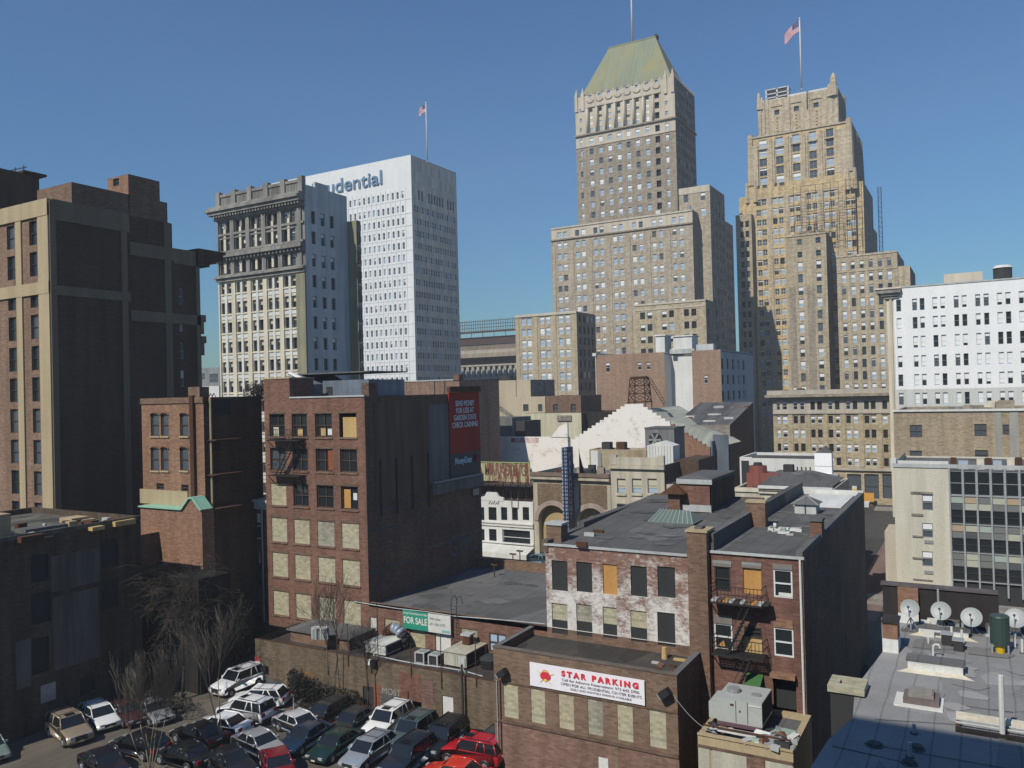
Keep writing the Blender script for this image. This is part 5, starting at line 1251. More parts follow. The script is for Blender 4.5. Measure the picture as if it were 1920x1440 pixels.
    m = MB(); a, c, z0_, z1_ = b.frect(1123, 1421, 1141, 1440); m.box(a, c, -.05, 0, z0_ - .2, z1_, G['white']); b.part('wall_sign', m)
    m = MB(); a, c, z0_, z1_ = b.frect(1146, 1391, 1160, 1440); band(m, Ff(0), a, c, 0, z1_, .02, m_star); b.part('door_panel', m)
    # things on this roof
    m = MB()
    for px, py, s in ((1268, 1225, .3), (1280, 1228, .2), (1246, 1235, .25)): u, v = b.Z(px, py, hr); m.cyl((u, v, hr), (u, v, hr + s * 3), s * .8, s * .6, 8, G['metal'] if s != .25 else G['ply2'])
    u, v = b.Z(1262, 1238, hr); m.box(u, u + .9, v, v + .3, hr, hr + .1, G['ply2']); rr = random.Random(2)
    for i in range(16): u, v = rr.uniform(W * .7, W - .6), rr.uniform(.6, 3); m.box(u, u + rr.uniform(.1, .5), v, v + .2, hr, hr + .12, rr.choice([G['tin'], m_brk, G['rust']]))
    b.part('roof_debris', m, kind='stuff')
    b.finish(cap=60); return b
# ---- the two old brick houses behind the star building: shared plane, slightly turned
ZP = 14.15
PA = at_z(1022, 1018, ZP); PB = at_z(1503, 1046, ZP); ROT = 0.0
PY0 = PA.y - .0
m_peel = M_paintbrick('peeling_painted_brick', (.58, .56, .53), (.235, .14, .11), .485, 2, zr=(7.5, 14))
def painted():
    b = Bld('brick_house', 'three storey brick house with peeling white paint and black covered windows', origin=(PA.x, PA.y), rot=ROT, cat='house')
    b.W = W = b.F(1289, 1040)[0]; H = b.F(1024, 1019)[1]; b.top = H
    D = b.Rr(1245, 930, 0)[0]; v2, D2 = D, b.Z(1300, 925, H)[1]; D = 22.0
    ops = []; kinds = {2: ('p', 'frb', 0)}
    cw = [(572, 680), (742, 850), (925, 1022), (1117, 1230), (1303, 1425)]
    t1 = [(190, 398), (200, 408), (215, 425), (228, 438), (232, 445)]; t2 = [(487, 690), (492, 705), (512, 720), (537, 745), (550, 775)]
    for i, (x0, x1) in enumerate(cw):
        def q(y): return 1000 + y / 3.692
        X0, X1 = 880 + x0 / 3.692, 880 + x1 / 3.692
        o = b.frect(X0, q(t1[i][0]), X1, q(t1[i][1])); ops.append(o); b.win('F', 0, o, ('p', 'frb', 0) if i == 2 else ('k', 'frd', 0), .14, 'weathered plywood window' if i == 2 else 'black covered window')
        o = b.frect(X0, q(t2[i][0]), X1, q(t2[i][1] + 8)); ops.append(o)
        if i == 4: b.win('F', 0, o, ('k', 'frd', 0), .14, 'black covered lower window')
        else:
            zm = o[2] + (o[3] - o[2]) * .45; b.win('F', 0, (o[0], o[1], zm, o[3]), ('c', 'frd', 0), .14, 'cream boarded upper half of a lower window'); b.win('F', 0, (o[0], o[1], o[2], zm), ('k', 'frd', 0), .12)
    zf = b.F(1100, 1192)[1]
    facade(b.mb, Ff(0), 0, W, zf + .25, H, ops, m_peel, .14); facade(b.mb, Ff(0), 0, W, 0, zf + .25, [(o[0], o[1], o[2], zf + .25) for o in ops if o[2] < zf + .2], m_brkb, .14)
    for k in (0,): b.mb.poly([(0, D, 0), (0, 0, 0), (0, 0, H), (0, D, H)], m_brkd); b.mb.poly([(W, 0, 0), (W, D, 0), (W, D, H), (W, 0, H)], m_brkd); b.mb.poly([(W, D, 0), (0, D, 0), (0, D, H), (W, D, H)], m_brkd)
    m = MB(); rs = .9; m.poly([(0, 0, H - .05), (W + .1, 0, H - .05), (W + .1, D, H - .05 + rs), (0, D, H - .05 + rs)], G['tar']); b.part('roof', m); patches(b, .8, W - .5, .5, D - 1, H - .03, 26, 7, .9 / D)
    m = MB(); m.box(-.05, W, -.12, .05, H - .12, H + .03, G['tin']); b.part('gutter', m)
    m = MB(); m.xzprism([(0, 0)] * 0 or [(-.25, H - .6), (.25, H - .6), (.25, H + .25), (-.25, H + .25)], -.1, D, m_brkd, G['tar']); m.box(-.3, .3, 6, D, H + .25, H + .62, G['tar']); m.box(.3, W, D - .3, D + .1, H, H + .95, m_brkd); b.part('parapet', m)
    m = MB(); u, z = b.F(1034, 1000, 1.5); m.box(-.3, .9, .8, 1.9, H - .2, H + 1.2, m_brkb); m.box(-.4, 1.0, .7, 2.0, H + 1.2, H + 1.35, G['tin']); b.part('chimney', m)
    for (px0, py, px1, h, lab) in ((1250, 956, 1268, 1.5, 'short chimney with a red pyramid cap'),):
        u, v = b.Z(px0 + 3, py, H + .7); m = MB(); m.box(u, u + 1.0, v, v + 1.0, H - .1, H + .6 + h, m_brk)
        z = H + .6 + h; A = [(u - .5, v - .5, z), (u + 1.5, v - .5, z), (u + 1.5, v + 1.5, z), (u - .5, v + 1.5, z)]
        for j in range(4): m.poly([A[j], A[(j + 1) % 4], (u + .5, v + .5, z + .8)], G['rust'])
        m.poly(A, G['rust']); b.part('chimney', m, label=lab)
    # skylight
    u0, v0 = b.Z(1215, 981, H + .4); u1, _ = b.Z(1303, 984, H + .4); m = MB(); z = H + .35; m.box(u0, u1, v0, v0 + 2.6, H - .1, z + .15, G['tar2'])
    m_sk = M_plain('skylight_green', (.12, .16, .13), .4); zr = z + 1.0
    m.poly([(u0, v0, z + .15), (u1, v0, z + .15), (u1 - .6, v0 + 1.3, zr), (u0 + .6, v0 + 1.3, zr)], m_sk); m.poly([(u1, v0 + 2.6, z + .15), (u0, v0 + 2.6, z + .15), (u0 + .6, v0 + 1.3, zr), (u1 - .6, v0 + 1.3, zr)], m_sk)
    m.poly([(u0, v0 + 2.6, z + .15), (u0, v0, z + .15), (u0 + .6, v0 + 1.3, zr)], m_sk); m.poly([(u1, v0, z + .15), (u1, v0 + 2.6, z + .15), (u1 - .6, v0 + 1.3, zr)], m_sk)
    for i in range(10): k = i / 9; m.cyl((u0 + (u1 - u0) * k, v0, z + .17), (u0 + .6 + (u1 - u0 - 1.2) * k, v0 + 1.3, zr + .02), .04, .04, 4, G['metal'])
    b.part('skylight', m)
    # brick stair penthouse
    u0, v0 = b.Z(1274, 954, H + .75); u1, _ = b.Z(1332, 958, H + .75); c = b.F(1276, 902, v0)[1]; e = b.Rr(1378, 950, u1)[0]; m = MB()
    m.box(u0, u1, v0, v0 + max(e - v0, 5), H, c, m_brk, skip='r'); m.poly([(u1, v0, H), (u1, v0 + 8, H), (u1, v0 + 8, c), (u1, v0, c)], G['darkbd']) if False else m.box(u1 - .1, u1 + .01, v0, v0 + max(e - v0, 5), H, c - .01, m_lts)
    m.box(u0, u1, v0 - .06, v0 - .01, H + .5, H + 1.15, G['tin']); m.box(u0 - .15, u1 + .15, v0 - .15, v0 + max(e - v0, 5), c, c + .25, G['tar2']); m.box(u0 - .15, u1 + .15, v0 - .17, v0 - .1, c - .2, c + .2, G['tin']); b.part('penthouse', m)
    m = MB(); rr = random.Random(1)
    for px, py in ((1112, 997), (1095, 1002), (1080, 1020)): u, v = b.Z(px, py, H + .2); m.box(u, u + .8, v, v + .2, H, H + .35, G['rust'] if px != 1095 else G['tin'])
    b.part('roof_debris', m, kind='stuff')
    b.finish(cap=60); return b
BPn = painted()
BST = star()
def gw(name='x'): pass
# tall chimney pier between the two houses
def escape_house():
    b = Bld('brick_house', 'brick house with a black fire escape, white framed windows and white downpipe', origin=(PA.x, PA.y), rot=ROT, cat='house')
    u0 = b.F(1324, 1036)[0]; u1, H = b.F(1505, 1046); W = u1; D = b.Rr(1620, 930, u1)[0]
    ops = []
    def w(x0, y0, x1, y1, st, lab=None, rev=.14): o = b.frect(1240 + x0 / 4.8, 1000 + y0 / 4.8, 1240 + x1 / 4.8, 1000 + y1 / 4.8); ops.append(o); b.win('F', 0, o, st, rev, lab)
    w(480, 300, 622, 520, ('d', 'frd', 0)); w(738, 315, 900, 550, ('p', 'frb', 0), 'window covered with bright orange plywood'); w(1010, 328, 1180, 580, ('d', 'frw', 0), 'sash window with a broad white frame')
    w(478, 815, 640, 1050, ('d', 'frw', 0), 'white sash window with curtains behind'); w(745, 845, 905, 935, ('d', 'frd', 0)); w(745, 938, 905, 1085, ('q', 'frb', 0), 'lower half window closed with pale plywood'); w(1015, 855, 1190, 1110, ('d', 'frw', 0), 'lower sash window with a broad white frame')
    w(1010, 1295, 1215, 1600, ('k', 'frb', 0), 'dark doorway under a brick canopy', .5)
    facade(b.mb, Ff(0), u0, W, 0, H, ops, m_brk_p, .14); facade(b.mb, Fr(W), 0, D, 0, H, (), m_brkd)
    b.mb.poly([(u0, D, 0), (u0, 0, 0), (u0, 0, H), (u0, D, H)], m_brkd); b.mb.poly([(W, D, 0), (u0, D, 0), (u0, D, H), (W, D, H)], m_brkd)
    m = MB(); m.box(u0 + .3, W - .3, 0, D - .3, H - .1, H + .02, G['tar']); uq, vq = b.Z(1500, 950, H); m.box(u0 + 1.3, W - .8, vq, D - .6, H + .02, H + .09, G['white']); b.part('roof', m); patches(b, u0 + .8, W - .6, .3, D - 6, H + .022, 22, 9)
    m = MB(); m.box(u0, W + .1, -.15, .02, H - .1, H + .05, G['tin']); b.part('gutter', m)
    m = MB(); m.box(W - .4, W + .005, .02, D, H - .05, H + .35, G['tar2']); m.box(u0 - .05, u0 + .5, .02, D, H - .05, H + 1.1, G['tar']); m.box(u0, W, D - .4, D, H - .05, H + .5, G['white']); b.part('parapet', m)
    m = MB(); ud = b.F(1501, 1100, -.12)[0]; m.tube([(ud, -.12, 1.0), (ud, -.12, H - .1)], .07, 6, G['white']); b.part('downpipe', m)
    m = MB()
    for (x0, y0, x1, y1, mat) in ((463, 245, 632, 268, G['frg']), (463, 268, 632, 298, m_lint), (725, 262, 902, 285, G['frg']), (725, 285, 902, 312, m_lint), (1005, 278, 1180, 325, m_lint), (475, 738, 640, 812, m_lint), (1010, 775, 1185, 850, m_brko), (990, 1255, 1215, 1292, m_brko)):
        a, c, z0, z1 = b.frect(1240 + x0 / 4.8, 1000 + y0 / 4.8, 1240 + x1 / 4.8, 1000 + y1 / 4.8); band(m, Ff(0), a, c, z0, z1, .07 if y0 < 1200 else .5, mat)
    b.part('lintel', m)
    m = MB()
    for (x0, y0, x1, y1, mat) in ((490, 960, 575, 1025, G['ply']), (590, 1000, 640, 1050, G['ply2'])): a, c, z0, z1 = b.frect(1240 + x0 / 4.8, 1000 + y0 / 4.8, 1240 + x1 / 4.8, 1000 + y1 / 4.8); m.poly([(a, .02, z0), (c, .02, z0 + .1), (c - .1, .02, z1), (a + .25, .02, (z0 + z1) / 2)], mat)
    a, c, z0, z1 = b.frect(1460, 1112, 1486, 1119); m.box(a, c, .0, .04, z0, z1, G['white'])
    b.part('curtain', m)
    # fire escape
    fa, fz1 = b.F(1337, 1123, -.6); fb, _ = b.F(1432, 1130, -.6); _, fz2 = b.F(1380, 1225, -.6)
    fire_escape(b, 'black iron fire escape on the rear wall', fa, fb, [fz1, fz2], fz2 - 3.3, 1.2)
    m = MB()
    for i in range(10): u = fa + (fb - fa) * i / 9; m.box(u, u + .4, -1.15, -.3, fz1, fz1 + .1, [G['tin'], m_brk, G['ply'], G['tin'], G['darkbd']][i % 5])
    b.part('balcony_litter', m, kind='stuff')
    m = MB(); m_gp = M_plain('green_awning', (.045, .13, .04), .6); a, c, z0, z1 = b.frect(1402, 1262, 1432, 1298); m.poly([(a, -1.2, z0 + .6), (c, -1.2, z0 + .6), (c, 0, z1), (a, 0, z1)], m_gp); m.box(a, c, -1.3, -.6, z0 - .4, z0, m_gp); b.part('awning', m)
    # cupola, chimneys, debris on the roof
    u, v = b.Z(1490, 963, H); m = MB(); s = b.Z(1533, 963, H)[0] - u; z = b.F(1490, 945, v)[1]
    m.box(u, u + s, v, v + s, H, z, G['tin']); zz = b.F(1515, 932, v)[1]; A = [(u - .2, v - .2, z), (u + s + .2, v - .2, z), (u + s + .2, v + s + .2, z), (u - .2, v + s + .2, z)]
    for j in range(4): m.poly([A[j], A[(j + 1) % 4], (u + s / 2, v + s / 2, zz)], G['tar2'])
    for j in range(4): m.cyl(A[j], (u + s / 2, v + s / 2, zz), .07, .05, 4, G['metal'])
    m.box(u + s / 2 - .05, u + s / 2 + .05, v - .03, v, H, z, G['frd']); b.part('cupola', m)
    u, v = b.Z(1518, 1010, H); m = MB(); m.box(u, u + .8, v, v + 1.1, H - .05, b.F(1520, 980, v)[1], m_brk); m.box(u - .05, u + .85, v - .05, v + 1.15, H + 1.2, H + 1.35, G['tar2']); b.part('chimney', m)
    u, v = b.Z(1399, 962, H + 1); m = MB(); m.box(u, u + 1.4, v, v + .9, H, H + 1.8, m_brkb); m.box(u - .05, u + 1.45, v - .05, v + .95, H + 1.8, H + 1.95, m_tanb); b.part('chimney', m)
    rr = random.Random(12); m = MB()
    for i in range(26):
        u, v = b.Z(rr.gauss(1462, 16), rr.gauss(996, 5), H); s = rr.uniform(.15, .8); m.box(u, u + s, v, v + s * .7, H + .02, H + .05 + rr.random() * .25, rr.choice([G['tin'], G['white'], m_skg, G['tar2']]))
    b.part('roof_debris', m, kind='stuff')
    b.finish(cap=60)
    # pier
    t = Bld('chimney', 'tall brown brick chimney pier rising between the two brick houses', origin=(PA.x, PA.y), rot=ROT, cat='chimney')
    a, zt = t.F(1287, 997, -.6); c, _ = t.F(1324, 1002, -.6); m = MB(); m.box(a + .01, c, -.6, 1.0, 0, zt, m_brkb); t.part('shaft', m)
    m = MB(); m.box(a - .08, c + .08, -.68, 1.08, zt, zt + .14, m_tanb); m.box(a + .4, c - .4, -.2, .6, zt + .14, zt + .3, G['tar']); t.part('cap', m)
m_brk_p = M_wall('mauve_red_brick', (.255, .135, .105), (.20, .11, .09), brick=(.4, .13), stain=.25, seed=81)
m_lint = M_wall('grey_lintel', (.26, .23, .21), (.20, .18, .17), stain=.2)
m_skg = M_plain('pale_green_scrap', (.3, .38, .33), .6)
escape_house()
# ================= middle distance =================
def office_mid():
    b = Bld('office_block', 'tan office block with a dark projecting cornice and pairs of windows below the deco tower', origin=(0, 0), cat='building')
    P = at_z(1640, 946, 0); b.o = Vector((0, P.y, 0)); x0 = b.F(1449, 760)[0]; b.o = Vector((x0, P.y, 0)); b.e.location = b.o
    W = b.F(1760, 760)[0]; H = b.F(1550, 740)[1]; b.W = W
    xs = []
    for a, c in ((275, 297), (312, 345), (385, 414), (430, 460), (500, 530), (545, 577), (617, 648), (664, 694), (737, 767), (783, 813), (858, 890), (903, 935), (980, 1012), (1028, 1060), (1105, 1137)): xs.append((1380 + a / 3.556, 1380 + c / 3.556))
    cols = b.fs(800, xs); rows = b.fz(1640, [(751, 767), (779, 793.5), (805.5, 821), (833, 848), (859, 874)])
    m_a = M_wall('office_tan_stone', (.58, .49, .33), (.51, .43, .30), brick=(.7, .35), stain=.2, seed=91); m_b = M_wall('office_grey_top', (.52, .47, .39), (.45, .41, .35), stain=.2, seed=92)
    f1 = b.grid('F', 0, cols, rows[:1], [(3, ('d', 'frw', .3)), (3, ('d', 'frd', 0))], .3); f2 = b.grid('F', 0, cols, rows[1:], [(4, ('d', 'frw', .4)), (4, ('d', 'frb', 0)), (2, ('b', 'frw', .5))], .3)
    z1 = b.F(1640, 773)[1]; f3 = []
    for x0_, x1_ in ((1589, 1615), (1621, 1648), (1655, 1690), (1700, 1730)): o = b.frect(x0_, 889, x1_, 935); f3.append(o); b.win('F', 0, o, ('g', 'frd', 0), .4)
    facade(b.mb, Ff(0), 0, W, z1, H, f1, m_b, .3); facade(b.mb, Ff(0), 0, W, 0, z1, f2 + f3, m_a, .3); b.mb.box(0, W, 14, 14.2, 0, H, m_a); b.mb.poly([(0, 14, 0), (0, 0, 0), (0, 0, H), (0, 14, H)], m_a); b.mb.box(.1, W - .1, .1, 14, H - .3, H - .1, G['tar'])
    m = MB()
    for z, h, o in ((H - .9, .5, .7), (H - .4, .6, 1.4), (H + .2, .9, 1.0)): band(m, Ff(0), -o, W, z, z + h, o, m_b if z > H else m_lbrn)
    band(m, Ff(0), 0, W, z1 - .2, z1 + .15, .35, m_b); zz = b.F(1640, 880)[1]; band(m, Ff(0), 0, W, zz - .3, zz + .3, .5, m_b); b.part('cornice', m)
    m = MB()
    for i in range(7): a, c = cols[2 * i + 1][1], cols[2 * i + 2][0] if 2 * i + 2 < len(cols) else W; u = (a + c) / 2; band(m, Ff(0), u - .45, u + .45, zz + .4, z1 - .3, .18, m_a)
    b.part('pilaster', m)
    m = MB(); a, c, z0, z1_ = b.frect(1618, 922, 1641, 938); m.box(a, c, -2.2, -1.8, z0, z1_, M_plain('construction_orange', (.6, .3, .05), .6)); a, c, z0, z1_ = b.frect(1598, 911, 1607, 923); m.box(a, c, -.3, -.1, z0, z1_, G['white']); m.box(a, c, -.32, -.3, z0 + .4, z0 + .8, M_plain('sign_yellow', (.7, .5, .05), .5)); b.part('shop_sign', m)
    rr = random.Random(4); m = MB()
    for i in range(10): u = b.F(1480 + i * 2.6, 733)[0]; v = rr.uniform(.5, 3); m.box(u, u + .7, v, v + 1, H, H + .8 + rr.random() * .8, rr.choice([G['white'], G['metal'], m_brk, G['darkbd']]))
    b.part('roof_vent', m)
    b.finish()
office_mid()
def white_right():
    b = Bld('office_block', 'bright white painted office building with pairs of windows at the right edge', (2100, 509), 133, (1676, 541), (2200, 540), 'building') if False else None
    Y = at_d(1673, 545, 151).y
    b = Bld('office_block', 'bright white painted office building with paired windows at the right edge', origin=(at_y(1675, 545, Y).x, Y), cat='building')
    W = b.F(2120, 545)[0]; H = b.F(1690, 540)[1]; H2 = b.F(1915, 519)[1]; H = (H + H2) / 2; b.W = W
    xs = [(1083, 1115), (1190, 1222), (1240, 1272), (1325, 1358), (1378, 1410), (1468, 1500), (1522, 1555), (1612, 1645), (1668, 1702), (1757, 1792), (1813, 1849), (1903, 1938), (1962, 1998), (2055, 2090), (2115, 2150)]
    cols = b.fs(710, [(1380 + a / 3.556, 1380 + c / 3.556) for a, c in xs]); rows = b.fz(1700, [(561, 583), (595.5, 617), (631, 653), (667, 689), (702, 724)]); r6 = b.fz(1700, [(737, 759)])
    ml = M_wall('bright_white_paint', (.88, .88, .88), (.82, .82, .82), stain=.05, rough=.6, bump=0); mg = M_wall('off_white_paint', (.62, .63, .60), (.56, .57, .54), stain=.1)
    st = [(4, ('d', 'frg', 0)), (3, ('d', 'frw', .5)), (3, ('b', 'frw', .95)), (2, ('d', 'frw', .8)), (2, ('g', 'frg', .3))]
    f1 = b.grid('F', 0, cols, rows, st, .35); f2 = b.grid('F', 0, cols, r6, st, .35); zg = b.F(1800, 728)[1]
    facade(b.mb, Ff(0), 0, W, zg, H, f1, ml, .35); facade(b.mb, Ff(0), 0, W, 0, zg, f2, mg, .35)
    b.mb.box(0, W, 25, 25.2, 0, H, ml); b.mb.poly([(0, 25, 0), (0, 0, 0), (0, 0, H), (0, 25, H)], mg); b.mb.box(.1, W - .1, .1, 25, H - .3, H - .1, G['tin'])
    m = MB(); u = b.F(1663, 600)[0]; m.box(u, -.005, .2, 6, 0, H - .6, m_crm); m.box(u + .5, u + .9, -.1, .2, 0, H - 1, m_lpal); b.part('pilaster', m)
    m = MB(); u2 = b.F(1649, 530)[0]
    for z, h, o in ((H - 2.0, .5, .4), (H - 1.5, .5, .9), (H - 1.0, .7, 1.6), (H - .3, .3, 1.9)): m.box(u - o, .8 + o * .3, -o * .6, 5, z, z + h, m_soot if h > .4 else m_crm)
    b.part('cornice', m); m = MB(); band(m, Ff(0), 0, W, H - .15, H + .12, .12, G['tin']); b.part('coping', m)
    m = MB(); a, c = b.F(1770, 525, 8)[0], b.F(1843, 525, 8)[0]; z = b.F(1800, 512, 8)[1]; m.box(a, c, 8, 14, H - .3, z, m_lpal); b.part('penthouse', m)
    m = MB(); a = b.F(1880, 520, 6)[0]; z = b.F(1880, 503, 6)[1]; m.cyl((a, 6, H - .3), (a, 6, z), 1.5, 1.5, 14, G['darkbd']); m.cyl((a, 6, z), (a, 6, z + .5), 1.7, 1.2, 14, G['white']); b.part('water_tank', m)
    b.finish()
    # lower tan wall in front
    Y = at_d(1680, 772, 118).y
    b = Bld('brick_building', 'windowed tan brick wall of a lower building under the bright white office', origin=(at_y(1676, 800, Y).x, Y), cat='building')
    W = b.F(2100, 800)[0]; H = b.F(1800, 769)[1]; ops = []
    for x0, y0, x1, y1 in ((1706, 797, 1729, 820), (1827, 795, 1850, 818), (1880, 796, 1892, 815), (1706, 845, 1729, 863), (1828, 844, 1853, 862)): o = b.frect(x0, y0, x1, y1); ops.append(o); b.win('F', 0, o, ('g+', 'frb', 0), .2)
    mt = M_wall('tan_wall_brick', (.50, .405, .28), (.44, .36, .26), brick=(.4, .13), stain=.25, seed=95); ms = b.F(1866, 820)[0]
    b.shell(b.mb, 0, W, 0, 20, 0, H, mt, ops, (), .2, par=.4, roof=G['tar2'])
    m = MB(); band(m, Ff(0), -.2, W, H - .15, H + .15, .25, G['white']); b.part('coping', m)
    m = MB(); band(m, Ff(0), ms, b.F(1878, 820)[0], 4, H - .2, .03, M_wall('grey_paint', (.38, .37, .33), (.33, .32, .29), stain=.2)); band(m, Ff(0), b.F(1894, 820)[0], b.F(1910, 820)[0], 4, H - .2, .03, M_wall('grey_paint', (.38, .37, .33), (.33, .32, .29), stain=.2)); b.part('paint_patch', m)
    m = MB(); rr = random.Random(6)
    for i in range(18): u, z = b.F(rr.uniform(1775, 1905), 768, 1); v = rr.uniform(.6, 3); m.box(u, u + rr.uniform(.5, 2.0), v, v + rr.uniform(.5, 1), H - .4, H + rr.uniform(.1, 1.3), rr.choice([m_lsid, G['tin'], m_crm, m_soot, m_lbrn]))
    b.part('roof_clutter', m, kind='stuff')
    b.finish()
    # beige building with grid of glazing
    Y = at_d(1677, 875, 95).y
    b = Bld('office_block', 'beige office with a steel framed glass curtain wall behind the satellite dishes', origin=(at_y(1676, 900, Y).x, Y), cat='building')
    W = b.F(2080, 900)[0]; H = b.F(1780, 872)[1]; uc = b.F(1783, 950)[0]; ops = []
    for y0, y1 in ((927, 957), (981, 1008), (1034, 1062), (1096, 1112)): o = b.frect(1729, y0, 1749.5, y1); ops.append(o); b.win('F', 0, o, ('g', 'frg', .45), .2)
    mb_ = M_wall('beige_render', (.66, .62, .51), (.60, .57, .47), stain=.15, seed=97, bump=.05)
    facade(b.mb, Ff(0), 0, uc, 0, H, ops, mb_, .2); b.mb.box(uc, W, .3, .35, 0, H - .6, G['darkbd']); b.mb.poly([(0, 18, 0), (0, 0, 0), (0, 0, H), (0, 18, H)], mb_); b.mb.box(uc - .002, uc, 0, .3, 0, H, mb_); b.mb.box(0, W, 18, 18.2, 0, H - .5, mb_); b.mb.box(.2, W - .2, .4, 18, H - .9, H - .7, G['tar2'])
    m = MB(); m.box(-.1, W, -.12, .35, H - .35, H + .05, G['tin']); b.part('coping', m)
    cw = (b.F(1886, 950)[0] - b.F(1807, 950)[0]) / 3; u0 = b.F(1807, 950)[0] - cw
    ys = [885, 930, 945.5, 960, 985]; rr = random.Random(9); z885 = b.F(1840, 884)[1]; per = b.F(1840, 931)[1] - b.F(1840, 984.5)[1]
    mp = [M_plain('panel_cream', (.42, .42, .34), .5), M_plain('panel_grey', (.17, .18, .17), .4), M_plain('panel_tan', (.40, .31, .21), .5), M_plain('panel_mint', (.34, .40, .35), .5), M_plain('panel_dark_grey', (.09, .095, .10), .3)]
    zA = b.F(1840, 931)[1]; n = 11
    for i in range(n):
        a, c = u0 + cw * i, u0 + cw * (i + 1)
        if a > W - 1: break
        b.win('F', 0, (a + .06, c - .06, zA + .05, z885), ('d', 'frg', 0), .28)
        for k in range(5):
            zt = zA - per * k; z1, z2, z3 = zt - per * .27, zt - per * .5, zt - per
            if z3 < .5: break
            q = MB(); q.box(a + .06, c - .06, .1, .26, z1 + .03, zt - .05, rr.choice(mp[:4])); q.box(a + .06, c - .06, .1, .26, z2, z1 - .03, rr.choice([mp[1], mp[1], mp[4], mp[0]])); b.part('spandrel_panel', q)
            b.win('F', 0, (a + .06, c - .06, z3 + .08, z2), ('d', 'frd', 0), .28)
    q = MB()
    for i in range(n + 1): u = u0 + cw * i; q.box(u - .09, u + .09, -.15, .28, 1, H - .36, G['metal'])
    for k in range(5): z = zA - per * k; q.box(u0, W, -.02, .28, z - .05, z + .05, G['metal'])
    b.part('mullion', q)
    q = MB()
    for x0, x1, y0, mat in ((1782, 1793, 859, G['rust']), (1797, 1815, 865, M_plain('pale_blue_box', (.35, .43, .5), .5)), (1831, 1845, 862, m_crm), (1847, 1860, 860, G['rust']), (1862, 1878, 865, M_plain('pale_blue_box2', (.35, .43, .5), .5)), (1888, 1902, 862, m_crm), (1904, 1917, 859, G['rust'])):
        a, c = b.F(x0, 866, 3)[0], b.F(x1, 866, 3)[0]; q.box(a, c, 3, 4.4, H - .8, b.F(x0, y0, 3)[1], mat)
    a = b.F(1680, 866, 1)[0]; c = b.F(1778, 866, 2)[0]; q.box(a, c, 2, 2.4, H - .8, b.F(1700, 864, 2)[1], G['white']); q.box(a - .6, a, 1, 2.4, H - .8, b.F(1680, 860, 1)[1], G['white'])
    b.part('roof_unit', q)
    q = MB()
    for px, y0, y1 in ((1707, 922, 926), (1709, 963, 967), (1711, 1004, 1007), (1711, 1045, 1048), (1712, 1086, 1088)): a, c, z0, z1 = b.frect(px, y0, 1749 if y0 in (922, 1086) else 1731, y1); band(q, Ff(0), a, c, z0, z1, .12, m_lsid)
    for y0, y1 in ((1013, 1019), (1070, 1076)): a, c, z0, z1 = b.frect(1733, y0, 1750, y1); band(q, Ff(0), a, c, z0, z1, .1, G['frg'])
    b.part('ledge', q)
    q = MB(); a, z = b.F(1656, 1000, -1); q.box(a, -.01, 0.5, 6, 0, z, m_lpal); b.part('side_wing', q)
    b.finish(cap=90)
white_right()

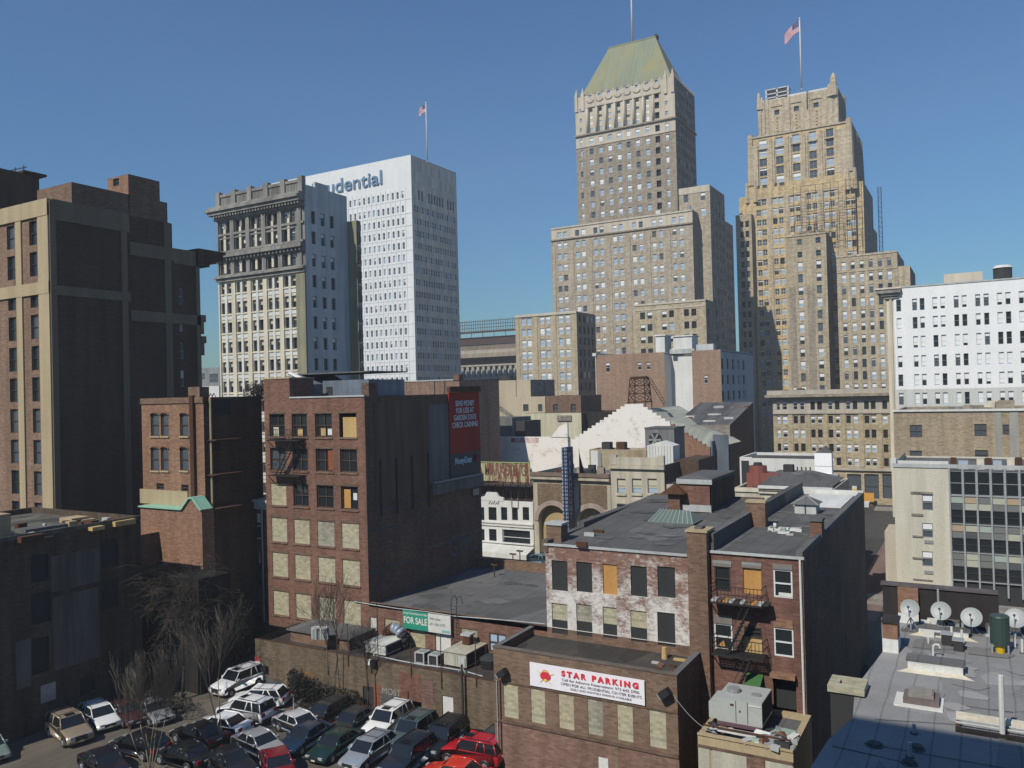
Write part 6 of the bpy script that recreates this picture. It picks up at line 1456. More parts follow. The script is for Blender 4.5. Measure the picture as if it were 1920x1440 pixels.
def brick_mid():
    b = Bld('brick_building', 'brick loft building with a bright white recessed light well and white roof towers', (1351, 655), 194, (1117, 663), (1412, 666), 'building')
    W, D, H = b.W, b.Dp, b.top; q = lambda x, y: (840 + x / 3.2, 560 + y / 3.2)
    mo = M_wall('salmon_brick', (.42, .285, .20), (.38, .255, .185), brick=(.4, .13), stain=.15, seed=101); mw = M_wall('white_painted_well', (.80, .79, .76), (.70, .70, .68), stain=.15, seed=102)
    u1 = b.F(1246.5, 700)[0]; u2 = b.F(1298, 700)[0]; ops = []
    for x0, y0, x1, y1 in ((946, 383, 970, 441), (1137, 383, 1160, 427), (1190, 383, 1213, 425), (1537, 460, 1558, 508)): o = b.frect(*q(x0, y0), *q(x1, y1)); ops.append(o); b.win('F', 0, o, ('d', 'frw', .3), .3)
    sc = b.rs(700, [q(x, 0)[0:1] * 0 or (q(x - 6, 0)[0], q(x + 6, 0)[0]) for x in (1648, 1680, 1712, 1745, 1775)]); sr = b.rz(1380, [(q(0, y0)[1], q(0, y1)[1]) for y0, y1 in ((365, 425), (458, 512), (550, 605))])
    ro = b.grid('R', W, sc, sr, [(3, ('d', 'frd', 0)), (1, ('g', 'frw', 0))], .3)
    facade(b.mb, Ff(0), 0, u1, 0, H, [o for o in ops if o[1] < u1], mo, .3); facade(b.mb, Ff(0), u2, W, 0, H, [o for o in ops if o[0] > u2], mo, .3); facade(b.mb, Fr(W), 0, D, 0, H, ro, M_wall('pale_side_render', (.50, .52, .53), (.44, .46, .48), stain=.2), .3)
    b.mb.poly([(0, D, 0), (0, 0, 0), (0, 0, H), (0, D, H)], mo); b.mb.box(0, W, D - .2, D, 0, H, mo); b.mb.box(0, u1, .1, D, H - .5, H - .3, G['tar']); b.mb.box(u2, W, .1, D, H - .5, H - .3, G['tar'])
    m = MB(); wd = 5.0; wr = b.fs(690, [(1249, 1251.5), (1254, 1257)], wd); wo = [(a, c, z0, z1) for a, c in wr for z0, z1 in sr]
    facade(m, Ff(wd), u1, u2, 0, H - .8, wo, mw, .3)
    for o in wo: b.win('F', wd, o, ('d', 'frd', 0), .3)
    facade(m, Fr(u1), 0, wd, 0, H, (), mw); m.poly([(u2, 0, 0), (u2, wd, 0), (u2, wd, H), (u2, 0, H)], mw)
    um = b.F(1265, 700)[0]; m.box(um, um + 3.6, 2.8, wd, 0, H - 1.2, mw); b.part('wall', m, label='white painted light well')
    for (x0, x1, y, nm) in ((1229, 1246, 630, 'a'), (1262, 1297, 631, 'b')):
        a, z = b.F(x0, y, 4)[0], b.F((x0 + x1) / 2, y, 4)[1]; c = b.F(x1, y, 4)[0]; m = MB(); m.box(a, c, 4, 9, H - .5, z, mw); m.box(a - .3, c + .3, 3.7, 9.3, z, z + .3, mw); b.part('roof_tower', m, label='white chimney tower' if nm == 'a' else 'wide white stair tower')
    m = MB(); m.box(u2 + .2, u2 + 4.5, 3, 5, H - .4, H + 1.6, m_bluw); m.box(u1 + .3, u2 - .3, 3.2, 3.8, H - .4, H + .7, G['tin']); b.part('roof_unit', m)
    m = MB(); m.box(-.8, .2, -.4, D, H - .2, H + .6, G['white']); m.box(-.15, 0, -.1, D * .5, 0, H, G['white']); b.part('gutter', m)
    b.finish()
brick_mid()

# station like hall behind the office towers, rail gantry on its roof
def hall():
    b = Bld('arena_hall', 'distant brown roofed hall with a steel roof gantry right of the white marble tower', (990, 622), 345, (820, 640), (1010, 630), 'building')
    W = b.W; H = b.F(900, 630)[1]; q = lambda y: b.F(900, 560 + y / 3.2)[1]
    m = MB(); mr = M_wall('brown_tile_roof', (.085, .05, .04), (.06, .04, .035), stain=.2); mc = M_wall('hall_cream', (.50, .46, .38), (.42, .39, .33), stain=.2); md = M_wall('hall_dark', (.10, .09, .085), (.07, .065, .06))
    z = [q(y) for y in (215, 270, 305, 325, 350, 362, 395, 405, 470, 500)]
    m.poly([(0, 4, z[1]), (W, 4, z[1]), (W, 14, z[0]), (0, 14, z[0])], mr); b.part('roof', m)
    m = b.mb; m.box(0, W, 4.5, 30, z[2], z[1], M_wall('hall_tan', (.27, .23, .18), (.22, .19, .15))); m.box(0, W, 3.4, 4.4, z[3], z[2], mc); m.box(0, W, 3, 30, z[4], z[3] - .01, M_wall('hall_pale_band', (.42, .36, .28), (.36, .31, .25))); m.box(0, W, 6, 30, z[6], z[4] - .01, md); m.box(0, W, 2, 30, z[7], z[6] - .01, mc); m.box(0, W, 4, 30, 0, z[7] - .01, md)
    b.part('wall', m); b.mb = MB()
    m = MB(); n = 17
    for i in range(n): u = W * i / n; m.box(u, u + 1.3, 2.2, 3.2, z[8], z[7] - .01, mc)
    m.box(0, W, 2.4, 3.4, z[8] - 1, z[8], mc); b.part('column', m)
    for i in range(n): u = W * i / n + 1.5; b.win('F', 3.2, (u, u + W / n - 1.7, z[8], z[7] - .1), ('b+', 'frw', 0), .3)
    m = MB(); zt = b.F(900, 598)[1]; zb = b.F(900, 622)[1]; zm = b.F(900, 617)[1]
    for zz in (zt, (zt * 2 + zm) / 3, (zt + 2 * zm) / 3, zm): m.cyl((0, 10, zz), (W, 10, zz), .14, .14, 4, G['rust'])
    m.box(0, W, 9.5, 10.5, zm - .8, zm - .2, G['rust'])
    for i in range(40): u = W * i / 39; m.cyl((u, 10, zb - 2 if i % 5 == 0 else zm), (u, 10, zt + .6), .12, .12, 4, G['rust'])
    b.part('roof_gantry', m); b.finish()
hall()

# low grey building between the left tower and old office
Yq = at_d(390, 700, 190).y
def low_grey():
    b = Bld('building', 'small grey building with a white graffiti painted wall beside the sooty office tower', origin=(at_y(362, 690, Yq).x, Yq), cat='building')
    W = b.F(425, 690)[0]; H = b.F(385, 690)[1]; o = b.frect(379, 700, 384, 712); o2 = b.frect(393, 701, 409, 718); 
    for q in (o, o2): b.win('F', 0, q, ('g+', 'frg', 0), .2)
    b.shell(b.mb, 0, W, 0, 14, 0, H, M_wall('blue_grey_wall', (.30, .31, .33), (.25, .26, .28)), (o, o2), ())
    m = MB(); a, c, z0, z1 = b.frect(376, 724, 411, 760, -6); m.box(a, c, -6, -5.6, 0, z1, G['white'])
    for (u, s) in ((.55, 1), (.72, 1)):
        uu = a + (c - a) * u; r = (c - a) * .08; zc = z1 - 2.2
        m.tube([(uu - r, -6.05, zc - 1.6), (uu - r, -6.05, zc), (uu, -6.05, zc + .6), (uu + r, -6.05, zc), (uu + r, -6.05, zc - 1.6)], .08, 4, G['rust'])
    b.part('wall', m, label='white wall with a scrawled heart like mark'); b.finish()
low_grey()

# ================= theatre row across the street =================
TY = at_d(950, 1000, 121).y
def row_b(name, label, x0, x1, pyt, cat='building', D=14, yy=None, v=0):
    y = (TY if yy is None else yy) + v; A = at_y(x0, pyt, y); B_ = at_y(x1, pyt, y)
    b = Bld(name, label, origin=(A.x, y), cat=cat); b.W = B_.x - A.x; b.top = A.z; b.Dp = D; return b
m_wst = M_wall('white_stucco', (.78, .77, .74), (.70, .69, .66), stain=.12, seed=111, bump=.05)
def shop():
    b = row_b('shop_building', 'white two storey shop with a curved parapet and white awning', 870, 999, 935, 'shop'); W, H = b.W, b.top; ops = []
    for x0, x1 in ((873, 885), (899, 908), (916, 931), (939.5, 951), (960, 971), (980, 992)): o = b.frect(x0, 951, x1, 975.5); ops.append(o); b.win('F', 0, o, ('d', 'frd', 0), .25)
    for x0, x1 in ((899, 908.5), (917, 931)): o = b.frect(x0, 992, x1, 1014); ops.append(o); b.win('F', 0, o, ('d', 'frd', 0), .25)
    o = b.frect(942, 994, 994, 1023); ops.append(o); b.win('F', 0, o, ('d', 'frw', 0), .4)
    b.shell(b.mb, 0, W, 0, 14, 0, H, m_wst, ops, (), side=m_wst)
    m = MB(); pts = []
    u0, u1 = b.F(902, 930)[0], b.F(944, 930)[0]; hh = b.F(920, 923)[1] - H
    m.xzprism([(u0, H - .1), (u1, H - .1), (u1, H + hh * .35), (u1 - .8, H + hh * .5), (u1 - 1.2, H + hh), (u0 + 1.0, H + hh), (u0 + .7, H + hh * .5), (u0, H + hh * .35)], -.05, .3, m_wst); b.part('parapet', m)
    m = MB()
    for y in (980, 985, 1017): z = b.F(940, y)[1]; band(m, Ff(0), 0, W, z - .1, z + .1, .2, m_wst)
    for i in range(5): t0 = i; uu = b.F(917 + i * 4, 938)[0]; m.cyl((uu, -.06, H - .6), (uu + .25, -.06, H - .1 - .2 * (i % 2)), .05, .05, 4, m_lsid)
    m.tube([(b.F(960, 935)[0], -.15, H + .6), (b.F(960, 945)[0], -.15, H - .9), (b.F(972, 945)[0], -.15, H - .9), (b.F(972, 935)[0], -.15, H + .6)], .05, 4, m_lsid); b.part('moulding', m)
    m = MB(); z1, z0 = b.F(940, 1022, 0)[1], b.F(940, 1036, -2)[1]; uu = W; m.poly([(0, -2.4, z0), (uu, -2.4, z0), (uu, 0, z1), (0, 0, z1)], G['white']); m.poly([(0, -2.4, z0 - .7), (uu, -2.4, z0 - .7), (uu, -2.4, z0), (0, -2.4, z0)], G['white']); b.part('awning', m)
    b.finish()
shop()
def billboard():
    b = row_b('billboard', 'rusted peeling rooftop billboard above the white shop', 880, 992, 866, 'billboard', v=3.0); W, H = b.W, b.top; z0 = b.F(950, 903)[1]
    m_, t, bs = _new('rusted_billboard', .8); n = _noise(t, _map(t, (1.2, .35, 1)), 1, 6, .7); bs.inputs['Roughness'].default_value = .85
    t.links.new(_mix(t, _ramp(t, n, .45, .56), (.17, .06, .04), (.40, .41, .24)), bs.inputs['Base Color'])
    m = MB(); m.box(0, W, 0, .12, z0, H, m_)
    for i in range(26): u = W * i / 26; m.box(u, u + .07, -.06, 0, z0, H, m_)
    m.box(0, W, -.1, 0, H, H + .12, M_plain('lime_trim', (.35, .42, .16), .6)); m.box(W, W + .12, -.1, .1, z0, H + .4, M_plain('lime_trim2', (.35, .42, .16), .6)); b.part('panel', m)
    t_ = text('P A MARKETING', 2.4, M_plain('faded_red', (.20, .085, .06), .8), 'lettering', b.e, (W * .5, -.075, z0 + 1.0), 'F', .005, off=.04); t_.scale = (W * .9 / t_.dimensions.x, 1, 1)
    m = MB()
    for i in range(8): u = W * (i + .4) / 8; m.cyl((u, .3, z0 - 3), (u, .3, H), .1, .1, 4, G['black']); m.cyl((u, .3, z0 + 1), (u, 2.2, z0 - 2.8), .08, .08, 4, G['black'])
    m.box(-.3, W + 1, -.7, 0, z0 - .4, z0 - .3, G['rust']); m.box(0, W, .3, .4, z0 - .8, z0 - .6, G['tin']); b.part('frame', m)
    m = MB(); zs = b.F(950, 933, 3.2)[1]; m.box(-2, b.W + 2.2, 3, 8, zs - 6, z0 - .9, m_brkd); b.part('base', m)
    b.finish()
billboard()
def theatre():
    b = row_b('theatre', 'old theatre front with two wide brown panelled arches behind a blue vertical sign', 999, 1144, 886, 'theatre'); W, H = b.W, b.top
    q = lambda x, y: (840 + x / 4.174, 780 + y / 4.174)
    ms = M_wall('theatre_cream', (.56, .50, .39), (.47, .42, .33), stain=.3, seed=121); mp = M_wall('theatre_brown_brick', (.27, .20, .13), (.23, .17, .115), brick=(.4, .13), stain=.2); mt = M_wall('arch_tan_infill', (.50, .38, .19), (.44, .34, .18), stain=.2); ma = M_wall('arch_pink_stone', (.45, .36, .31), (.38, .31, .27), stain=.25)
    z_spr = b.F(1030, 975)[1]
    arcs = []
    for cx, r_px in ((q(820, 0)[0], 27), (q(1120, 0)[0], 27)):
        uc, zt = b.F(cx, 947); r = (b.F(cx + r_px, 960)[0] - b.F(cx - r_px, 960)[0]) / 2; arcs.append((uc, r, zt - r))
    z = b.F(1070, 892)[1]
    # front wall with two round headed openings
    m = b.mb; n = 12; prev = 0; zc = arcs[0][2]
    for uc, r, zc_ in arcs:
        m.poly([(prev, 0, 0), (uc - r, 0, 0), (uc - r, 0, zc), (prev, 0, zc)], ms)
        for i in range(n):
            t0, t1 = math.pi * (1 - i / n), math.pi * (1 - (i + 1) / n); a0, h0, a1, h1 = uc + r * math.cos(t0), zc + r * math.sin(t0), uc + r * math.cos(t1), zc + r * math.sin(t1)
            m.poly([(a0, 0, h0), (a1, 0, h1), (a1, 0, H), (a0, 0, H)], ms); m.poly([(a0, 0, h0), (a0, 1.0, h0), (a1, 1.0, h1), (a1, 0, h1)], ms)
        m.poly([(uc - r, 0, 0), (uc - r, 1.0, 0), (uc - r, 1.0, zc), (uc - r, 0, zc)], ms); m.poly([(uc + r, 1.0, 0), (uc + r, 0, 0), (uc + r, 0, zc), (uc + r, 1.0, zc)], ms); prev = uc + r
        if uc != arcs[-1][0]: m.poly([(uc - r, 0, zc), (uc - r, 0, H), (uc - r - .001, 0, H), (uc - r - .001, 0, zc)], ms)
    m.poly([(prev, 0, 0), (W, 0, 0), (W, 0, H), (prev, 0, H)], ms)
    m.poly([(0, 0, zc), (arcs[0][0] - arcs[0][1], 0, zc), (arcs[0][0] - arcs[0][1], 0, H), (0, 0, H)], ms); m.poly([(arcs[0][0] + arcs[0][1], 0, zc), (arcs[1][0] - arcs[1][1], 0, zc), (arcs[1][0] - arcs[1][1], 0, H), (arcs[0][0] + arcs[0][1], 0, H)], ms)
    m.poly([(0, 14, 0), (0, 0, 0), (0, 0, H), (0, 14, H)], ms); m.box(0, W, .3, 14, H - .9, H - .6, G['tar2']); m.box(0.01, W - .01, 1.0, 1.2, 0, H - .95, mt)
    p = MB(); zt, zb = b.F(1040, 907)[1], b.F(1040, 942)[1]
    for x0, x1, (uc, r, zc_) in ((1008, 1058, arcs[0]), (1086, 1138, arcs[1])):
        a, c = b.F(x0, 920)[0], b.F(x1, 920)[0]; R2 = r + .75; pts = [(a, zt), (a, zb - .6)]
        for i in range(9):
            t = rad(150 - 15 * i); u = uc + R2 * math.cos(t); h = zc + R2 * math.sin(t)
            if a < u < c: pts.append((u, max(h, zb - .6)))
        pts += [(c, zb - .6), (c, zt)]; p.xzprism(pts, -.06, -.005, mp)
    b.part('panel', p)
    p = MB()
    for uc, r, zc_ in arcs:
        for k, (ra, rb, o) in enumerate(((r, r + .28, .22), (r + .30, r + .68, .12))):
            for i in range(20):
                t0, t1 = math.pi * i / 20, math.pi * (i + 1) / 20
                P = lambda rr, t, y: (uc + rr * math.cos(t), y, zc + rr * math.sin(t))
                p.poly([P(ra, t0, -o), P(ra, t1, -o), P(rb, t1, -o), P(rb, t0, -o)], ma); p.poly([P(rb, t0, -o), P(rb, t1, -o), P(rb, t1, 0), P(rb, t0, 0)], ma); p.poly([P(ra, t0, -o), P(ra, t0, 0), P(ra, t1, 0), P(ra, t1, -o)], ma)
    b.part('arch', p)
    p = MB(); z0 = b.F(1070, 895)[1]; z1 = b.F(1070, 902)[1]
    band(p, Ff(0), -.2, W, H - .4, H + .1, .5, M_wall('theatre_brown_cornice', (.25, .18, .14), (.2, .15, .12))); band(p, Ff(0), -.1, W, z0, H - .45, .2, mp); band(p, Ff(0), -.2, W, z0 - .35, z0 - .02, .55, ms); band(p, Ff(0), -.1, W, z1, z1 + .25, .3, ms); b.part('cornice', p)
    rr = random.Random(3); p = MB()
    for i in range(12): u = rr.uniform(.5, W - 1); v = rr.uniform(1, 5); p.box(u, u + rr.uniform(.2, 1.4), v, v + .6, H - .7, H + rr.uniform(0, .9), rr.choice([G['rust'], G['tin'], G['darkbd'], m_lbrn]))
    b.part('roof_clutter', p, kind='stuff'); b.finish()
    # blade sign
    yb = TY - 3.4; P0 = at_y(1065, 838, TY - 1.8); P1 = at_y(1071, 992, TY - 1.8)
    s = thing('theatre_sign', 'tall dark blue vertical blade sign with white bulb edging projecting from the theatre', 'sign', (P0.x, TY - .2, 0)); mn = M_plain('sign_navy', (.02, .035, .09), .5); mw = M_plain('sign_bulb_white', (.34, .40, .50), .5)
    Z0, Z1 = P1.z, P0.z; m = MB(); m.box(-.32, .32, -3.0, -.7, Z0, Z1, mn); m.obj('panel', s)
    m = MB(); nn = 22
    for i in range(nn): z = Z0 + (Z1 - Z0) * (i + .2) / nn; h = (Z1 - Z0) / nn * .62; m.box(-.40, -.33, -2.95, -2.8, z, z + h, mw); m.box(-.30, -.18, -3.06, -3.0, z, z + h, mw); m.box(.14, .26, -3.06, -3.0, z, z + h, mw); m.box(.33, .40, -2.95, -2.8, z, z + h, mw)
    for i, ch in enumerate('PARAMOUNT'):
        pass
    m.obj('bulb_strip', s)
    m = MB(); m.box(-.03, .03, -.7, 0, Z1 - 2.6, Z1 - 2.4, G['black']); m.xzprism([(0, 0)] * 0 or [(.33, Z1 - .3), (.4, Z1 - 1.2), (1.8, Z1 - 6.6), (2.6, Z1 - 7.6), (.33, Z1 - 7.6)], 1.2, 1.3, G['black'])
    for z in (Z0 + 1, (Z0 + Z1) / 2): m.box(-.05, .05, -.7, .2, z, z + .15, G['black'])
    m.obj('bracket', s)
    for i, ch in enumerate('PARAMOUNT'): text(ch, 1.25, mw, 'lettering', s, (.335, -1.85, Z1 - 1.6 - i * (Z1 - Z0 - 2) / 9), 'R', .01, off=.02)
theatre()
m_cm2 = M_wall('cream_stone_front', (.60, .55, .44), (.52, .48, .39), stain=.25, seed=131)
def window_block():
    b = row_b('stone_building', 'cream stone block with three curtained windows right of the theatre arches', 1144.5, 1245, 871, 'building'); W, H = b.W, b.top; ops = []
    q = lambda x, y: (840 + x / 4.174, 780 + y / 4.174)
    for x0, x1 in ((1322, 1390), (1440, 1515), (1562, 1635)):
        o = b.frect(*q(x0, 490), *q(x1, 605)); ops.append(o); b.win('F', 0, o, ('by', 'frg', .7), .35); o = b.frect(*q(x0, 690), *q(x1, 800)); ops.append(o); b.win('F', 0, o, ('g', 'frg', 0), .35)
    b.shell(b.mb, 0, W, 0, 12, 0, H, m_cm2, ops, (), .35, side=m_lts)
    m = MB(); zt = b.F(1200, 858)[1]; band(m, Ff(0), -.1, W + .1, H - .5, H - .1, .4, m_cm2); band(m, Ff(0), .8, W - .8, H, zt, .05, m_cm2, -.4); m.box(0, .9, -.1, .5, H, zt + .3, m_cm2); m.box(W - .9, W, -.1, .5, H, zt + .3, m_cm2)
    for o in ops[::2]: band(m, Ff(0), o[0] - .1, o[1] + .1, o[2] - .3, o[2] - .02, .2, m_cm2); band(m, Ff(0), o[0], o[1], o[2] - 1.4, o[2] - .8, .06, m_lpal)
    b.part('cornice', m); b.finish()
    b = row_b('brick_house', 'dark brick building with a beige front strip right of the three window block', 1245.5, 1310, 908, 'building', v=.5); W, H = b.W, b.top
    b.shell(b.mb, 0, W, 0, 6, 0, H, m_lpal, (), ()); m = MB(); z = b.F(1290, 862, 6)[1]; m.box(0, b.F(1310, 880, 6)[0], 6.01, 14, 0, z, m_lts); b.part('wall', m, label='dark taller rear portion'); b.finish()
    # white plank box and grey concrete fan house on the roofs behind
    t = thing('roof_house', 'white plank clad roof house with a low gable', 'roof house', at_y(1213, 850, TY + 8)); P = t.location; P.z = 0; z0, z1, z2 = at_y(1237, 859, TY + 8).z, at_y(1237, 836, TY + 8).z, at_y(1237, 828, TY + 8).z; w_ = at_y(1262, 850, TY + 8).x - P.x
    t.location = (P.x, TY + 8, z0); m = MB(); m.xzprism([(0, -2), (w_, -2), (w_, z1 - z0), (w_ / 2, z2 - z0), (0, z1 - z0)], 0, 3, G['white'], G['white'])
    for i in range(9): m.box(w_ * i / 9, w_ * i / 9 + .05, -.03, 0, -1, z1 - z0 - .05, G['frg'])
    m.obj('wall', t)
    t = thing('roof_house', 'grey concrete roof house with a round fan opening', 'roof house', at_y(1210, 830, TY + 16)); P = at_y(1210, 838, TY + 16); Q = at_y(1252, 804, TY + 16); t.location = (P.x, TY + 16, P.z); m = MB(); w_, h_ = Q.x - P.x, Q.z - P.z
    gc = M_wall('grey_concrete', (.24, .24, .24), (.18, .18, .18)); m.box(0, w_ + 1, 0, 5, -3, h_, gc); m.box(-.1, w_ + 1.2, -.1, 5, h_, h_ + .2, G['tar2']); m.obj('wall', t)
    m = MB(); m.cyl((w_ * .45, -.1, h_ * .4), (w_ * .45, 0.02, h_ * .4), 1.1, 1.1, 14, G['black']); m.cyl((w_ * .45, -.14, h_ * .4), (w_ * .45, -.08, h_ * .4), .3, .3, 8, G['rust'])
    for i in range(6): a = math.pi * i / 3; m.cyl((w_ * .45, -.12, h_ * .4), (w_ * .45 + math.cos(a), -.12, h_ * .4 + math.sin(a)), .12, .25, 4, G['frg'])
    m.obj('fan', t)
window_block()
m_wpeel = M_paintbrick('white_painted_gable', (.74, .71, .66), (.36, .22, .17), .40, 5, .07)
def auditorium():
    Yg = at_d(1190, 800, 148).y
    b = Bld('auditorium', 'white painted stepped brick gable of the theatre hall with ragged grey roofs behind', origin=(at_y(1071, 830, Yg).x, Yg), cat='building'); F = b.F
    pts = [F(1071, 900), F(1071, 829)]; n = 13; xa, ya, xb, yb = 1071, 829, 1171, 762
    L = []
    for i in range(n):
        x0, x1 = xa + (xb - xa) * i / n, xa + (xb - xa) * (i + 1) / n; y = ya + (yb - ya) * (i + 1) / n; L += [F(x0, y), F(x1, y)]
    L += [F(1171, 758), F(1206, 757)]
    R = []; n = 15; xa, ya, xb, yb = 1206, 758, 1331, 838
    for i in range(n):
        x0, x1 = xa + (xb - xa) * i / n, xa + (xb - xa) * (i + 1) / n; y = ya + (yb - ya) * (i + 1) / n; R += [F(x0, y), F(x1, y)]
    Wr = F(1331, 838)[0]
    outline = [(0, 0), F(1071, 829)] + L + R + [(Wr, 0)]
    # split white part / bare brick part at x = 1257
    us = F(1257, 800)[0]; Wp = [p for p in outline if p[0] <= us]; Bp = [p for p in outline if p[0] > us]
    zcut = [p for p in outline if p[0] <= us][-1][1]; m = b.mb
    m.xzprism(Wp + [(us, zcut), (us, 0)], 0, .5, m_wpeel); m.xzprism([(us, 0), (us, zcut)] + Bp, 0, .5, m_brko)
    ridge = F(1188, 757)[0]; zr = F(1188, 760)[1] - .8; zl = F(1071, 832)[1] - .5
    m2 = MB(); Dp = 26; mg = M_wall('pale_green_roof', (.44, .45, .38), (.36, .37, .31), stain=.3); mc = M_wall('weathered_corrugated', (.27, .27, .27), (.14, .14, .145), stain=.5, vary=.6)
    zrr = F(1326, 838)[1] - .5
    m2.poly([(ridge, .5, zr), (Wr - .3, .5, zrr), (Wr + 3.4, Dp * .3, zrr + 1), (ridge, Dp, zr)], mg); m2.poly([(0, .5, zl), (ridge, .5, zr), (ridge, Dp, zr), (0, Dp, zl)], G['tar2']); b.part('roof', m2)
    # rear hall: its grey corrugated roof and dark right wall
    v1 = 9.0; a, za = b.F(1250, 757, v1); c = b.F(1372, 790, v1); e, ze = b.F(1328, 789, v1)
    m3 = MB(); x1, z1 = b.F(1368, 785, v1); x0, z0 = b.F(1205, 756, v1); vb = 40
    xr = x1; zr1 = b.F(1368, 790, v1)[1]; vback = b.Rr(1412, 752, xr)[0]
    zf = F(1330, 797, v1)[1]; zbk = F(1330, 755, vback)[1]; x0 = F(1262, 797, v1)[0]; z0 = zr1 = zf
    m3.poly([(x0, v1, zf), (xr, v1, zf), (xr, vback, zbk), (x0, vback, zbk)], mc)
    for i in range(26): x = x0 + (xr - x0) * i / 26; m3.cyl((x, v1, zf + .05), (x, vback, zbk + .05), .09, .09, 4, mc)
    SL = (zbk - zf) / (vback - v1)
    b.part('roof', m3, label='weathered corrugated roof of the rear hall')
    m4 = MB(); m4.poly([(xr, v1, 0), (xr, vback, 0), (xr, vback, zbk), (xr, v1, zr1)], m_lts); m4.poly([(x0, v1, 0), (xr, v1, 0), (xr, v1, zr1), (x0, v1, z0)], m_lsid); m4.poly([(xr, vback, 0), (x0, vback, 0), (x0, vback, zbk), (xr, vback, zbk)], m_lts); m4.poly([(x0, vback, 0), (x0, v1, 0), (x0, v1, zf), (x0, vback, zbk)], m_lts)
    b.part('wall', m4, label='dark right wall of the rear hall')
    m5 = MB(); rr = random.Random(14)
    for i in range(14): 
        v = rr.uniform(v1 + 1, vback - 3); k = rr.random(); x = x0 + (xr - x0) * k; z = z0 + SL * (v - v1); s = rr.uniform(.6, 3); m5.box(x, x + s, v, v + rr.uniform(1, 4), z - .3, z + rr.uniform(.1, .5), rr.choice([G['tin'], mc, G['tar2'], G['white'], m_brk]))
    b.part('roof_patch', m5, kind='stuff')
    m6 = MB(); mbl = M_wall('blue_grey_corrugated', (.15, .18, .22), (.10, .12, .15), stain=.3); y0 = 0.0; xe = Wr + .05
    ra, za_ = b.Rr(1368, 800, xe + .3); m6.box(xe, xe + .3, .3, max(ra, 4), 0, b.F(1345, 828, 0)[1], mbl); m6.box(Wr, b.F(1366, 850, 2)[0], 2, 2.3, 0, b.F(1350, 815, 2)[1], mbl); b.part('wall', m6, label='blue grey corrugated side wall')
    b.finish()
    # rusty tank stand on the ridge
    s = thing('tank_stand', 'rusty empty water tank stand on the theatre roof', 'tank stand', at_y(1200, 756, Yg + 5)); bz = s.location.z; P1 = at_y(1184, 710, Yg + 5); P2 = at_y(1210, 710, Yg + 5); h = P1.z - bz; w2 = (P2.x - P1.x) / 2
    m = MB(); T = [(-w2, -w2), (w2, -w2), (w2, w2), (-w2, w2)]; Bq = [(x * 1.3, y * 1.3) for x, y in T]
    for (x, y), (bx, by) in zip(T, Bq): m.cyl((bx, by, -2), (x, y, h), .12, .10, 5, G['rust'])
    for k in (0.05, .4, .72, 1):
        r = [((bx + (x - bx) * k), (by + (y - by) * k), h * k) for (x, y), (bx, by) in zip(T, Bq)]; m.tube(r + [r[0]], .1, 5, G['rust'])
        if k < 1:
            k2 = {0.05: .4, .4: .72, .72: 1}[k]; r2 = [((bx + (x - bx) * k2), (by + (y - by) * k2), h * k2) for (x, y), (bx, by) in zip(T, Bq)]
            for j in range(4): m.cyl(r[j], r2[(j + 1) % 4], .07, .07, 4, G['rust']); m.cyl(r[(j + 1) % 4], r2[j], .07, .07, 4, G['rust'])
    m.obj('frame', s)
    m = MB(); m.cyl((0, 0, h), (0, 0, h + .35), w2 * 1.25, w2 * 1.25, 14, G['rust']); m.obj('platform', s)
    m = MB(); x = w2 * 1.6
    for i in range(9): m.box(x + i * .3, x + i * .3 + .35, -.5, .5, h * .85 - i * .5, h * .85 - i * .5 + .08, G['rust'])
    m.cyl((x, -.5, h * .85), (x + 2.8, -.5, h * .85 - 4.6), .07, .07, 4, G['rust']); m.cyl((x, -.5, h * .85 + 1), (x + 2.8, -.5, h * .85 - 3.6), .05, .05, 4, G['rust']); m.obj('stair', s)
auditorium()
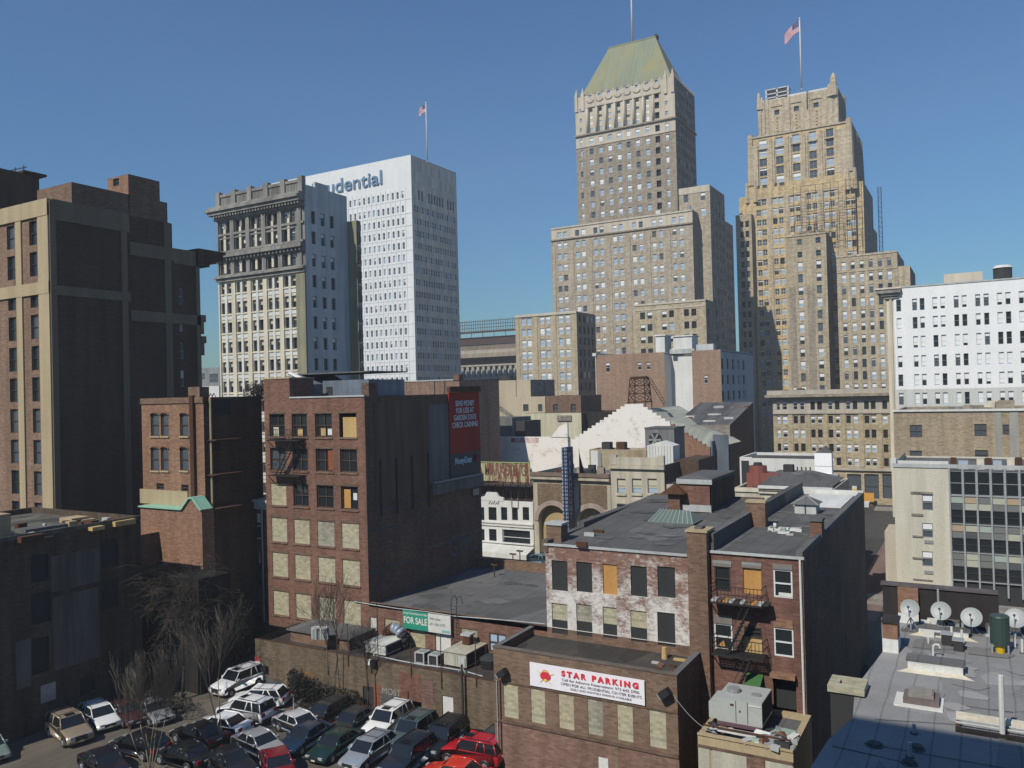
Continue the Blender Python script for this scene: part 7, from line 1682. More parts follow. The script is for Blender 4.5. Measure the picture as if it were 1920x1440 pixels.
def low_tans():
    Ya = at_d(980, 850, 140).y
    b = Bld('brick_wall_building', 'long white painted brick wall with a faded red band along its top', origin=(at_y(880, 840, Ya).x, Ya), cat='building'); H = b.F(950, 819)[1]; W = b.F(1065, 840)[0]
    b.shell(b.mb, 0, W, 0, .9, 0, H, m_wpeel, (), (), side=m_wpeel, par=.05); m = MB(); a, z = b.F(1032, 800); m.xzprism([(a, H - .1), (W, H - .1), (W, b.F(1062, 792)[1]), (a + 1.6, b.F(1045, 800)[1])], 0, .4, m_wpeel); b.part('gable', m)
    m = MB(); m.box(-.1, b.F(935, 819)[0], -.06, .3, H, H + .5, G['darkbd']); b.part('coping', m); 
    m = MB(); a, c, z0, z1 = b.frect(958, 821, 1010, 830); band(m, Ff(0), a, c, z0, z1, .012, M_paintbrick('faded_red_band', (.72, .68, .64), (.42, .20, .17), .5, 9, .08)); b.part('faded_band', m); b.finish()
    Yb = at_d(1000, 790, 162).y
    b = Bld('building', 'cream painted low block behind the white brick wall', origin=(at_y(979, 800, Yb).x, Yb), cat='building'); H = b.F(1000, 775)[1]; W = b.F(1090, 790)[0]
    b.shell(b.mb, 0, W, 0, 2.6, 0, H, M_wall('cream_paint', (.62, .58, .42), (.56, .53, .40), stain=.2), (), (), side=m_brkd); m = MB(); a = b.F(1046, 790)[0]; c = b.F(1072, 790)[0]; m.box(a, c, .0 - .3, -.01, H - 1.5, b.F(1050, 779)[1], m_lsid); b.part('ledge', m); b.finish()
    Yc = at_d(930, 800, 146).y
    b = Bld('building', 'grey rendered shed with a dark opening beside the red billboard', origin=(at_y(880, 800, Yc).x, Yc), cat='building'); H = b.F(930, 783)[1]; W = b.F(960, 790)[0]; o = b.frect(929, 783, 936, 791)
    b.win('F', 0, o, ('k', 'frd', 0), .2); b.shell(b.mb, 0, W, 0, 7, 0, H, M_wall('grey_render', (.22, .22, .225), (.18, .18, .185)), (o,), ()); m = MB(); m.box(W, b.F(979, 800)[0], 1, 7, 0, b.F(970, 790)[1], G['darkbd']); b.part('wall', m); b.finish()
    Yd = at_d(960, 740, 170).y
    b = Bld('building', 'tan rooftop block with a square stair house left of the salmon brick loft', origin=(at_y(880, 740, Yd).x, Yd), cat='building'); H = b.F(980, 744)[1]; W = b.F(1022, 750)[0]; ops = []
    for x0, x1 in ((981, 991), (1009, 1017)): o = b.frect(x0, 758, x1, 771); ops.append(o); b.win('F', 0, o, ('g', 'frd', 0), .3)
    mt = M_wall('plain_tan', (.54, .46, .33), (.49, .42, .31), stain=.15); b.shell(b.mb, 0, W, 0, 14, 0, H, mt, ops, (), .3)
    m = MB(); a, c = b.F(932, 730, 1)[0], b.F(995, 730, 1)[0]; zt = b.F(960, 713, 1)[1]; m.box(a, c, 1, 12, H - .5, zt, mt); m.box(c - .02, c + .02, 1, 12, H, zt, m_lsid); a2 = b.F(968, 730, 1)[0]; m.box(a2 - .06, a2 + .06, .9, 1, H, zt, m_lsid); b.part('penthouse', m)
    m = MB(); a, z = b.F(950, 704, 4); m.cyl((a, 4, zt), (a, 4, z), 1.6, 1.3, 10, G['darkbd']); b.part('roof_fan', m)
    m = MB(); b0, z0 = b.F(925, 755, -.1); b1, z1 = b.F(962, 783, -.1); m.poly([(b0, -.1, z0 + .5), (b0, -.1, z0 - .6), (b1, -.1, z1 - .6), (b1, -.1, z1 + .5)], m_lsid); m.cyl((b.F(901, 760, -.5)[0], -.5, 0), (b.F(901, 760, -.5)[0], -.5, H + .6), .2, .2, 6, G['tin']); b.part('stair', m)
    b.finish()
    b = Bld('building', 'small reddish brown brick block with two windows next to the tan stair house', origin=(at_y(1023, 750, Yd - 2).x, Yd - 2), cat='building'); H = b.F(1050, 742)[1]; W = b.F(1089, 750)[0]; ops = []
    for x0, x1 in ((1037, 1046), (1070, 1080)): o = b.frect(x0, 758, x1, 772); ops.append(o); b.win('F', 0, o, ('g', 'frd', 0), .3)
    b.shell(b.mb, 0, W, 0, 10, 0, H, m_brkb, ops, (), .3); b.finish()
    Ye = at_d(820, 720, 128).y
    b = Bld('brick_wall_building', 'salmon brick parapet wall behind the six storey building roof', origin=(at_y(757, 720, Ye).x, Ye), cat='building'); H = b.F(800, 715)[1]; W = b.F(861, 720)[0]
    b.shell(b.mb, 0, W, 0, 12, 0, H, M_wall('salmon_wall', (.36, .23, .17), (.31, .21, .16), brick=(.4, .13)), (), ()); m = MB(); m.box(-.1, W + .1, -.1, .4, H, H + .2, G['tin']); m.box(W - 1, W + .1, -.15, 1, H, H + .9, m_brk)
    for px in (815, 834): u = b.F(px, 715)[0]; m.cyl((u, -.1, H - 3), (u, -.1, H), .05, .05, 4, G['black'])
    b.part('coping', m); b.finish()
    # wall behind the gable, near black colour standing for its shade
    Yf = at_d(1110, 800, 158).y
    b = Bld('building', 'black tarred wall rising behind the left slope of the stepped gable', origin=(at_y(1091, 800, Yf).x, Yf), cat='building'); H = b.F(1110, 772)[1]; W = b.F(1165, 780)[0]; b.shell(b.mb, 0, W, 0, 10, 0, H, M_wall('shade_black_wall', (.035, .028, .025), (.028, .024, .022)), (), (), side=m_lts); b.finish()
    # low roofs in front of the gable
    Yg = TY + 12; b = Bld('building', 'low yellowish shed with rusty stains in front of the stepped gable', origin=(at_y(1105, 850, Yg).x, Yg), cat='building'); H = b.F(1150, 843)[1]; W = b.F(1212, 850)[0]
    b.shell(b.mb, 0, W, 0, 4, 0, H, M_wall('stained_yellow', (.50, .44, .30), (.34, .25, .16), stain=.3), (), (), par=.2, roof=G['tin']); m = MB(); m.box(b.F(1108, 860, -.1)[0], b.F(1122, 860, -.1)[0], -.1, 0, H - 4, H - .2, G['white']); m.box(b.F(1121, 860, -.1)[0], b.F(1127, 860, -.1)[0], -.14, -.1, H - 3, H - .5, G['frg']); b.part('door', m)
    m = MB()
    for px, w_ in ((1128, 1.4), (1155, 1.4)): u = b.F(px, 832, 2)[0]; m.box(u, u + w_, 2, 3.2, H - .2, b.F(px, 829, 2)[1], G['rust'] if px > 1140 else G['darkbd'])
    b.part('roof_unit', m); b.finish()
low_tans()
def right_cluster():
    b = row_b('stone_building', 'low cream stone commercial building with a black hipped roof and white cornice', 1378, 1560, 909, 'building', v=-2); W, H = b.W, b.top; F = b.F
    b.shell(b.mb, 0, W, 0, 14, 0, H - .3, m_cm2, (), (), par=.4, roof=G['tar2']); u0 = F(1423, 905)[0]; u1 = F(1557, 908)[0]
    m = MB(); band(m, Ff(0), u0, u1 + .3, H - .25, H + .05, .7, G['white']); band(m, Ff(0), u0, u1, H - .9, H - .4, .3, m_crm)
    for i in range(30): u = u0 + (u1 - u0) * i / 30; band(m, Ff(0), u, u + .16, H - .5, H - .26, .5, m_crm)
    band(m, Ff(0), 0, u0, H - .8, H - .3, .2, m_crm); b.part('cornice', m)
    m = MB(); zr = F(1475, 884, 5)[1]; a, c = F(1455, 884, 5)[0], F(1520, 884, 5)[0]; A = [(u0, 0, H), (u1, 0, H), (u1, 12, H), (u0, 12, H)]; B_ = [(a, 4, zr), (c, 4, zr), (c, 7, zr), (a, 7, zr)]
    for j in range(4): k = (j + 1) % 4; m.poly([A[j], A[k], B_[k], B_[j]], G['tar'])
    m.poly(B_, G['tar']); m.box(a + 1, a + 2.2, 4.5, 5.5, zr, zr + .9, G['darkbd']); b.part('roof', m)
    m = MB(); mr = M_plain('red_roof_drum', (.22, .07, .05), .6); x = F(1418, 890, 3)[0]; m.cyl((x, 4, H - .5), (x, 4, H + 2.1), 1.2, 1.1, 12, mr); m.cyl((x, 4, H + 2.1), (x, 4, H + 2.5), .6, .5, 10, G['darkbd']); x2 = F(1400, 900, 3)[0]; m.box(x2, x2 + 4, 3, 6, H - .6, H + 1.2, mr); b.part('roof_vent', m, label='dark red roof drum on a low plinth')
    rr = random.Random(31); m = MB()
    for i in range(40): 
        u = F(rr.uniform(1490, 1600), 925, -3)[0]; v = rr.uniform(-4, 3); m.box(u, u + rr.uniform(.3, 1.8), v, v + rr.uniform(.3, 1.5), H - 2.4, H - 2.3 + rr.random() * .5, rr.choice([G['tin'], G['white'], m_skg, G['tar2'], m_brk]))
    m.box(F(1495, 930, -5)[0], F(1600, 930, -5)[0], -5, 2, 0, H - 2.4, G['tar2']); b.part('rear_wing', m); b.finish()
    Yp = at_d(1480, 870, 112).y
    b = Bld('building', 'white walled low building with a dark flat roof behind the hipped roof', origin=(at_y(1387, 870, Yp).x, Yp), cat='building'); H = b.F(1450, 858)[1]; W = b.F(1533, 870)[0]
    b.shell(b.mb, 0, W, 0, 9, 0, H, G['white'], (), (), roof=G['tar']); m = MB(); m.box(b.F(1410, 860)[0], W, -.1, 1, H, H + .25, G['tar']); m.box(b.F(1390, 870, -.1)[0], b.F(1404, 870, -.1)[0], -.1, 0, H - 4, H - .5, G['darkbd']); b.part('coping', m)
    m = MB()
    for i in range(7): u = b.F(1470 + i * 8, 885, -.1)[0]; m.box(u, u + .15, -.1, 0, H - 3, H - 1.2, G['darkbd'])
    b.part('railing', m); b.finish()
    P = at_y(1528, 888, Yp - 2); Q = at_y(1559, 850, Yp - 2)
    t = thing('blank_sign', 'blank bright white box sign standing above the hipped roof', 'sign', (P.x, P.y, P.z)); m = MB(); w_, h_ = Q.x - P.x, Q.z - P.z; mw = M_plain('blank_white', (.86, .86, .86), .5, vary=.04); m.box(0, w_, 0, 1.2, 0, h_, mw); m.box(0, w_, -.02, 0, h_ * .36, h_ * .38, G['frg']); m.obj('panel', t); m = MB()
    for u in (.3, w_ - .3): m.cyl((u, .6, -6), (u, .6, 0), .12, .12, 5, G['rust'])
    m.box(w_ * .6, w_ + .8, -.5, .8, -2.0, -.02, G['tin']); m.xzprism([(0, h_), (w_, h_), (w_ * .6, h_ + .9)], .2, 1.4, G['tar']); m.obj('frame', t)
right_cluster()
# ================= ground, streets =================
m_asp = M_roof('asphalt', (.115, .10, .08), (.14, .122, .098), .3, 7, .12)
m_grd = M_roof('city_ground', (.06, .058, .055), (.085, .08, .075), .3, 2, .08)
m_cnc = M_wall('pavement_concrete', (.36, .34, .30), (.30, .285, .26), brick=(1.5, 1.5), stain=.15)
m_pink = M_wall('red_street_paving', (.25, .17, .15), (.21, .145, .13), stain=.15, vary=.3)
def sheet(name, x0, x1, y0, y1, z, mat, t=0, kind='structure'):
    m = MB()
    if t: m.box(x0, x1, y0, y1, z - t, z, mat)
    else: m.poly([(x0, y0, z), (x1, y0, z), (x1, y1, z), (x0, y1, z)], mat)
    return tag(m.obj(name), kind=kind)
sheet('ground', -3000, 3000, -400, 5000, 0, m_grd)
LX0 = at_z(-200, 1500, 0).x; YW = BG.o.y
sheet('parking_lot', -75, at_z(925, 1440, 0).x + 8, 30, YW - .02, .012, m_asp)
YK = PA.y + 22
sheet('market_street', -400, 400, YK + 4.5, TY - 4.5, .012, m_asp)
sheet('sidewalk', -400, 400, TY - 4.5, TY - .01, .14, m_cnc, .14); 
XS0 = at_z(1626, 1100, 0).x; XS1 = at_z(1662, 1000, 0).x
sheet('side_street', XS0 - 1, XS1 + 4, at_z(1640, 1165, 0).y, TY + 60, .024, m_pink)
P = at_z(1640, 1172, 0); sheet('sidewalk', XS0 - 1, XS1 + 3, P.y - 3, P.y + .6, .15, m_cnc, .14)
P = at_z(1645, 955, 0); sheet('sidewalk', XS0 - 6, XS1 + 30, P.y - 2, P.y + 3, .16, m_cnc, .14)
# lot markings
m = MB()
for i in range(9): x = -60 + i * 5.4; m.box(x, x + .1, 46, 51, .015, .02, G['tin'])
tag(m.obj('lot_marking'), kind='structure')

# ================= grey roof building at lower right =================
m_gr = M_roof('pale_grey_membrane', (.30, .295, .285), (.235, .232, .225), .4, 13, .3)
ZR = 11.0
G['mem1'] = M_roof('membrane_stain', (.26, .255, .245), (.22, .215, .205)); G['mem2'] = M_roof('membrane_patch', (.35, .345, .335), (.31, .305, .30))
def grey_roof():
    pts = [at_z(x, y, ZR) for x, y in ((1500, 1470), (1552, 1388), (1599, 1345), (1603, 1290), (1655, 1222), (1652, 1158))]
    yb = pts[-1].y; xr = at_z(2150, 1165, ZR).x + 6; yf = 14.0
    pl = [(p.x, p.y) for p in pts]; pl = [(pl[0][0] - .6, yf)] + pl + [(xr, yb), (xr, yf)]
    o = thing('flat_roof_building', 'flat pale grey membrane roofed building crowded with vents and satellite dishes', 'building', (0, 0, 0))
    m = MB(); n = len(pl); c = [(x, y) for x, y in pl]
    area = sum(c[i][0] * c[(i + 1) % n][1] - c[(i + 1) % n][0] * c[i][1] for i in range(n))
    if area < 0: c = c[::-1]
    m.prism(c, 0, ZR, m_brkd, m_gr); m.obj('wall', o)
    # rear parapet
    A = at_z(1655, 1160, ZR); m = MB(); zt = at_y(1700, 1100, A.y).z; xa, xb, xc = at_y(1655, 1110, A.y).x, at_y(1684, 1110, A.y).x, at_y(1722, 1110, A.y).x; xd = at_y(1872, 1120, A.y).x
    mdk = M_wall('black_parapet', (.045, .038, .038), (.03, .027, .027), stain=.3); m.box(xa, xb, A.y, A.y + .5, ZR - 2, zt, mdk); m.box(xc, xd, A.y, A.y + .5, ZR - 2, zt - .1, mdk); m.box(xb, xc, A.y - .35, A.y + .5, ZR, zt - .02, m_brko); m.box(xb, xc, A.y - .42, A.y - .36, ZR, ZR + .55, G['white'])
    m.box(xa - .1, xd, A.y - .1, A.y + .6, zt, zt + .12, M_wall('worn_coping2', (.14, .12, .12), (.1, .09, .09))); m.obj('parapet', o)
    # brick chimney with white foot at the left edge
    P = at_z(1656, 1222, ZR); w_ = at_z(1685, 1222, ZR).x - P.x; h = at_y(1658, 1168, P.y).z; m = MB(); m.box(P.x, P.x + w_, P.y, P.y + 1.3, ZR, h, m_brko); m.box(P.x - .02, P.x + w_ + .02, P.y - .02, P.y + 1.32, ZR, ZR + .7, G['white']); m.box(P.x - .06, P.x + w_ + .06, P.y - .06, P.y + 1.36, h, h + .12, mdk); m.obj('chimney', o)
    # wedge skylights and curbs
    def curb(x0, y0, x1, y1, hh, depth, lab, white=True):
        a = at_z(x0, y0, ZR); c_ = at_z(x1, y1, ZR); y = (a.y + c_.y) / 2; x_1 = at_y(x1, y1, y).x; m = MB()
        m.box(a.x, x_1, y, y + depth, ZR, ZR + hh * .75, G['white']); m.box(a.x - .1, x_1 + .1, y + .25, y + depth, ZR + hh * .75, ZR + hh, G['tar2']); m.poly([(a.x - .5, y - .35, ZR + .01), (x_1 + .5, y - .35, ZR + .01), (x_1, y, ZR + .12), (a.x, y, ZR + .12)], m_crm)
        rr = random.Random(int(x0)); 
        for i in range(4): u = a.x + (x_1 - a.x) * (.12 + .2 * i); m.box(u, u + .35, y - .02, y, ZR + .05, ZR + hh * .45, G['frw'])
        q = m.obj('skylight', o); q['label'] = lab
    curb(1702, 1258, 1806, 1270, .5, 1.2, 'long white curbed skylight in the middle of the grey roof'); curb(1722, 1191, 1816, 1198, .35, 1.1, 'long white curbed skylight near the dishes')
    a = at_z(1676, 1321, ZR); c_ = at_z(1768, 1336, ZR); m = MB(); m.box(a.x, c_.x, a.y - .1, a.y + 1.5, ZR, ZR + .08, G['white']); m.box(a.x + .35, c_.x - .15, a.y + .15, a.y + 1.3, ZR + .08, ZR + .34, M_wall('hatch_mauve', (.22, .17, .17), (.18, .14, .14))); m.box(a.x + .55, c_.x - .35, a.y + .3, a.y + 1.2, ZR + .34, ZR + .5, m_cnc); q = m.obj('roof_hatch', o)
    # pipes
    def pipe(px, py, hpx, r, mat=None, hook=0, lab=None, nm='vent_pipe'):
        P = at_z(px, py, ZR); h = at_y(px, py - hpx, P.y).z; m = MB(); m.cyl((P.x, P.y, ZR), (P.x, P.y, h), r, r, 8, mat or G['white']); m.cyl((P.x, P.y, ZR), (P.x, P.y, ZR + .05), r + .09, r + .07, 10, G['tar2'])
        if hook: m.tube([(P.x, P.y, h), (P.x + .1, P.y, h + .12), (P.x + .28, P.y, h + .1), (P.x + .32, P.y, h - .05)], r, 8, mat or G['white'])
        q = m.obj(nm, o); 
        if lab: q['label'] = lab
    pipe(1750, 1232, 20, .05, hook=1, lab='hooked white vent pipe'); pipe(1741, 1208, 13, .05); pipe(1785, 1209, 34, .06); pipe(1804, 1213, 32, .06); pipe(1880, 1385, 118, .10, lab='tall white vent stack'); pipe(1714, 1376, 18, .07, G['metal']); pipe(1706, 1420, 28, .08, G['metal']); pipe(1640, 1398, 6, .25, G['tar']); pipe(1720, 1405, 8, .2, G['tar']); pipe(1705, 1432, 6, .22, G['tar']); pipe(1903, 1215, 26, .06); pipe(1917, 1225, 26, .06)
    for px, py, s in ((1776, 1212, .5), (1797, 1222, .45), (1772, 1206, .35)):
        P = at_z(px, py, ZR); m = MB(); m.box(P.x - s / 2, P.x + s / 2, P.y, P.y + s, ZR, ZR + s * 1.2, G['darkbd']); m.box(P.x - s / 2 - .05, P.x + s / 2 + .05, P.y - .05, P.y + s + .05, ZR + s * 1.2, ZR + s * 1.35, G['metal']); m.obj('roof_unit', o)
    m = MB(); a = at_z(1792, 1362, ZR); c_ = at_z(1920, 1380, ZR); L = c_.x + 6 - a.x
    for dy in (0, .35): m.cyl((a.x, a.y + dy, ZR + .18), (a.x + L, a.y + dy, ZR + .18), .05, .05, 6, G['tin'])
    m.box(a.x, a.x + L, a.y - .6, a.y - .5, ZR, ZR + .2, mdk); m.box(a.x, a.x + L, a.y + .7, a.y + 1.0, ZR, ZR + .28, m_crm)
    for i in range(5): m.box(a.x + i * L / 5, a.x + i * L / 5 + .15, a.y - .1, a.y + .5, ZR, ZR + .15, G['rust'])
    m.obj('pipe_run', o)
    m = MB()
    for px, py, px2, py2 in ((1620, 1395, 1900, 1445), (1640, 1350, 1830, 1362), (1790, 1322, 1900, 1338), (1560, 1400, 1700, 1432)):
        a, c_ = at_z(px, py, ZR), at_z(px2, py2, ZR); m.poly([(a.x, a.y, ZR + .006), (c_.x, c_.y, ZR + .006), (c_.x, c_.y + .12, ZR + .006), (a.x, a.y + .12, ZR + .006)], G['tar2'])
    m.obj('seam', o)
    # square chimney stack standing in the gap
    P = at_z(1556, 1283, ZR + .4); t = thing('chimney', 'square black chimney stack with a pale beige cap at the edge of the grey roof', 'chimney', (P.x, P.y, 0)); w_ = 1.35; m = MB(); m.box(0, w_, 0, 1.3, 0, ZR + .1, G['darkbd']); m.obj('shaft', t); m = MB(); m.box(-.1, w_ + .1, -.1, .35, ZR + .1, ZR + .4, G['cinder']); m.box(-.1, w_ + .1, .95, 1.4, ZR + .1, ZR + .4, G['cinder']); m.box(-.1, .35, .35, .95, ZR + .1, ZR + .4, G['cinder']); m.box(w_ - .35, w_ + .1, .35, .95, ZR + .1, ZR + .4, G['cinder']); m.box(.35, w_ - .35, .35, .95, ZR + .1, ZR + .15, G['black']); m.obj('cap', t)
    # green tank on a yellow base
    P = at_z(1876, 1228, ZR); t = thing('cooling_unit', 'dark green cylindrical cooling unit on a yellow base', 'cooling unit', (P.x, P.y, ZR)); h = at_y(1876, 1160, P.y).z - ZR; mgn = M_plain('dark_green_paint', (.035, .06, .05), .5)
    m = MB(); m.cyl((0, .4, .45), (0, .4, h), .45, .45, 14, mgn); m.cyl((0, .4, h), (0, .4, h + .08), .48, .42, 14, mgn); m.obj('tank', t); m = MB(); m.cyl((0, .3, 0), (0, .3, .44), .2, .24, 10, M_plain('yellow_paint', (.6, .4, .02), .5)); m.obj('base', t); m = MB()
    for a in range(4): m.cyl((.5 * math.cos(a * 1.57 + .8), .4 + .5 * math.sin(a * 1.57 + .8), 0), (.5 * math.cos(a * 1.57 + .8), .4 + .5 * math.sin(a * 1.57 + .8), .5), .04, .04, 5, G['metal'])
    m.obj('leg', t)
    # satellite dishes
    labs = ['satellite dish against the orange brick pier, leftmost on the roof', 'satellite dish on a tall pole in front of the black parapet', 'low tilted satellite dish right of the pole mounted one', 'satellite dish at the right edge of the photograph beside the green tank']
    mdi = M_plain('dish_grey', (.30, .32, .32), .5, .1)
    for i, (px, py, by, r) in enumerate(((1708, 1141, 1184, .50), (1766, 1146, 1186, .52), (1823, 1158, 1190, .54), (1905, 1160, 1196, .54))):
        B_ = at_z(px, by, ZR); Cn = at_y(px, py, B_.y - .1); t = thing('satellite_dish', labs[i], 'satellite dish', (B_.x, B_.y, ZR), 0, 'satellite dishes on the grey roof')
        dirv = Vector((-.15, -1, .42 + .08 * i)).normalized(); q = dirv.to_track_quat('Z', 'Y').to_matrix().to_4x4(); hc = Cn.z - ZR; T_ = Matrix.Translation((0, -.1, hc)) @ q
        m = MB(); K = 20; rings = [(0, 0), (r * .35, .01), (r * .7, .04), (r, .08)]
        for a, c_ in zip(rings[:-1], rings[1:]):
            for k in range(K):
                t0, t1 = 2 * math.pi * k / K, 2 * math.pi * (k + 1) / K; P4 = [(a[0] * math.cos(t0), a[0] * math.sin(t0), a[1]), (c_[0] * math.cos(t0), c_[0] * math.sin(t0), c_[1]), (c_[0] * math.cos(t1), c_[0] * math.sin(t1), c_[1]), (a[0] * math.cos(t1), a[0] * math.sin(t1), a[1])]
                if a[0] == 0: P4 = P4[:3]
                m.poly([tuple(T_ @ Vector(p)) for p in P4], mdi)
        m.obj('reflector', t, True); m = MB(); m.cyl((0, 0.1, 0), (0, 0.02, hc), .045, .045, 8, G['metal']); m.cyl((-.4, .1, 0), (0, .1, hc * .6), .025, .025, 5, G['metal']); m.cyl((.4, .1, 0), (0, .1, hc * .6), .025, .025, 5, G['metal']); m.box(-.5, .5, -.2, .5, 0, .05, G['tar2'])
        if i == 1: m.cyl((-.15, .4, 0), (-.15, .4, hc + 1.1), .06, .06, 8, G['metal'])
        m.obj('mast', t); m = MB(); f = T_ @ Vector((0, 0, r * .95)); m.cyl(tuple(T_ @ Vector((0, -r * .95, .1))), tuple(f), .022, .022, 5, G['metal']); m.cyl(tuple(f), tuple(T_ @ Vector((0, 0, r * .75))), .07, .05, 8, G['darkbd']); m.obj('feed_arm', t)
    rr = random.Random(44); m = MB()
    for i in range(34):
        px, py = rr.uniform(1725, 1915), rr.uniform(1166, 1196); P = at_z(px, py, ZR); s = rr.uniform(.1, .4); m.box(P.x, P.x + s * 1.6, P.y, P.y + s, ZR, ZR + s, rr.choice([G['tin'], G['metal'], G['tar2'], mdk, m_crm, G['white']]))
    q = m.obj('roof_clutter', o); q['kind'] = 'stuff'
    class _B: part = staticmethod(lambda nm, m, kind=None: m.obj(nm, o).__setitem__('kind', kind))
    A = at_z(1690, 1300, ZR); Bq = at_z(1900, 1190, ZR); patches(_B, A.x, Bq.x + 4, A.y - 3, Bq.y - 2, ZR + .002, 34, 3, 0, ('mem1', 'mem2'))
grey_roof()
# building the photograph is taken from: it stands behind the camera and shades the near roof
def cam_building():
    a = at_z(1602, 1343, ZR); Hc = ZR + (a.y + 8) / SUN.y * -SUN.z; xa = at_z(1497, 1440, ZR).x - (Hc - ZR) * SUN.x / -SUN.z
    m = MB(); m.box(xa, xa + 48, -28, -8, 0, Hc, m_brkb); tag(m.obj('brick_tower'), 'tall brick tower right behind the viewpoint that shades the near roof', 'building')
cam_building()

# low beige shed with the big air handler between star building and grey roof
def low_shed():
    z = 5.0; P = at_z(1308, 1375, z); b = Bld('low_shed', 'low shed with cream panels and rubbish on its roof below the big air handler', origin=(P.x, P.y), cat='shed'); W = b.F(1487, 1405)[0]; ops = []
    b.shell(b.mb, 0, W, 0, PA.y - P.y - .03, 0, z, m_tanb, (), (), par=.3, roof=G['tar2'])
    m = MB(); mc = M_wall('cream_panel', (.55, .53, .44), (.48, .46, .38), stain=.25)
    for x0, x1 in ((1310, 1331), (1336, 1400), (1435, 1486)): a, c = b.F(x0, 1420)[0], b.F(x1, 1420)[0]; band(m, Ff(0), a, c, 0, z - .75, .05, mc)
    a, c = b.F(1401, 1420)[0], b.F(1434, 1420)[0]; band(m, Ff(0), a, c, 0, z - .7, .09, m_brkb); b.part('panel', m)
    m = MB(); band(m, Ff(0), 0, W, z - .72, z - .6, .1, m_brkd); band(m, Ff(0), 0, W, z - .05, z + .06, .08, m_tanb); b.part('ledge', m)
    rr = random.Random(77); m = MB()
    for i in range(70):
        u = rr.uniform(W * .05, W - .3) if i < 20 else rr.uniform(W * .6, W - .2); v = rr.uniform(.2, 2.2); s = rr.uniform(.1, .5); T_ = Matrix.Translation((u, v, z)) @ Matrix.Rotation(rr.random() * 3, 4, 'Z') @ Matrix.Rotation(rr.uniform(-.4, .4), 4, 'X'); m.box(-s, s, -s * .5, s * .5, -.1, rr.uniform(.02, .3), rr.choice([G['tin'], G['white'], G['metal'], m_brk, G['darkbd'], G['rust'], m_skg]), T=T_)
    b.part('roof_rubbish', m, kind='stuff')
    m = MB(); m.tube([(0.2, .5, z + .35), (W - .2, .5, z + .35)], .06, 6, G['rust']); m.box(1.0, 3.2, .55, .8, z + .1, z + .3, G['white']); b.part('pipe', m); b.finish()
    P = at_z(1345, 1350, z + .35); Q = at_z(1432, 1361, z + .35); t = thing('air_handler', 'large pale grey rooftop air handler with panelled sides below the fire escape', 'air handler', (P.x, P.y, z)); w_ = Q.x - P.x; h = at_y(1380, 1312, P.y).z - z
    mg = M_plain('air_handler_grey', (.42, .44, .42), .5, .1); m = MB(); m.box(0, w_, 0, 2.6, .35, h, mg); m.box(-.55, 0, .2, 2.2, .35, h * .75, mg); m.box(w_, w_ + .02, .1, 2.5, .5, h - .1, G['darkbd']); m.obj('casing', t)  # dark sheet on the right face paints the casing's shaded side
    m = MB()
    for k in (.42, .68): m.box(w_ * k, w_ * k + .03, -.02, 0, .4, h - .05, G['frd'])
    m.box(w_ * .30, w_ * .38, -.03, 0, h * .78, h * .84, G['rust']); m.box(w_ * .72, w_ * .98, -.04, 0, h * .86, h * .89, G['white']); m.box(w_ * .5, w_ * .53, -.04, 0, h * .6, h * .66, G['frd']); m.obj('door', t)
    m = MB(); m.cyl((.7, 1.2, h), (.7, 1.2, h + .25), .38, .38, 12, G['frg']); m.cyl((w_ * .78, 1.2, h), (w_ * .78, 1.2, h + .06), .3, .3, 12, G['frg']); m.obj('fan', t)
    m = MB()
    for u in (0, w_ * .5, w_ - .15): m.box(u, u + .15, .1, 2.4, 0, .35, G['rust'])
    m.box(0, w_, -.1, .05, .15, .35, M_plain('mauve_rail', (.12, .07, .09), .6)); m.obj('stand', t)
    # dark yard wall under the fire escape
low_shed()

# ================= things on the garage roof =================
def gz(px, py, z=None): return at_z(px, py, GH if z is None else z)
def ac_box(label, x0, y0, x1, y1, ytop, stain):
    P = gz(x0, y0); Q = gz(x1, y1); w_ = Q.x - P.x; h = at_y(x0, ytop, P.y).z - GH
    t = thing('air_conditioner', label, 'air conditioner', (P.x, P.y, GH), 0, 'large rooftop air conditioners on the garage'); ms = M_wall('chalky_white_metal' + str(stain), (.68, .69, .64), (.42, .36, .24) if stain else (.56, .58, .54), stain=.35, seed=stain)
    m = MB(); m.box(0, w_, 0, 3.0, .15, h, ms); m.box(-.08, w_ + .08, -.08, 3.08, h, h + .07, ms); m.obj('casing', t)
    m = MB()
    for k in (.5, .62, .75): m.box(w_ * k, w_ * k + .03, -.02, 0, .2, h - .05, G['frg'])
    m.box(w_ * .64, w_ * .95, -.015, 0, .3, h - .2, G['tin']); m.obj('panel', t)
    m = MB(); m.box(w_, w_ + .02, .2, 2.8, .25, h - .1, G['darkbd']); m.obj('grille', t)  # dark sheet, shade of the casing's right side in its colour
    m = MB(); 
    for u in (.1, w_ - .2): m.box(u, u + .1, 0, 3, 0, .15, G['rust'])
    m.obj('skid', t)
ac_box('chalky white rooftop air conditioner in front of the elbow duct', 685, 1226, 727, 1231, 1205, 0)
ac_box('rust streaked white rooftop air conditioner beside the star building', 833, 1249, 877, 1255, 1221, 1)
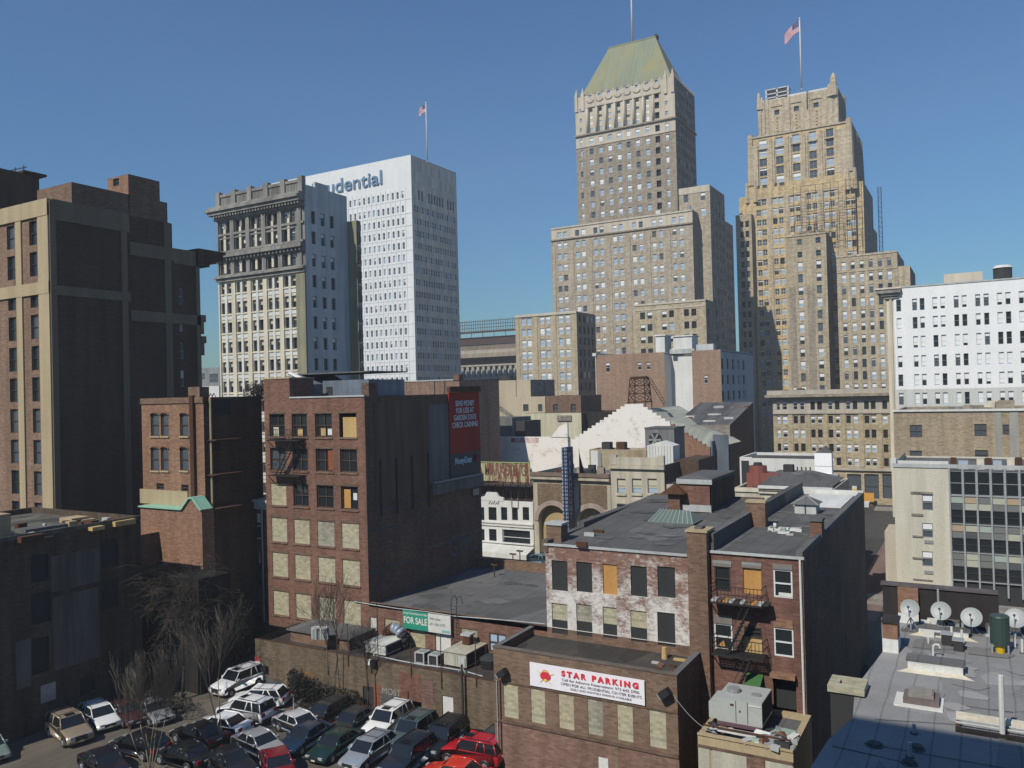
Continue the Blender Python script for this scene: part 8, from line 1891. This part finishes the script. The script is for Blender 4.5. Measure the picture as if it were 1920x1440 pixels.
def condenser(label, px, py, s=1.0):
    P = gz(px, py); t = thing('condenser_unit', label, 'air conditioner', (P.x, P.y, GH), 0, 'small condenser units on the garage roof'); m = MB(); a = .42 * s
    for x, y in ((-a, -a), (a, -a), (a, a), (-a, a)): m.box(x - .06, x + .06, y - .06, y + .06, 0, .85 * s, G['tin'])
    m.box(-a, a, -a, a, .03, .1, G['tin']); m.box(-a - .04, a + .04, -a - .04, a + .04, .85 * s, .93 * s, G['tin']); m.obj('frame', t)
    m = MB(); m.box(-a + .08, a - .08, -a + .08, a - .08, .1, .84 * s, G['darkbd']); m.cyl((0, 0, .93 * s), (0, 0, .96 * s), a * .8, a * .8, 12, G['frg']); m.obj('coil', t)
condenser('small condenser unit left of its twin, nearer the white air conditioner', 793, 1242); condenser('small condenser unit right of its twin, nearer the rusty air conditioner', 818, 1247)
def lean_roof():
    z = GH; P = at_z(556, 1200, z + .9); y = P.y; A = at_y(520, 1184, BG.o.y + GD * .45)
    y0 = BG.o.y + GD * .38; y1 = BG.o.y + GD - .3; xa, xb = at_y(545, 1200, y0).x, at_y(655, 1215, y0).x; t = thing('roof_shed', 'low dark roofed shed on the garage roof under the boarded windows', 'shed', (xa, y0, GH)); w_ = xb - xa; h = at_y(600, 1190, y0).z - GH; h = max(.9, min(h, 1.6)); m = MB()
    m.box(0, w_, 0, y1 - y0, 0, h, m_brkb); m.obj('wall', t); m = MB(); m.box(-.25, w_ + .25, -.25, y1 - y0 + .1, h, h + .15, G['tar2']); m.obj('roof', t)
    for i, (px, lb) in enumerate(((593, 'pale condenser unit on the low shed roof, left of the pair'), (608, 'pale condenser unit on the low shed roof, right of the pair'))):
        Q = at_z(px, 1198, GH + h + .15); c = thing('condenser_unit', lb, 'air conditioner', (Q.x, Q.y, GH + h + .15), 0, 'condenser units on the low shed'); m = MB(); m.cyl((0, 0, .05), (0, 0, .9), .36, .36, 12, G['metal']); m.obj('casing', c); m = MB(); m.cyl((0, 0, .9), (0, 0, 1.0), .40, .40, 12, G['tin'])
        for k in range(8): a = k * math.pi / 4; m.box(.37 * math.cos(a) - .03, .37 * math.cos(a) + .03, .37 * math.sin(a) - .03, .37 * math.sin(a) + .03, .0, .9, G['tin'])
        m.obj('guard', c)
lean_roof()
def duct():
    P = at_z(757, 1213, GH); t = thing('elbow_duct', 'thick bent rust and blue duct coming out of the garage rear wall', 'duct', (P.x, BG.o.y + GD, GH)); r = .42; m = MB(); mb2 = M_plain('duct_blue_grey', (.30, .34, .42), .4, .2)
    n = 9; pts = [(-1.5 + 1.5 * (1 - math.cos(math.pi * i / n)) * .62, -1.0, .55 + 1.15 * math.sin(math.pi * i / n)) for i in range(n + 1)]
    for i, (a, c) in enumerate(zip(pts[:-1], pts[1:])): m.cyl(a, c, r, r, 12, G['rust'] if i < 4 else (mb2 if i < 7 else G['darkbd']))
    m.cyl(pts[-1], (pts[-1][0], -1.0, 0), r * .8, r * .8, 12, G['darkbd']); m.cyl((pts[0][0], -1.0, .55), (pts[0][0], 0, .55), r, r, 10, G['rust']); m.obj('pipe', t, True)
    P = at_z(905, 1222, GH); t = thing('vent_stack', 'short dark vent stack left of the multi pane window', 'vent', (P.x, BG.o.y + GD - .9, GH)); m = MB(); m.box(-.35, .35, -.3, .3, 0, 2.0, G['rust']); m.box(-.45, .45, -.4, .4, 2.0, 2.15, G['tin']); m.obj('shaft', t)
    P = at_z(885, 1253, GH); t = thing('exhaust_fan', 'round black exhaust fan drum beside the rusty air conditioner', 'fan', (P.x + 1.2, P.y + .9, GH)); m = MB(); m.cyl((0, 0, 0), (0, 0, .7), .8, .9, 14, G['black']); m.cyl((0, 0, .7), (0, 0, .95), .9, .5, 14, G['darkbd']); m.obj('drum', t)
duct()

# ================= bare trees and shrubs =================
m_bark = M_wall('pale_bark', (.15, .125, .09), (.09, .075, .055), stain=.3); m_barkd = M_wall('dark_bark', (.07, .055, .042), (.045, .037, .03), stain=.3)  # dark bark also carries the courtyard shade of the bare trees
def grow(m, p, d, L, r, depth, rr, mat, spread=.5, droop=0, minr=.007):
    segs = 3; q = Vector(p); dd = Vector(d).normalized(); rad0 = r
    for i in range(segs):
        dd = (dd + Vector((rr.uniform(-1, 1), rr.uniform(-1, 1), rr.uniform(-.6, .8) - droop)) * .16).normalized(); n = q + dd * (L / segs); r1 = max(minr, rad0 * .86); m.cyl(q, n, rad0, r1, 5 if rad0 > .04 else 3, mat, caps=False); q = n; rad0 = r1
        if depth > 0 and (i > 0 or depth < 4):
            for _ in range(2 if depth > 1 else 3):
                a = Vector((rr.uniform(-1, 1), rr.uniform(-1, 1), rr.uniform(-.2, .9) - droop * .8)).normalized(); grow(m, q, (dd * (1 - spread) + a * spread), L * rr.uniform(.55, .8), rad0 * rr.uniform(.5, .65), depth - 1, rr, mat, spread, droop, minr)
def tree(name, label, base, h, stems, depth, seed, mat, spread=.5, droop=0, r=.12, lean=(0, 0), minr=.012, trunkfrac=.35, cat='tree', group=None):
    t = thing(name, label, cat, base, 0, group); rr = random.Random(seed); tm = MB(); cm = MB()
    for s in range(stems):
        sp = .0 if stems == 1 else .38; d = Vector((rr.uniform(-1, 1) * sp + lean[0], rr.uniform(-1, 1) * sp + lean[1], 1)).normalized(); p = Vector((0, 0, 0)); hh = h * trunkfrac * rr.uniform(.85, 1.15); q = p + d * hh; mid = p + d * hh * .5 + Vector((rr.uniform(-.12, .12), rr.uniform(-.12, .12), 0)); r1 = r * (1 if stems == 1 else .6)
        tm.cyl(p, mid, r1, r1 * .85, 7, mat); tm.cyl(mid, q, r1 * .85, r1 * .7, 7, mat)
        for k in range(3): a = Vector((rr.uniform(-1, 1), rr.uniform(-1, 1), 1.3)).normalized(); grow(cm, q, (d + a * .8), h * .30, r1 * .55, depth, rr, mat, spread, droop, minr)
    tm.obj('trunk', t, True); cm.obj('branches', t); return t
m_shb = M_wall('sunlit_pale_bark', (.27, .22, .16), (.18, .15, .11), stain=.2)  # lighter copy of the bark: sunlight put into the colour
P = at_z(343, 1312, 0); tree('bare_tree', 'large bare tree with drooping twigs in the shaded courtyard', P, 12.5, 1, 3, 5, m_barkd, .6, .5, .14, trunkfrac=.42, minr=.012)
P = at_z(400, 1290, 0); tree('bare_tree', 'smaller bare tree leaning in the dark beside the courtyard wall', P, 8, 1, 2, 9, m_barkd, .5, .1, .08, trunkfrac=.4, lean=(.12, 0), minr=.008)
P = at_z(283, 1455, 0); tree('bare_shrub', 'many stemmed leafless shrub rising in front of the dark parked cars', P, 7.8, 6, 2, 12, m_shb, .28, -.4, .06, trunkfrac=.45, cat='shrub', minr=.011)
P = at_z(418, 1398, 0); tree('bare_sapling', 'thin forked sapling in front of the white parked cars', P, 9.0, 2, 2, 21, m_shb, .28, -.2, .07, trunkfrac=.5, minr=.011)
P = at_z(592, 1338, 0); P.y = YW - 1.0; tree('bare_tree', 'bare forked tree growing against the lot wall', P, 8.8, 2, 2, 33, m_bark, .40, -.05, .09, trunkfrac=.5, minr=.010)
P = at_z(668, 1345, 0); P.y = YW - .8; tree('bare_tree', 'slender dark bare tree standing right of the forked one on the lot wall', P, 7.2, 1, 2, 41, m_barkd, .5, .1, .07, trunkfrac=.5, minr=.009)
m_leaf = M_plain('dark_evergreen_leaf', (.028, .027, .019), .7, vary=.5, sc=.8)
def shrub(label, base, rx, ry, rz, n, seed, mat=None):
    t = thing('evergreen_shrub', label, 'shrub', base); rr = random.Random(seed); m = MB(); K = [(rr.uniform(-.6, .6), rr.uniform(-.6, .6), rr.uniform(.3, .8), rr.uniform(.35, .6)) for _ in range(7)]
    for i in range(n):
        cx, cy, cz, r = rr.choice(K); v = Vector((rr.gauss(0, 1), rr.gauss(0, 1), rr.gauss(0, 1))).normalized() * r * rr.uniform(.75, 1.1); p = Vector(((cx + v.x) * rx, (cy + v.y) * ry, max(.02, (cz + v.z * .7) * rz))); a = Vector((rr.gauss(0, 1), rr.gauss(0, 1), rr.gauss(0, 1))).normalized(); c = a.orthogonal().normalized(); d = a.cross(c); s = rr.uniform(.06, .13)
        m.poly([p - c * s, p + d * s * .6, p + c * s, p - d * s * .6], mat or m_leaf)
    m.obj('foliage', t); m = MB()
    for i in range(5): m.cyl((0, 0, 0), (K[i][0] * rx * .7, K[i][1] * ry * .7, K[i][2] * rz * .8), .05, .02, 5, m_barkd)
    m.obj('stem', t)
P = at_z(570, 1320, 0); P.y = YW - 1.6; shrub('dark evergreen shrub at the foot of the forked tree', P, 2.0, 1.0, 2.0, 1800, 3)
P = at_z(625, 1335, 0); P.y = YW - 1.3; shrub('low dark evergreen shrub between the two wall trees', P, 2.2, .9, 1.5, 1500, 4)
P = at_z(545, 1310, 0); P.y = YW - 1.0; shrub('rounded dark bush at the left behind the white wagon', P, .9, .8, 2.2, 900, 6)
P = at_z(325, 1345, 0); shrub('wild dark bush at the edge of the courtyard beneath the big bare tree', P, 3.0, 2.0, 2.0, 1600, 8)
m_ivy = M_plain('ivy_brown', (.035, .04, .022), .8, vary=.5, sc=.8)
P = at_z(420, 1265, 0); shrub('dark overgrown thicket filling the shaded courtyard corner', P, 3.6, 1.6, 7.5, 4200, 15, m_ivy)
P = at_y(478, 735, B6.o.y + 4); P.z = 24.0; shrub('dark vine clump on the wall top left of the six storey building', P, 1.6, .8, 2.4, 1500, 17)

# ================= cars =================
m_tyre = M_plain('tyre', (.015, .015, .015), .8); m_rim = M_plain('rim', (.45, .46, .47), .35, .6); m_cgl = M_glass('car_glass', (.012, .015, .018), .04, .6); m_hl = M_plain('headlamp', (.5, .52, .55), .12, .3); m_tl = M_plain('tail_lamp', (.35, .01, .01), .25); m_trim = M_plain('car_trim', (.02, .02, .022), .5); m_plate = M_plain('number_plate', (.6, .58, .45), .5)
PAINT = {}
def paint(col, metallic=.0):
    k = (col, metallic)
    if k not in PAINT:
        m, t, b = _new('car_paint', .28, metallic, .5); b.inputs['Base Color'].default_value = tuple(col) + (1,); b.inputs['Coat Weight'].default_value = .6; b.inputs['Coat Roughness'].default_value = .06; PAINT[k] = m
    return PAINT[k]
KINDS = {'sedan': dict(L=4.7, Wd=1.8, belt=.93, roof=1.43, hood=.86, trunk=.98, g=(-1.65, -1.0, .35, 1.05), ht=.74),
         'wagon': dict(L=4.7, Wd=1.8, belt=.97, roof=1.52, hood=.9, trunk=1.0, g=(-2.22, -1.75, .40, 1.15), ht=.76),
         'suv': dict(L=4.75, Wd=1.9, belt=1.12, roof=1.80, hood=1.06, trunk=1.12, g=(-2.3, -2.02, .40, .98), ht=.80)}
CARC = {}
def car_parts(kind, pm):
    K = KINDS[kind]; L, Wd = K['L'] / 2, K['Wd'] / 2; g0, g1, g2, g3 = K['g']; zb, zr, hd, tk = K['belt'], K['roof'], K['hood'], K['trunk']; res = []
    # body: side profile swept across the width with narrowing top and rounded ends
    prof = [(-L, .42), (-L - .02, .62), (-L + .05, tk - .08), (-L + .22, tk), (g0, zb + .01), (g3, zb), (L - .9, hd - .03), (L - .25, hd - .16), (L - .04, hd - .3), (L, .55), (L - .04, .34), (1.9, .26), (-1.9, .26), (-L + .04, .34)]
    st = [(-Wd, .90), (-Wd * .96, .965), (-Wd * .8, .995), (0, 1.01), (Wd * .8, .995), (Wd * .96, .965), (Wd, .90)]
    bm = MB(); n = len(prof); rows = []
    for y, s in st:
        i0 = len(bm.v)
        for x, z in prof: zz = .3 + (z - .3) * (1 if z < .7 else (.93 if abs(y) >= Wd * .99 else (.975 if abs(y) > Wd * .9 else 1))); bm.v.append((x * s, y, zz))
        rows.append(i0)
    k = bm.mi(pm)
    for a, c in zip(rows[:-1], rows[1:]):
        for j in range(n): j2 = (j + 1) % n; bm.f.append((a + j, a + j2, c + j2, c + j)); bm.m.append(k)
    bm.f.append(tuple(rows[0] + j for j in range(n))); bm.m.append(k); bm.f.append(tuple(rows[-1] + j for j in reversed(range(n)))); bm.m.append(k)
    # roof skin and pillars
    tw, bw = Wd * .78, Wd * .93; rx0, rx1 = g1, g2
    nseg = 6
    def rp(i, j): x = rx0 - .04 + (rx1 - rx0 + .08) * i / nseg; y = -tw - .03 + (2 * tw + .06) * j / nseg; e = (1 - abs(2 * i / nseg - 1) ** 4) * (1 - abs(2 * j / nseg - 1) ** 4); return (x, y, zr - .05 + .06 * e)
    for i in range(nseg):
        for j in range(nseg): bm.poly([rp(i, j), rp(i + 1, j), rp(i + 1, j + 1), rp(i, j + 1)], pm)
    for s in (-1, 1):
        for (xa, xb) in ((g0 + .03, g1), (g3 - .02, g2), ((g0 + g3) / 2 - .05, (g1 + g2) / 2 - .05)): bm.cyl((xa, s * bw, zb - .02), (xb, s * tw, zr - .04), .055, .045, 5, pm)
        if kind != 'sedan': bm.cyl((g0 + .85, s * bw, zb), (g1 + .75, s * tw, zr - .04), .05, .045, 5, pm)
        bm.cyl((rx0, s * tw, zr - .03), (rx1, s * tw, zr - .03), .045, .045, 5, pm)
    for xc in (-L + .95, L - .95):
        for s in (-1, 1): bm.cyl((xc, s * (Wd * .965), .34), (xc, s * (Wd + .006), .34), .40, .39, 18, m_trim)
    bm.box(-1.2, 1.2, -Wd - .004, -Wd + .05, .27, .36, m_trim); bm.box(-1.2, 1.2, Wd - .05, Wd + .004, .27, .36, m_trim)
    res.append(('body', bm.mesh('body', True), []))
    gm = MB(); A = [(g0, -bw, zb), (g3, -bw, zb - .02), (g3, bw, zb - .02), (g0, bw, zb)]; B_ = [(g1, -tw, zr - .05), (g2, -tw, zr - .05), (g2, tw, zr - .05), (g1, tw, zr - .05)]
    for j in range(4): k2 = (j + 1) % 4; gm.poly([A[j], A[k2], B_[k2], B_[j]], m_cgl)
    res.append(('windows', gm.mesh('windows'), []))
    if kind != 'sedan':
        r = MB()
        for s in (-1, 1): r.cyl((rx0 + .2, s * (tw - .08), zr + .05), (rx1 - .25, s * (tw - .08), zr + .05), .022, .022, 5, m_trim)
        for x in (rx0 + .5, rx1 - .6): r.cyl((x, -tw + .08, zr + .055), (x, tw - .08, zr + .055), .018, .018, 4, m_trim)
        res.append(('roof_rack', r.mesh('roof_rack'), []))
    if kind == 'suv':
        r = MB(); r.box(-.15, .35, -.33, .33, zr + .008, zr + .022, m_cgl); res.append(('sunroof', r.mesh('sunroof'), []))
    for s in (-1, 1):
        for x in (-L + .95, L - .95):
            w_ = MB(); w_.cyl((x, s * (Wd - .2), .33), (x, s * (Wd + .02), .33), .33, .32, 18, m_tyre); ri = MB(); ri.cyl((x, s * (Wd + .0), .33), (x, s * (Wd + .03), .33), .21, .19, 12, m_rim)
            for q in range(5): a = q * 1.256; ri.cyl((x, s * (Wd + .035), .33), (x + .18 * math.cos(a), s * (Wd + .035), .33 + .18 * math.sin(a)), .03, .02, 4, m_rim)
            res.append(('wheel', w_.mesh('wheel'), [('rim', ri.mesh('rim'))]))
        h = MB(); h.box(L - .14, L - .015, s * Wd * .62 - .17, s * Wd * .62 + .17, hd - .34, hd - .20, m_hl); res.append(('headlight', h.mesh('headlight'), []))
        h = MB(); h.box(-L - .005, -L + .16, s * Wd * .70 - .16, s * Wd * .70 + .16, tk - .34, tk - .08, m_tl); res.append(('tail_light', h.mesh('tail_light'), []))
        h = MB(); h.box(g3 - .35, g3 - .18, s * (bw + .02), s * (bw + .2), zb + .02, zb + .16, pm) if s > 0 else h.box(g3 - .35, g3 - .18, -bw - .2, -bw - .02, zb + .02, zb + .16, pm); res.append(('mirror', h.mesh('mirror'), []))
    h = MB(); h.box(L - .06, L + .02, -.42, .42, .48, hd - .24, m_trim); h.box(L - .02, L + .035, -.16, .16, .38, .48, m_plate); res.append(('grille', h.mesh('grille'), []))
    h = MB(); h.box(-L - .03, -L + .02, -.2, .2, tk - .32, tk - .2, m_plate); h.box(-L - .05, -L + .05, -Wd * .85, Wd * .85, .4, .56, pm if kind != 'suv' else m_trim); res.append(('rear_bumper', h.mesh('rear_bumper'), []))
    return res
def car(label, px, py, ang, kind, col, met=0.0, name='parked_car', sc=1.0):
    key = (kind, col, met)
    if key not in CARC: CARC[key] = car_parts(kind, paint(col, met))
    P = at_z(px, py, .012); t = thing(name, label, {'sedan': 'car', 'wagon': 'station wagon', 'suv': 'suv'}[kind], (P.x, P.y, .012), rad(ang), 'cars in the parking lot'); t.scale = (sc, sc, sc)
    for nm, me, sub in CARC[key]:
        o = bpy.data.objects.new(nm, me); COL.objects.link(o); o.parent = t
        for n2, m2 in sub: q = bpy.data.objects.new(n2, m2); COL.objects.link(q); q.parent = o
WH, SI, BK = (.74, .75, .76), (.40, .42, .44), (.012, .013, .015)
for a in (
    ('white SUV nosing out past the small red and white wall sign', 446, 1293, -92, 'suv', WH),
    ('white wagon with a long dark window band parked behind the white roof racked SUV', 487, 1322, 202, 'wagon', WH),
    ('white SUV with roof rack and dark tinted rear windows', 462, 1349, 184, 'suv', (.72, .73, .74)),
    ('white sedan with its red tail lamp towards the white SUV', 417, 1374, 186, 'sedan', WH),
    ('silver white sedan facing right in front of the dark shrubs', 562, 1373, -9, 'sedan', (.55, .56, .58), .2),
    ('silver sedan facing right just behind the dark red car', 487, 1411, -9, 'sedan', (.42, .43, .45), .4),
    ('deep blue sedan between the two silver sedans', 574, 1398, -88, 'sedan', (.015, .035, .075), .3),
    ('dark teal green car left of the silver wagon', 630, 1412, -88, 'sedan', (.012, .04, .035), .3),
    ('silver blue wagon facing the viewer at the bottom of the lot', 692, 1425, -88, 'wagon', (.34, .38, .42), .4),
    ('white SUV with sunroof parked against the graffiti wall', 727, 1372, -86, 'suv', (.74, .74, .72)),
    ('grey teal SUV to the right of the white SUV', 773, 1393, -86, 'suv', (.10, .15, .16), .4),
    ('dark navy SUV in front of the grey teal one', 765, 1440, -88, 'suv', (.02, .028, .045), .3),
    ('black van shaped car parked before the white metal door', 832, 1404, -86, 'suv', (.010, .012, .013)),
    ('black car deep in shadow behind the silver white sedan', 612, 1352, -90, 'wagon', BK),
    ('black car between the shrubs and the white sunroof SUV', 662, 1368, -88, 'sedan', (.016, .022, .024)),
    ('bright red SUV half hidden by the star parking building', 886, 1428, 184, 'suv', (.42, .012, .02)),
    ('orange red car cut off by the bottom edge of the photograph', 852, 1468, 186, 'sedan', (.55, .035, .012)),
    ('dark red sedan at the bottom edge below the silver sedan', 521, 1452, -35, 'sedan', (.16, .008, .018)),
    ('black sedan left of the silver sedan, beyond the low rail', 372, 1392, 178, 'sedan', (.014, .013, .014)),
    ('black sedan at the bottom edge between red car and rail', 433, 1446, -12, 'sedan', (.013, .015, .02)),
    ('black wagon behind the leafless shrub', 262, 1412, 182, 'wagon', BK),
    ('black sedan at the bottom of the driveway left of the shrub', 196, 1448, -10, 'sedan', (.015, .012, .02)),
    ('black sedan right of the leafless shrub near the bottom edge', 345, 1432, 180, 'sedan', (.010, .012, .014)),
    ('gold beige SUV parked beside the driveway wall', 130, 1384, -12, 'suv', (.30, .24, .175), .2),
    ('white compact SUV with a dark glass roof behind the gold one', 186, 1358, -14, 'wagon', (.66, .68, .68)),
    ('dark maroon car in the shade behind the white compact SUV', 238, 1350, -14, 'sedan', (.05, .015, .018)),
    ('silver car glinting behind the leafless shrub', 287, 1347, -14, 'sedan', (.30, .31, .33), .4),
    ('grey car peeking out beside the star parking wall', 930, 1408, -88, 'sedan', (.06, .07, .075), .3),
    ('pale green car nose entering at the left edge', -22, 1418, -14, 'sedan', (.22, .30, .26), .3),
): car(*a)
Pc = at_z(1003, 1050, .012); 
car('light blue car on the street left of the house with peeling paint', 1008, 1058, 180, 'wagon', (.16, .30, .36), .2)
# low rail with posts through the lot
A = at_z(328, 1425, .012); Bq = at_z(444, 1366, .012); t = thing('guard_rail', 'low pale metal rail dividing the rows of parked cars', 'rail', (A.x, A.y, 0)); d = Vector((Bq.x - A.x, Bq.y - A.y, 0))
m = MB(); m.cyl((0, 0, .75), (d.x, d.y, .75), .05, .05, 6, G['tin']); m.cyl((0, 0, .45), (d.x, d.y, .45), .035, .035, 6, G['tin']); m.obj('rail', t)
for i in range(6): m = MB(); m.cyl((d.x * i / 5, d.y * i / 5, 0), (d.x * i / 5, d.y * i / 5, .8), .05, .05, 6, G['tin']); m.obj('post', t)
P = at_z(551, 1338, 0); t = thing('bollard', 'thin white post beside the white wagon', 'post', (P.x, P.y, 0)); m = MB(); m.cyl((0, 0, 0), (0, 0, 1.2), .05, .05, 8, G['white']); m.cyl((0, 0, 1.2), (0, 0, 1.25), .06, .02, 8, G['white']); m.obj('shaft', t)
# utility pole with leaning brace on the lot wall, wires
P = at_z(877, 1362, 0); P.y = YW - .35; t = thing('utility_pole', 'dark pole standing against the lot wall near the white door', 'pole', (P.x, P.y, 0)); m = MB(); m.cyl((0, 0, 0), (0, 0, 4.8), .11, .09, 8, m_barkd); m.obj('shaft', t); m = MB(); m.cyl((-.3, 0, 4.2), (.1, 0, 4.9), .03, .03, 5, G['metal']); m.cyl((.3, 0, 4.2), (-.1, 0, 4.9), .03, .03, 5, G['metal']); m.obj('brace', t)
A = at_y(1262, 1302, BST.o.y - .4); Bq = at_z(1345, 1376, 5.1); t = thing('cable', 'thin slack cable running from the banner wall floodlight down to the low shed', 'cable', (A.x, A.y, A.z)); m = MB(); v = Bq - A; m.tube([tuple(v * k + Vector((0, 0, -1.6 * k * (1 - k)))) for k in [i / 10 for i in range(11)]], .02, 4, G['metal']); m.obj('strand', t)
P = at_z(316, 1040, 9.0); t = thing('roof_tent', 'crumpled grey plastic cover on the shaded lean to roof', 'plastic cover', at_z(316, 1043, 9.0)); m = MB(); rr = random.Random(3)
for i in range(14): a = i / 14 * math.pi * 2; b_ = (i + 1) / 14 * math.pi * 2; m.poly([(math.cos(a) * .9, math.sin(a) * .6, 0), (math.cos(b_) * .9, math.sin(b_) * .6, 0), (math.cos(b_) * .5, math.sin(b_) * .35, .5 + .1 * rr.random()), (math.cos(a) * .5, math.sin(a) * .35, .5 + .1 * rr.random())], G['tin']); m.poly([(math.cos(a) * .5, math.sin(a) * .35, .5), (math.cos(b_) * .5, math.sin(b_) * .35, .5), (0, 0, .75)], G['tin'])
m.obj('sheet', t)

# ---- thin city haze
m = bpy.data.materials.new('haze'); m.use_nodes = True; t = m.node_tree; t.nodes.clear(); out = t.nodes.new('ShaderNodeOutputMaterial'); pv = t.nodes.new('ShaderNodeVolumePrincipled'); pv.inputs['Density'].default_value = HAZE; pv.inputs['Color'].default_value = (.86, .9, .96, 1); pv.inputs['Anisotropy'].default_value = 0
t.links.new(pv.outputs[0], out.inputs['Volume'])
hz = MB(); hz.box(-330, 420, -80, 520, -1, 190, m); tag(hz.obj('haze'), kind='stuff')
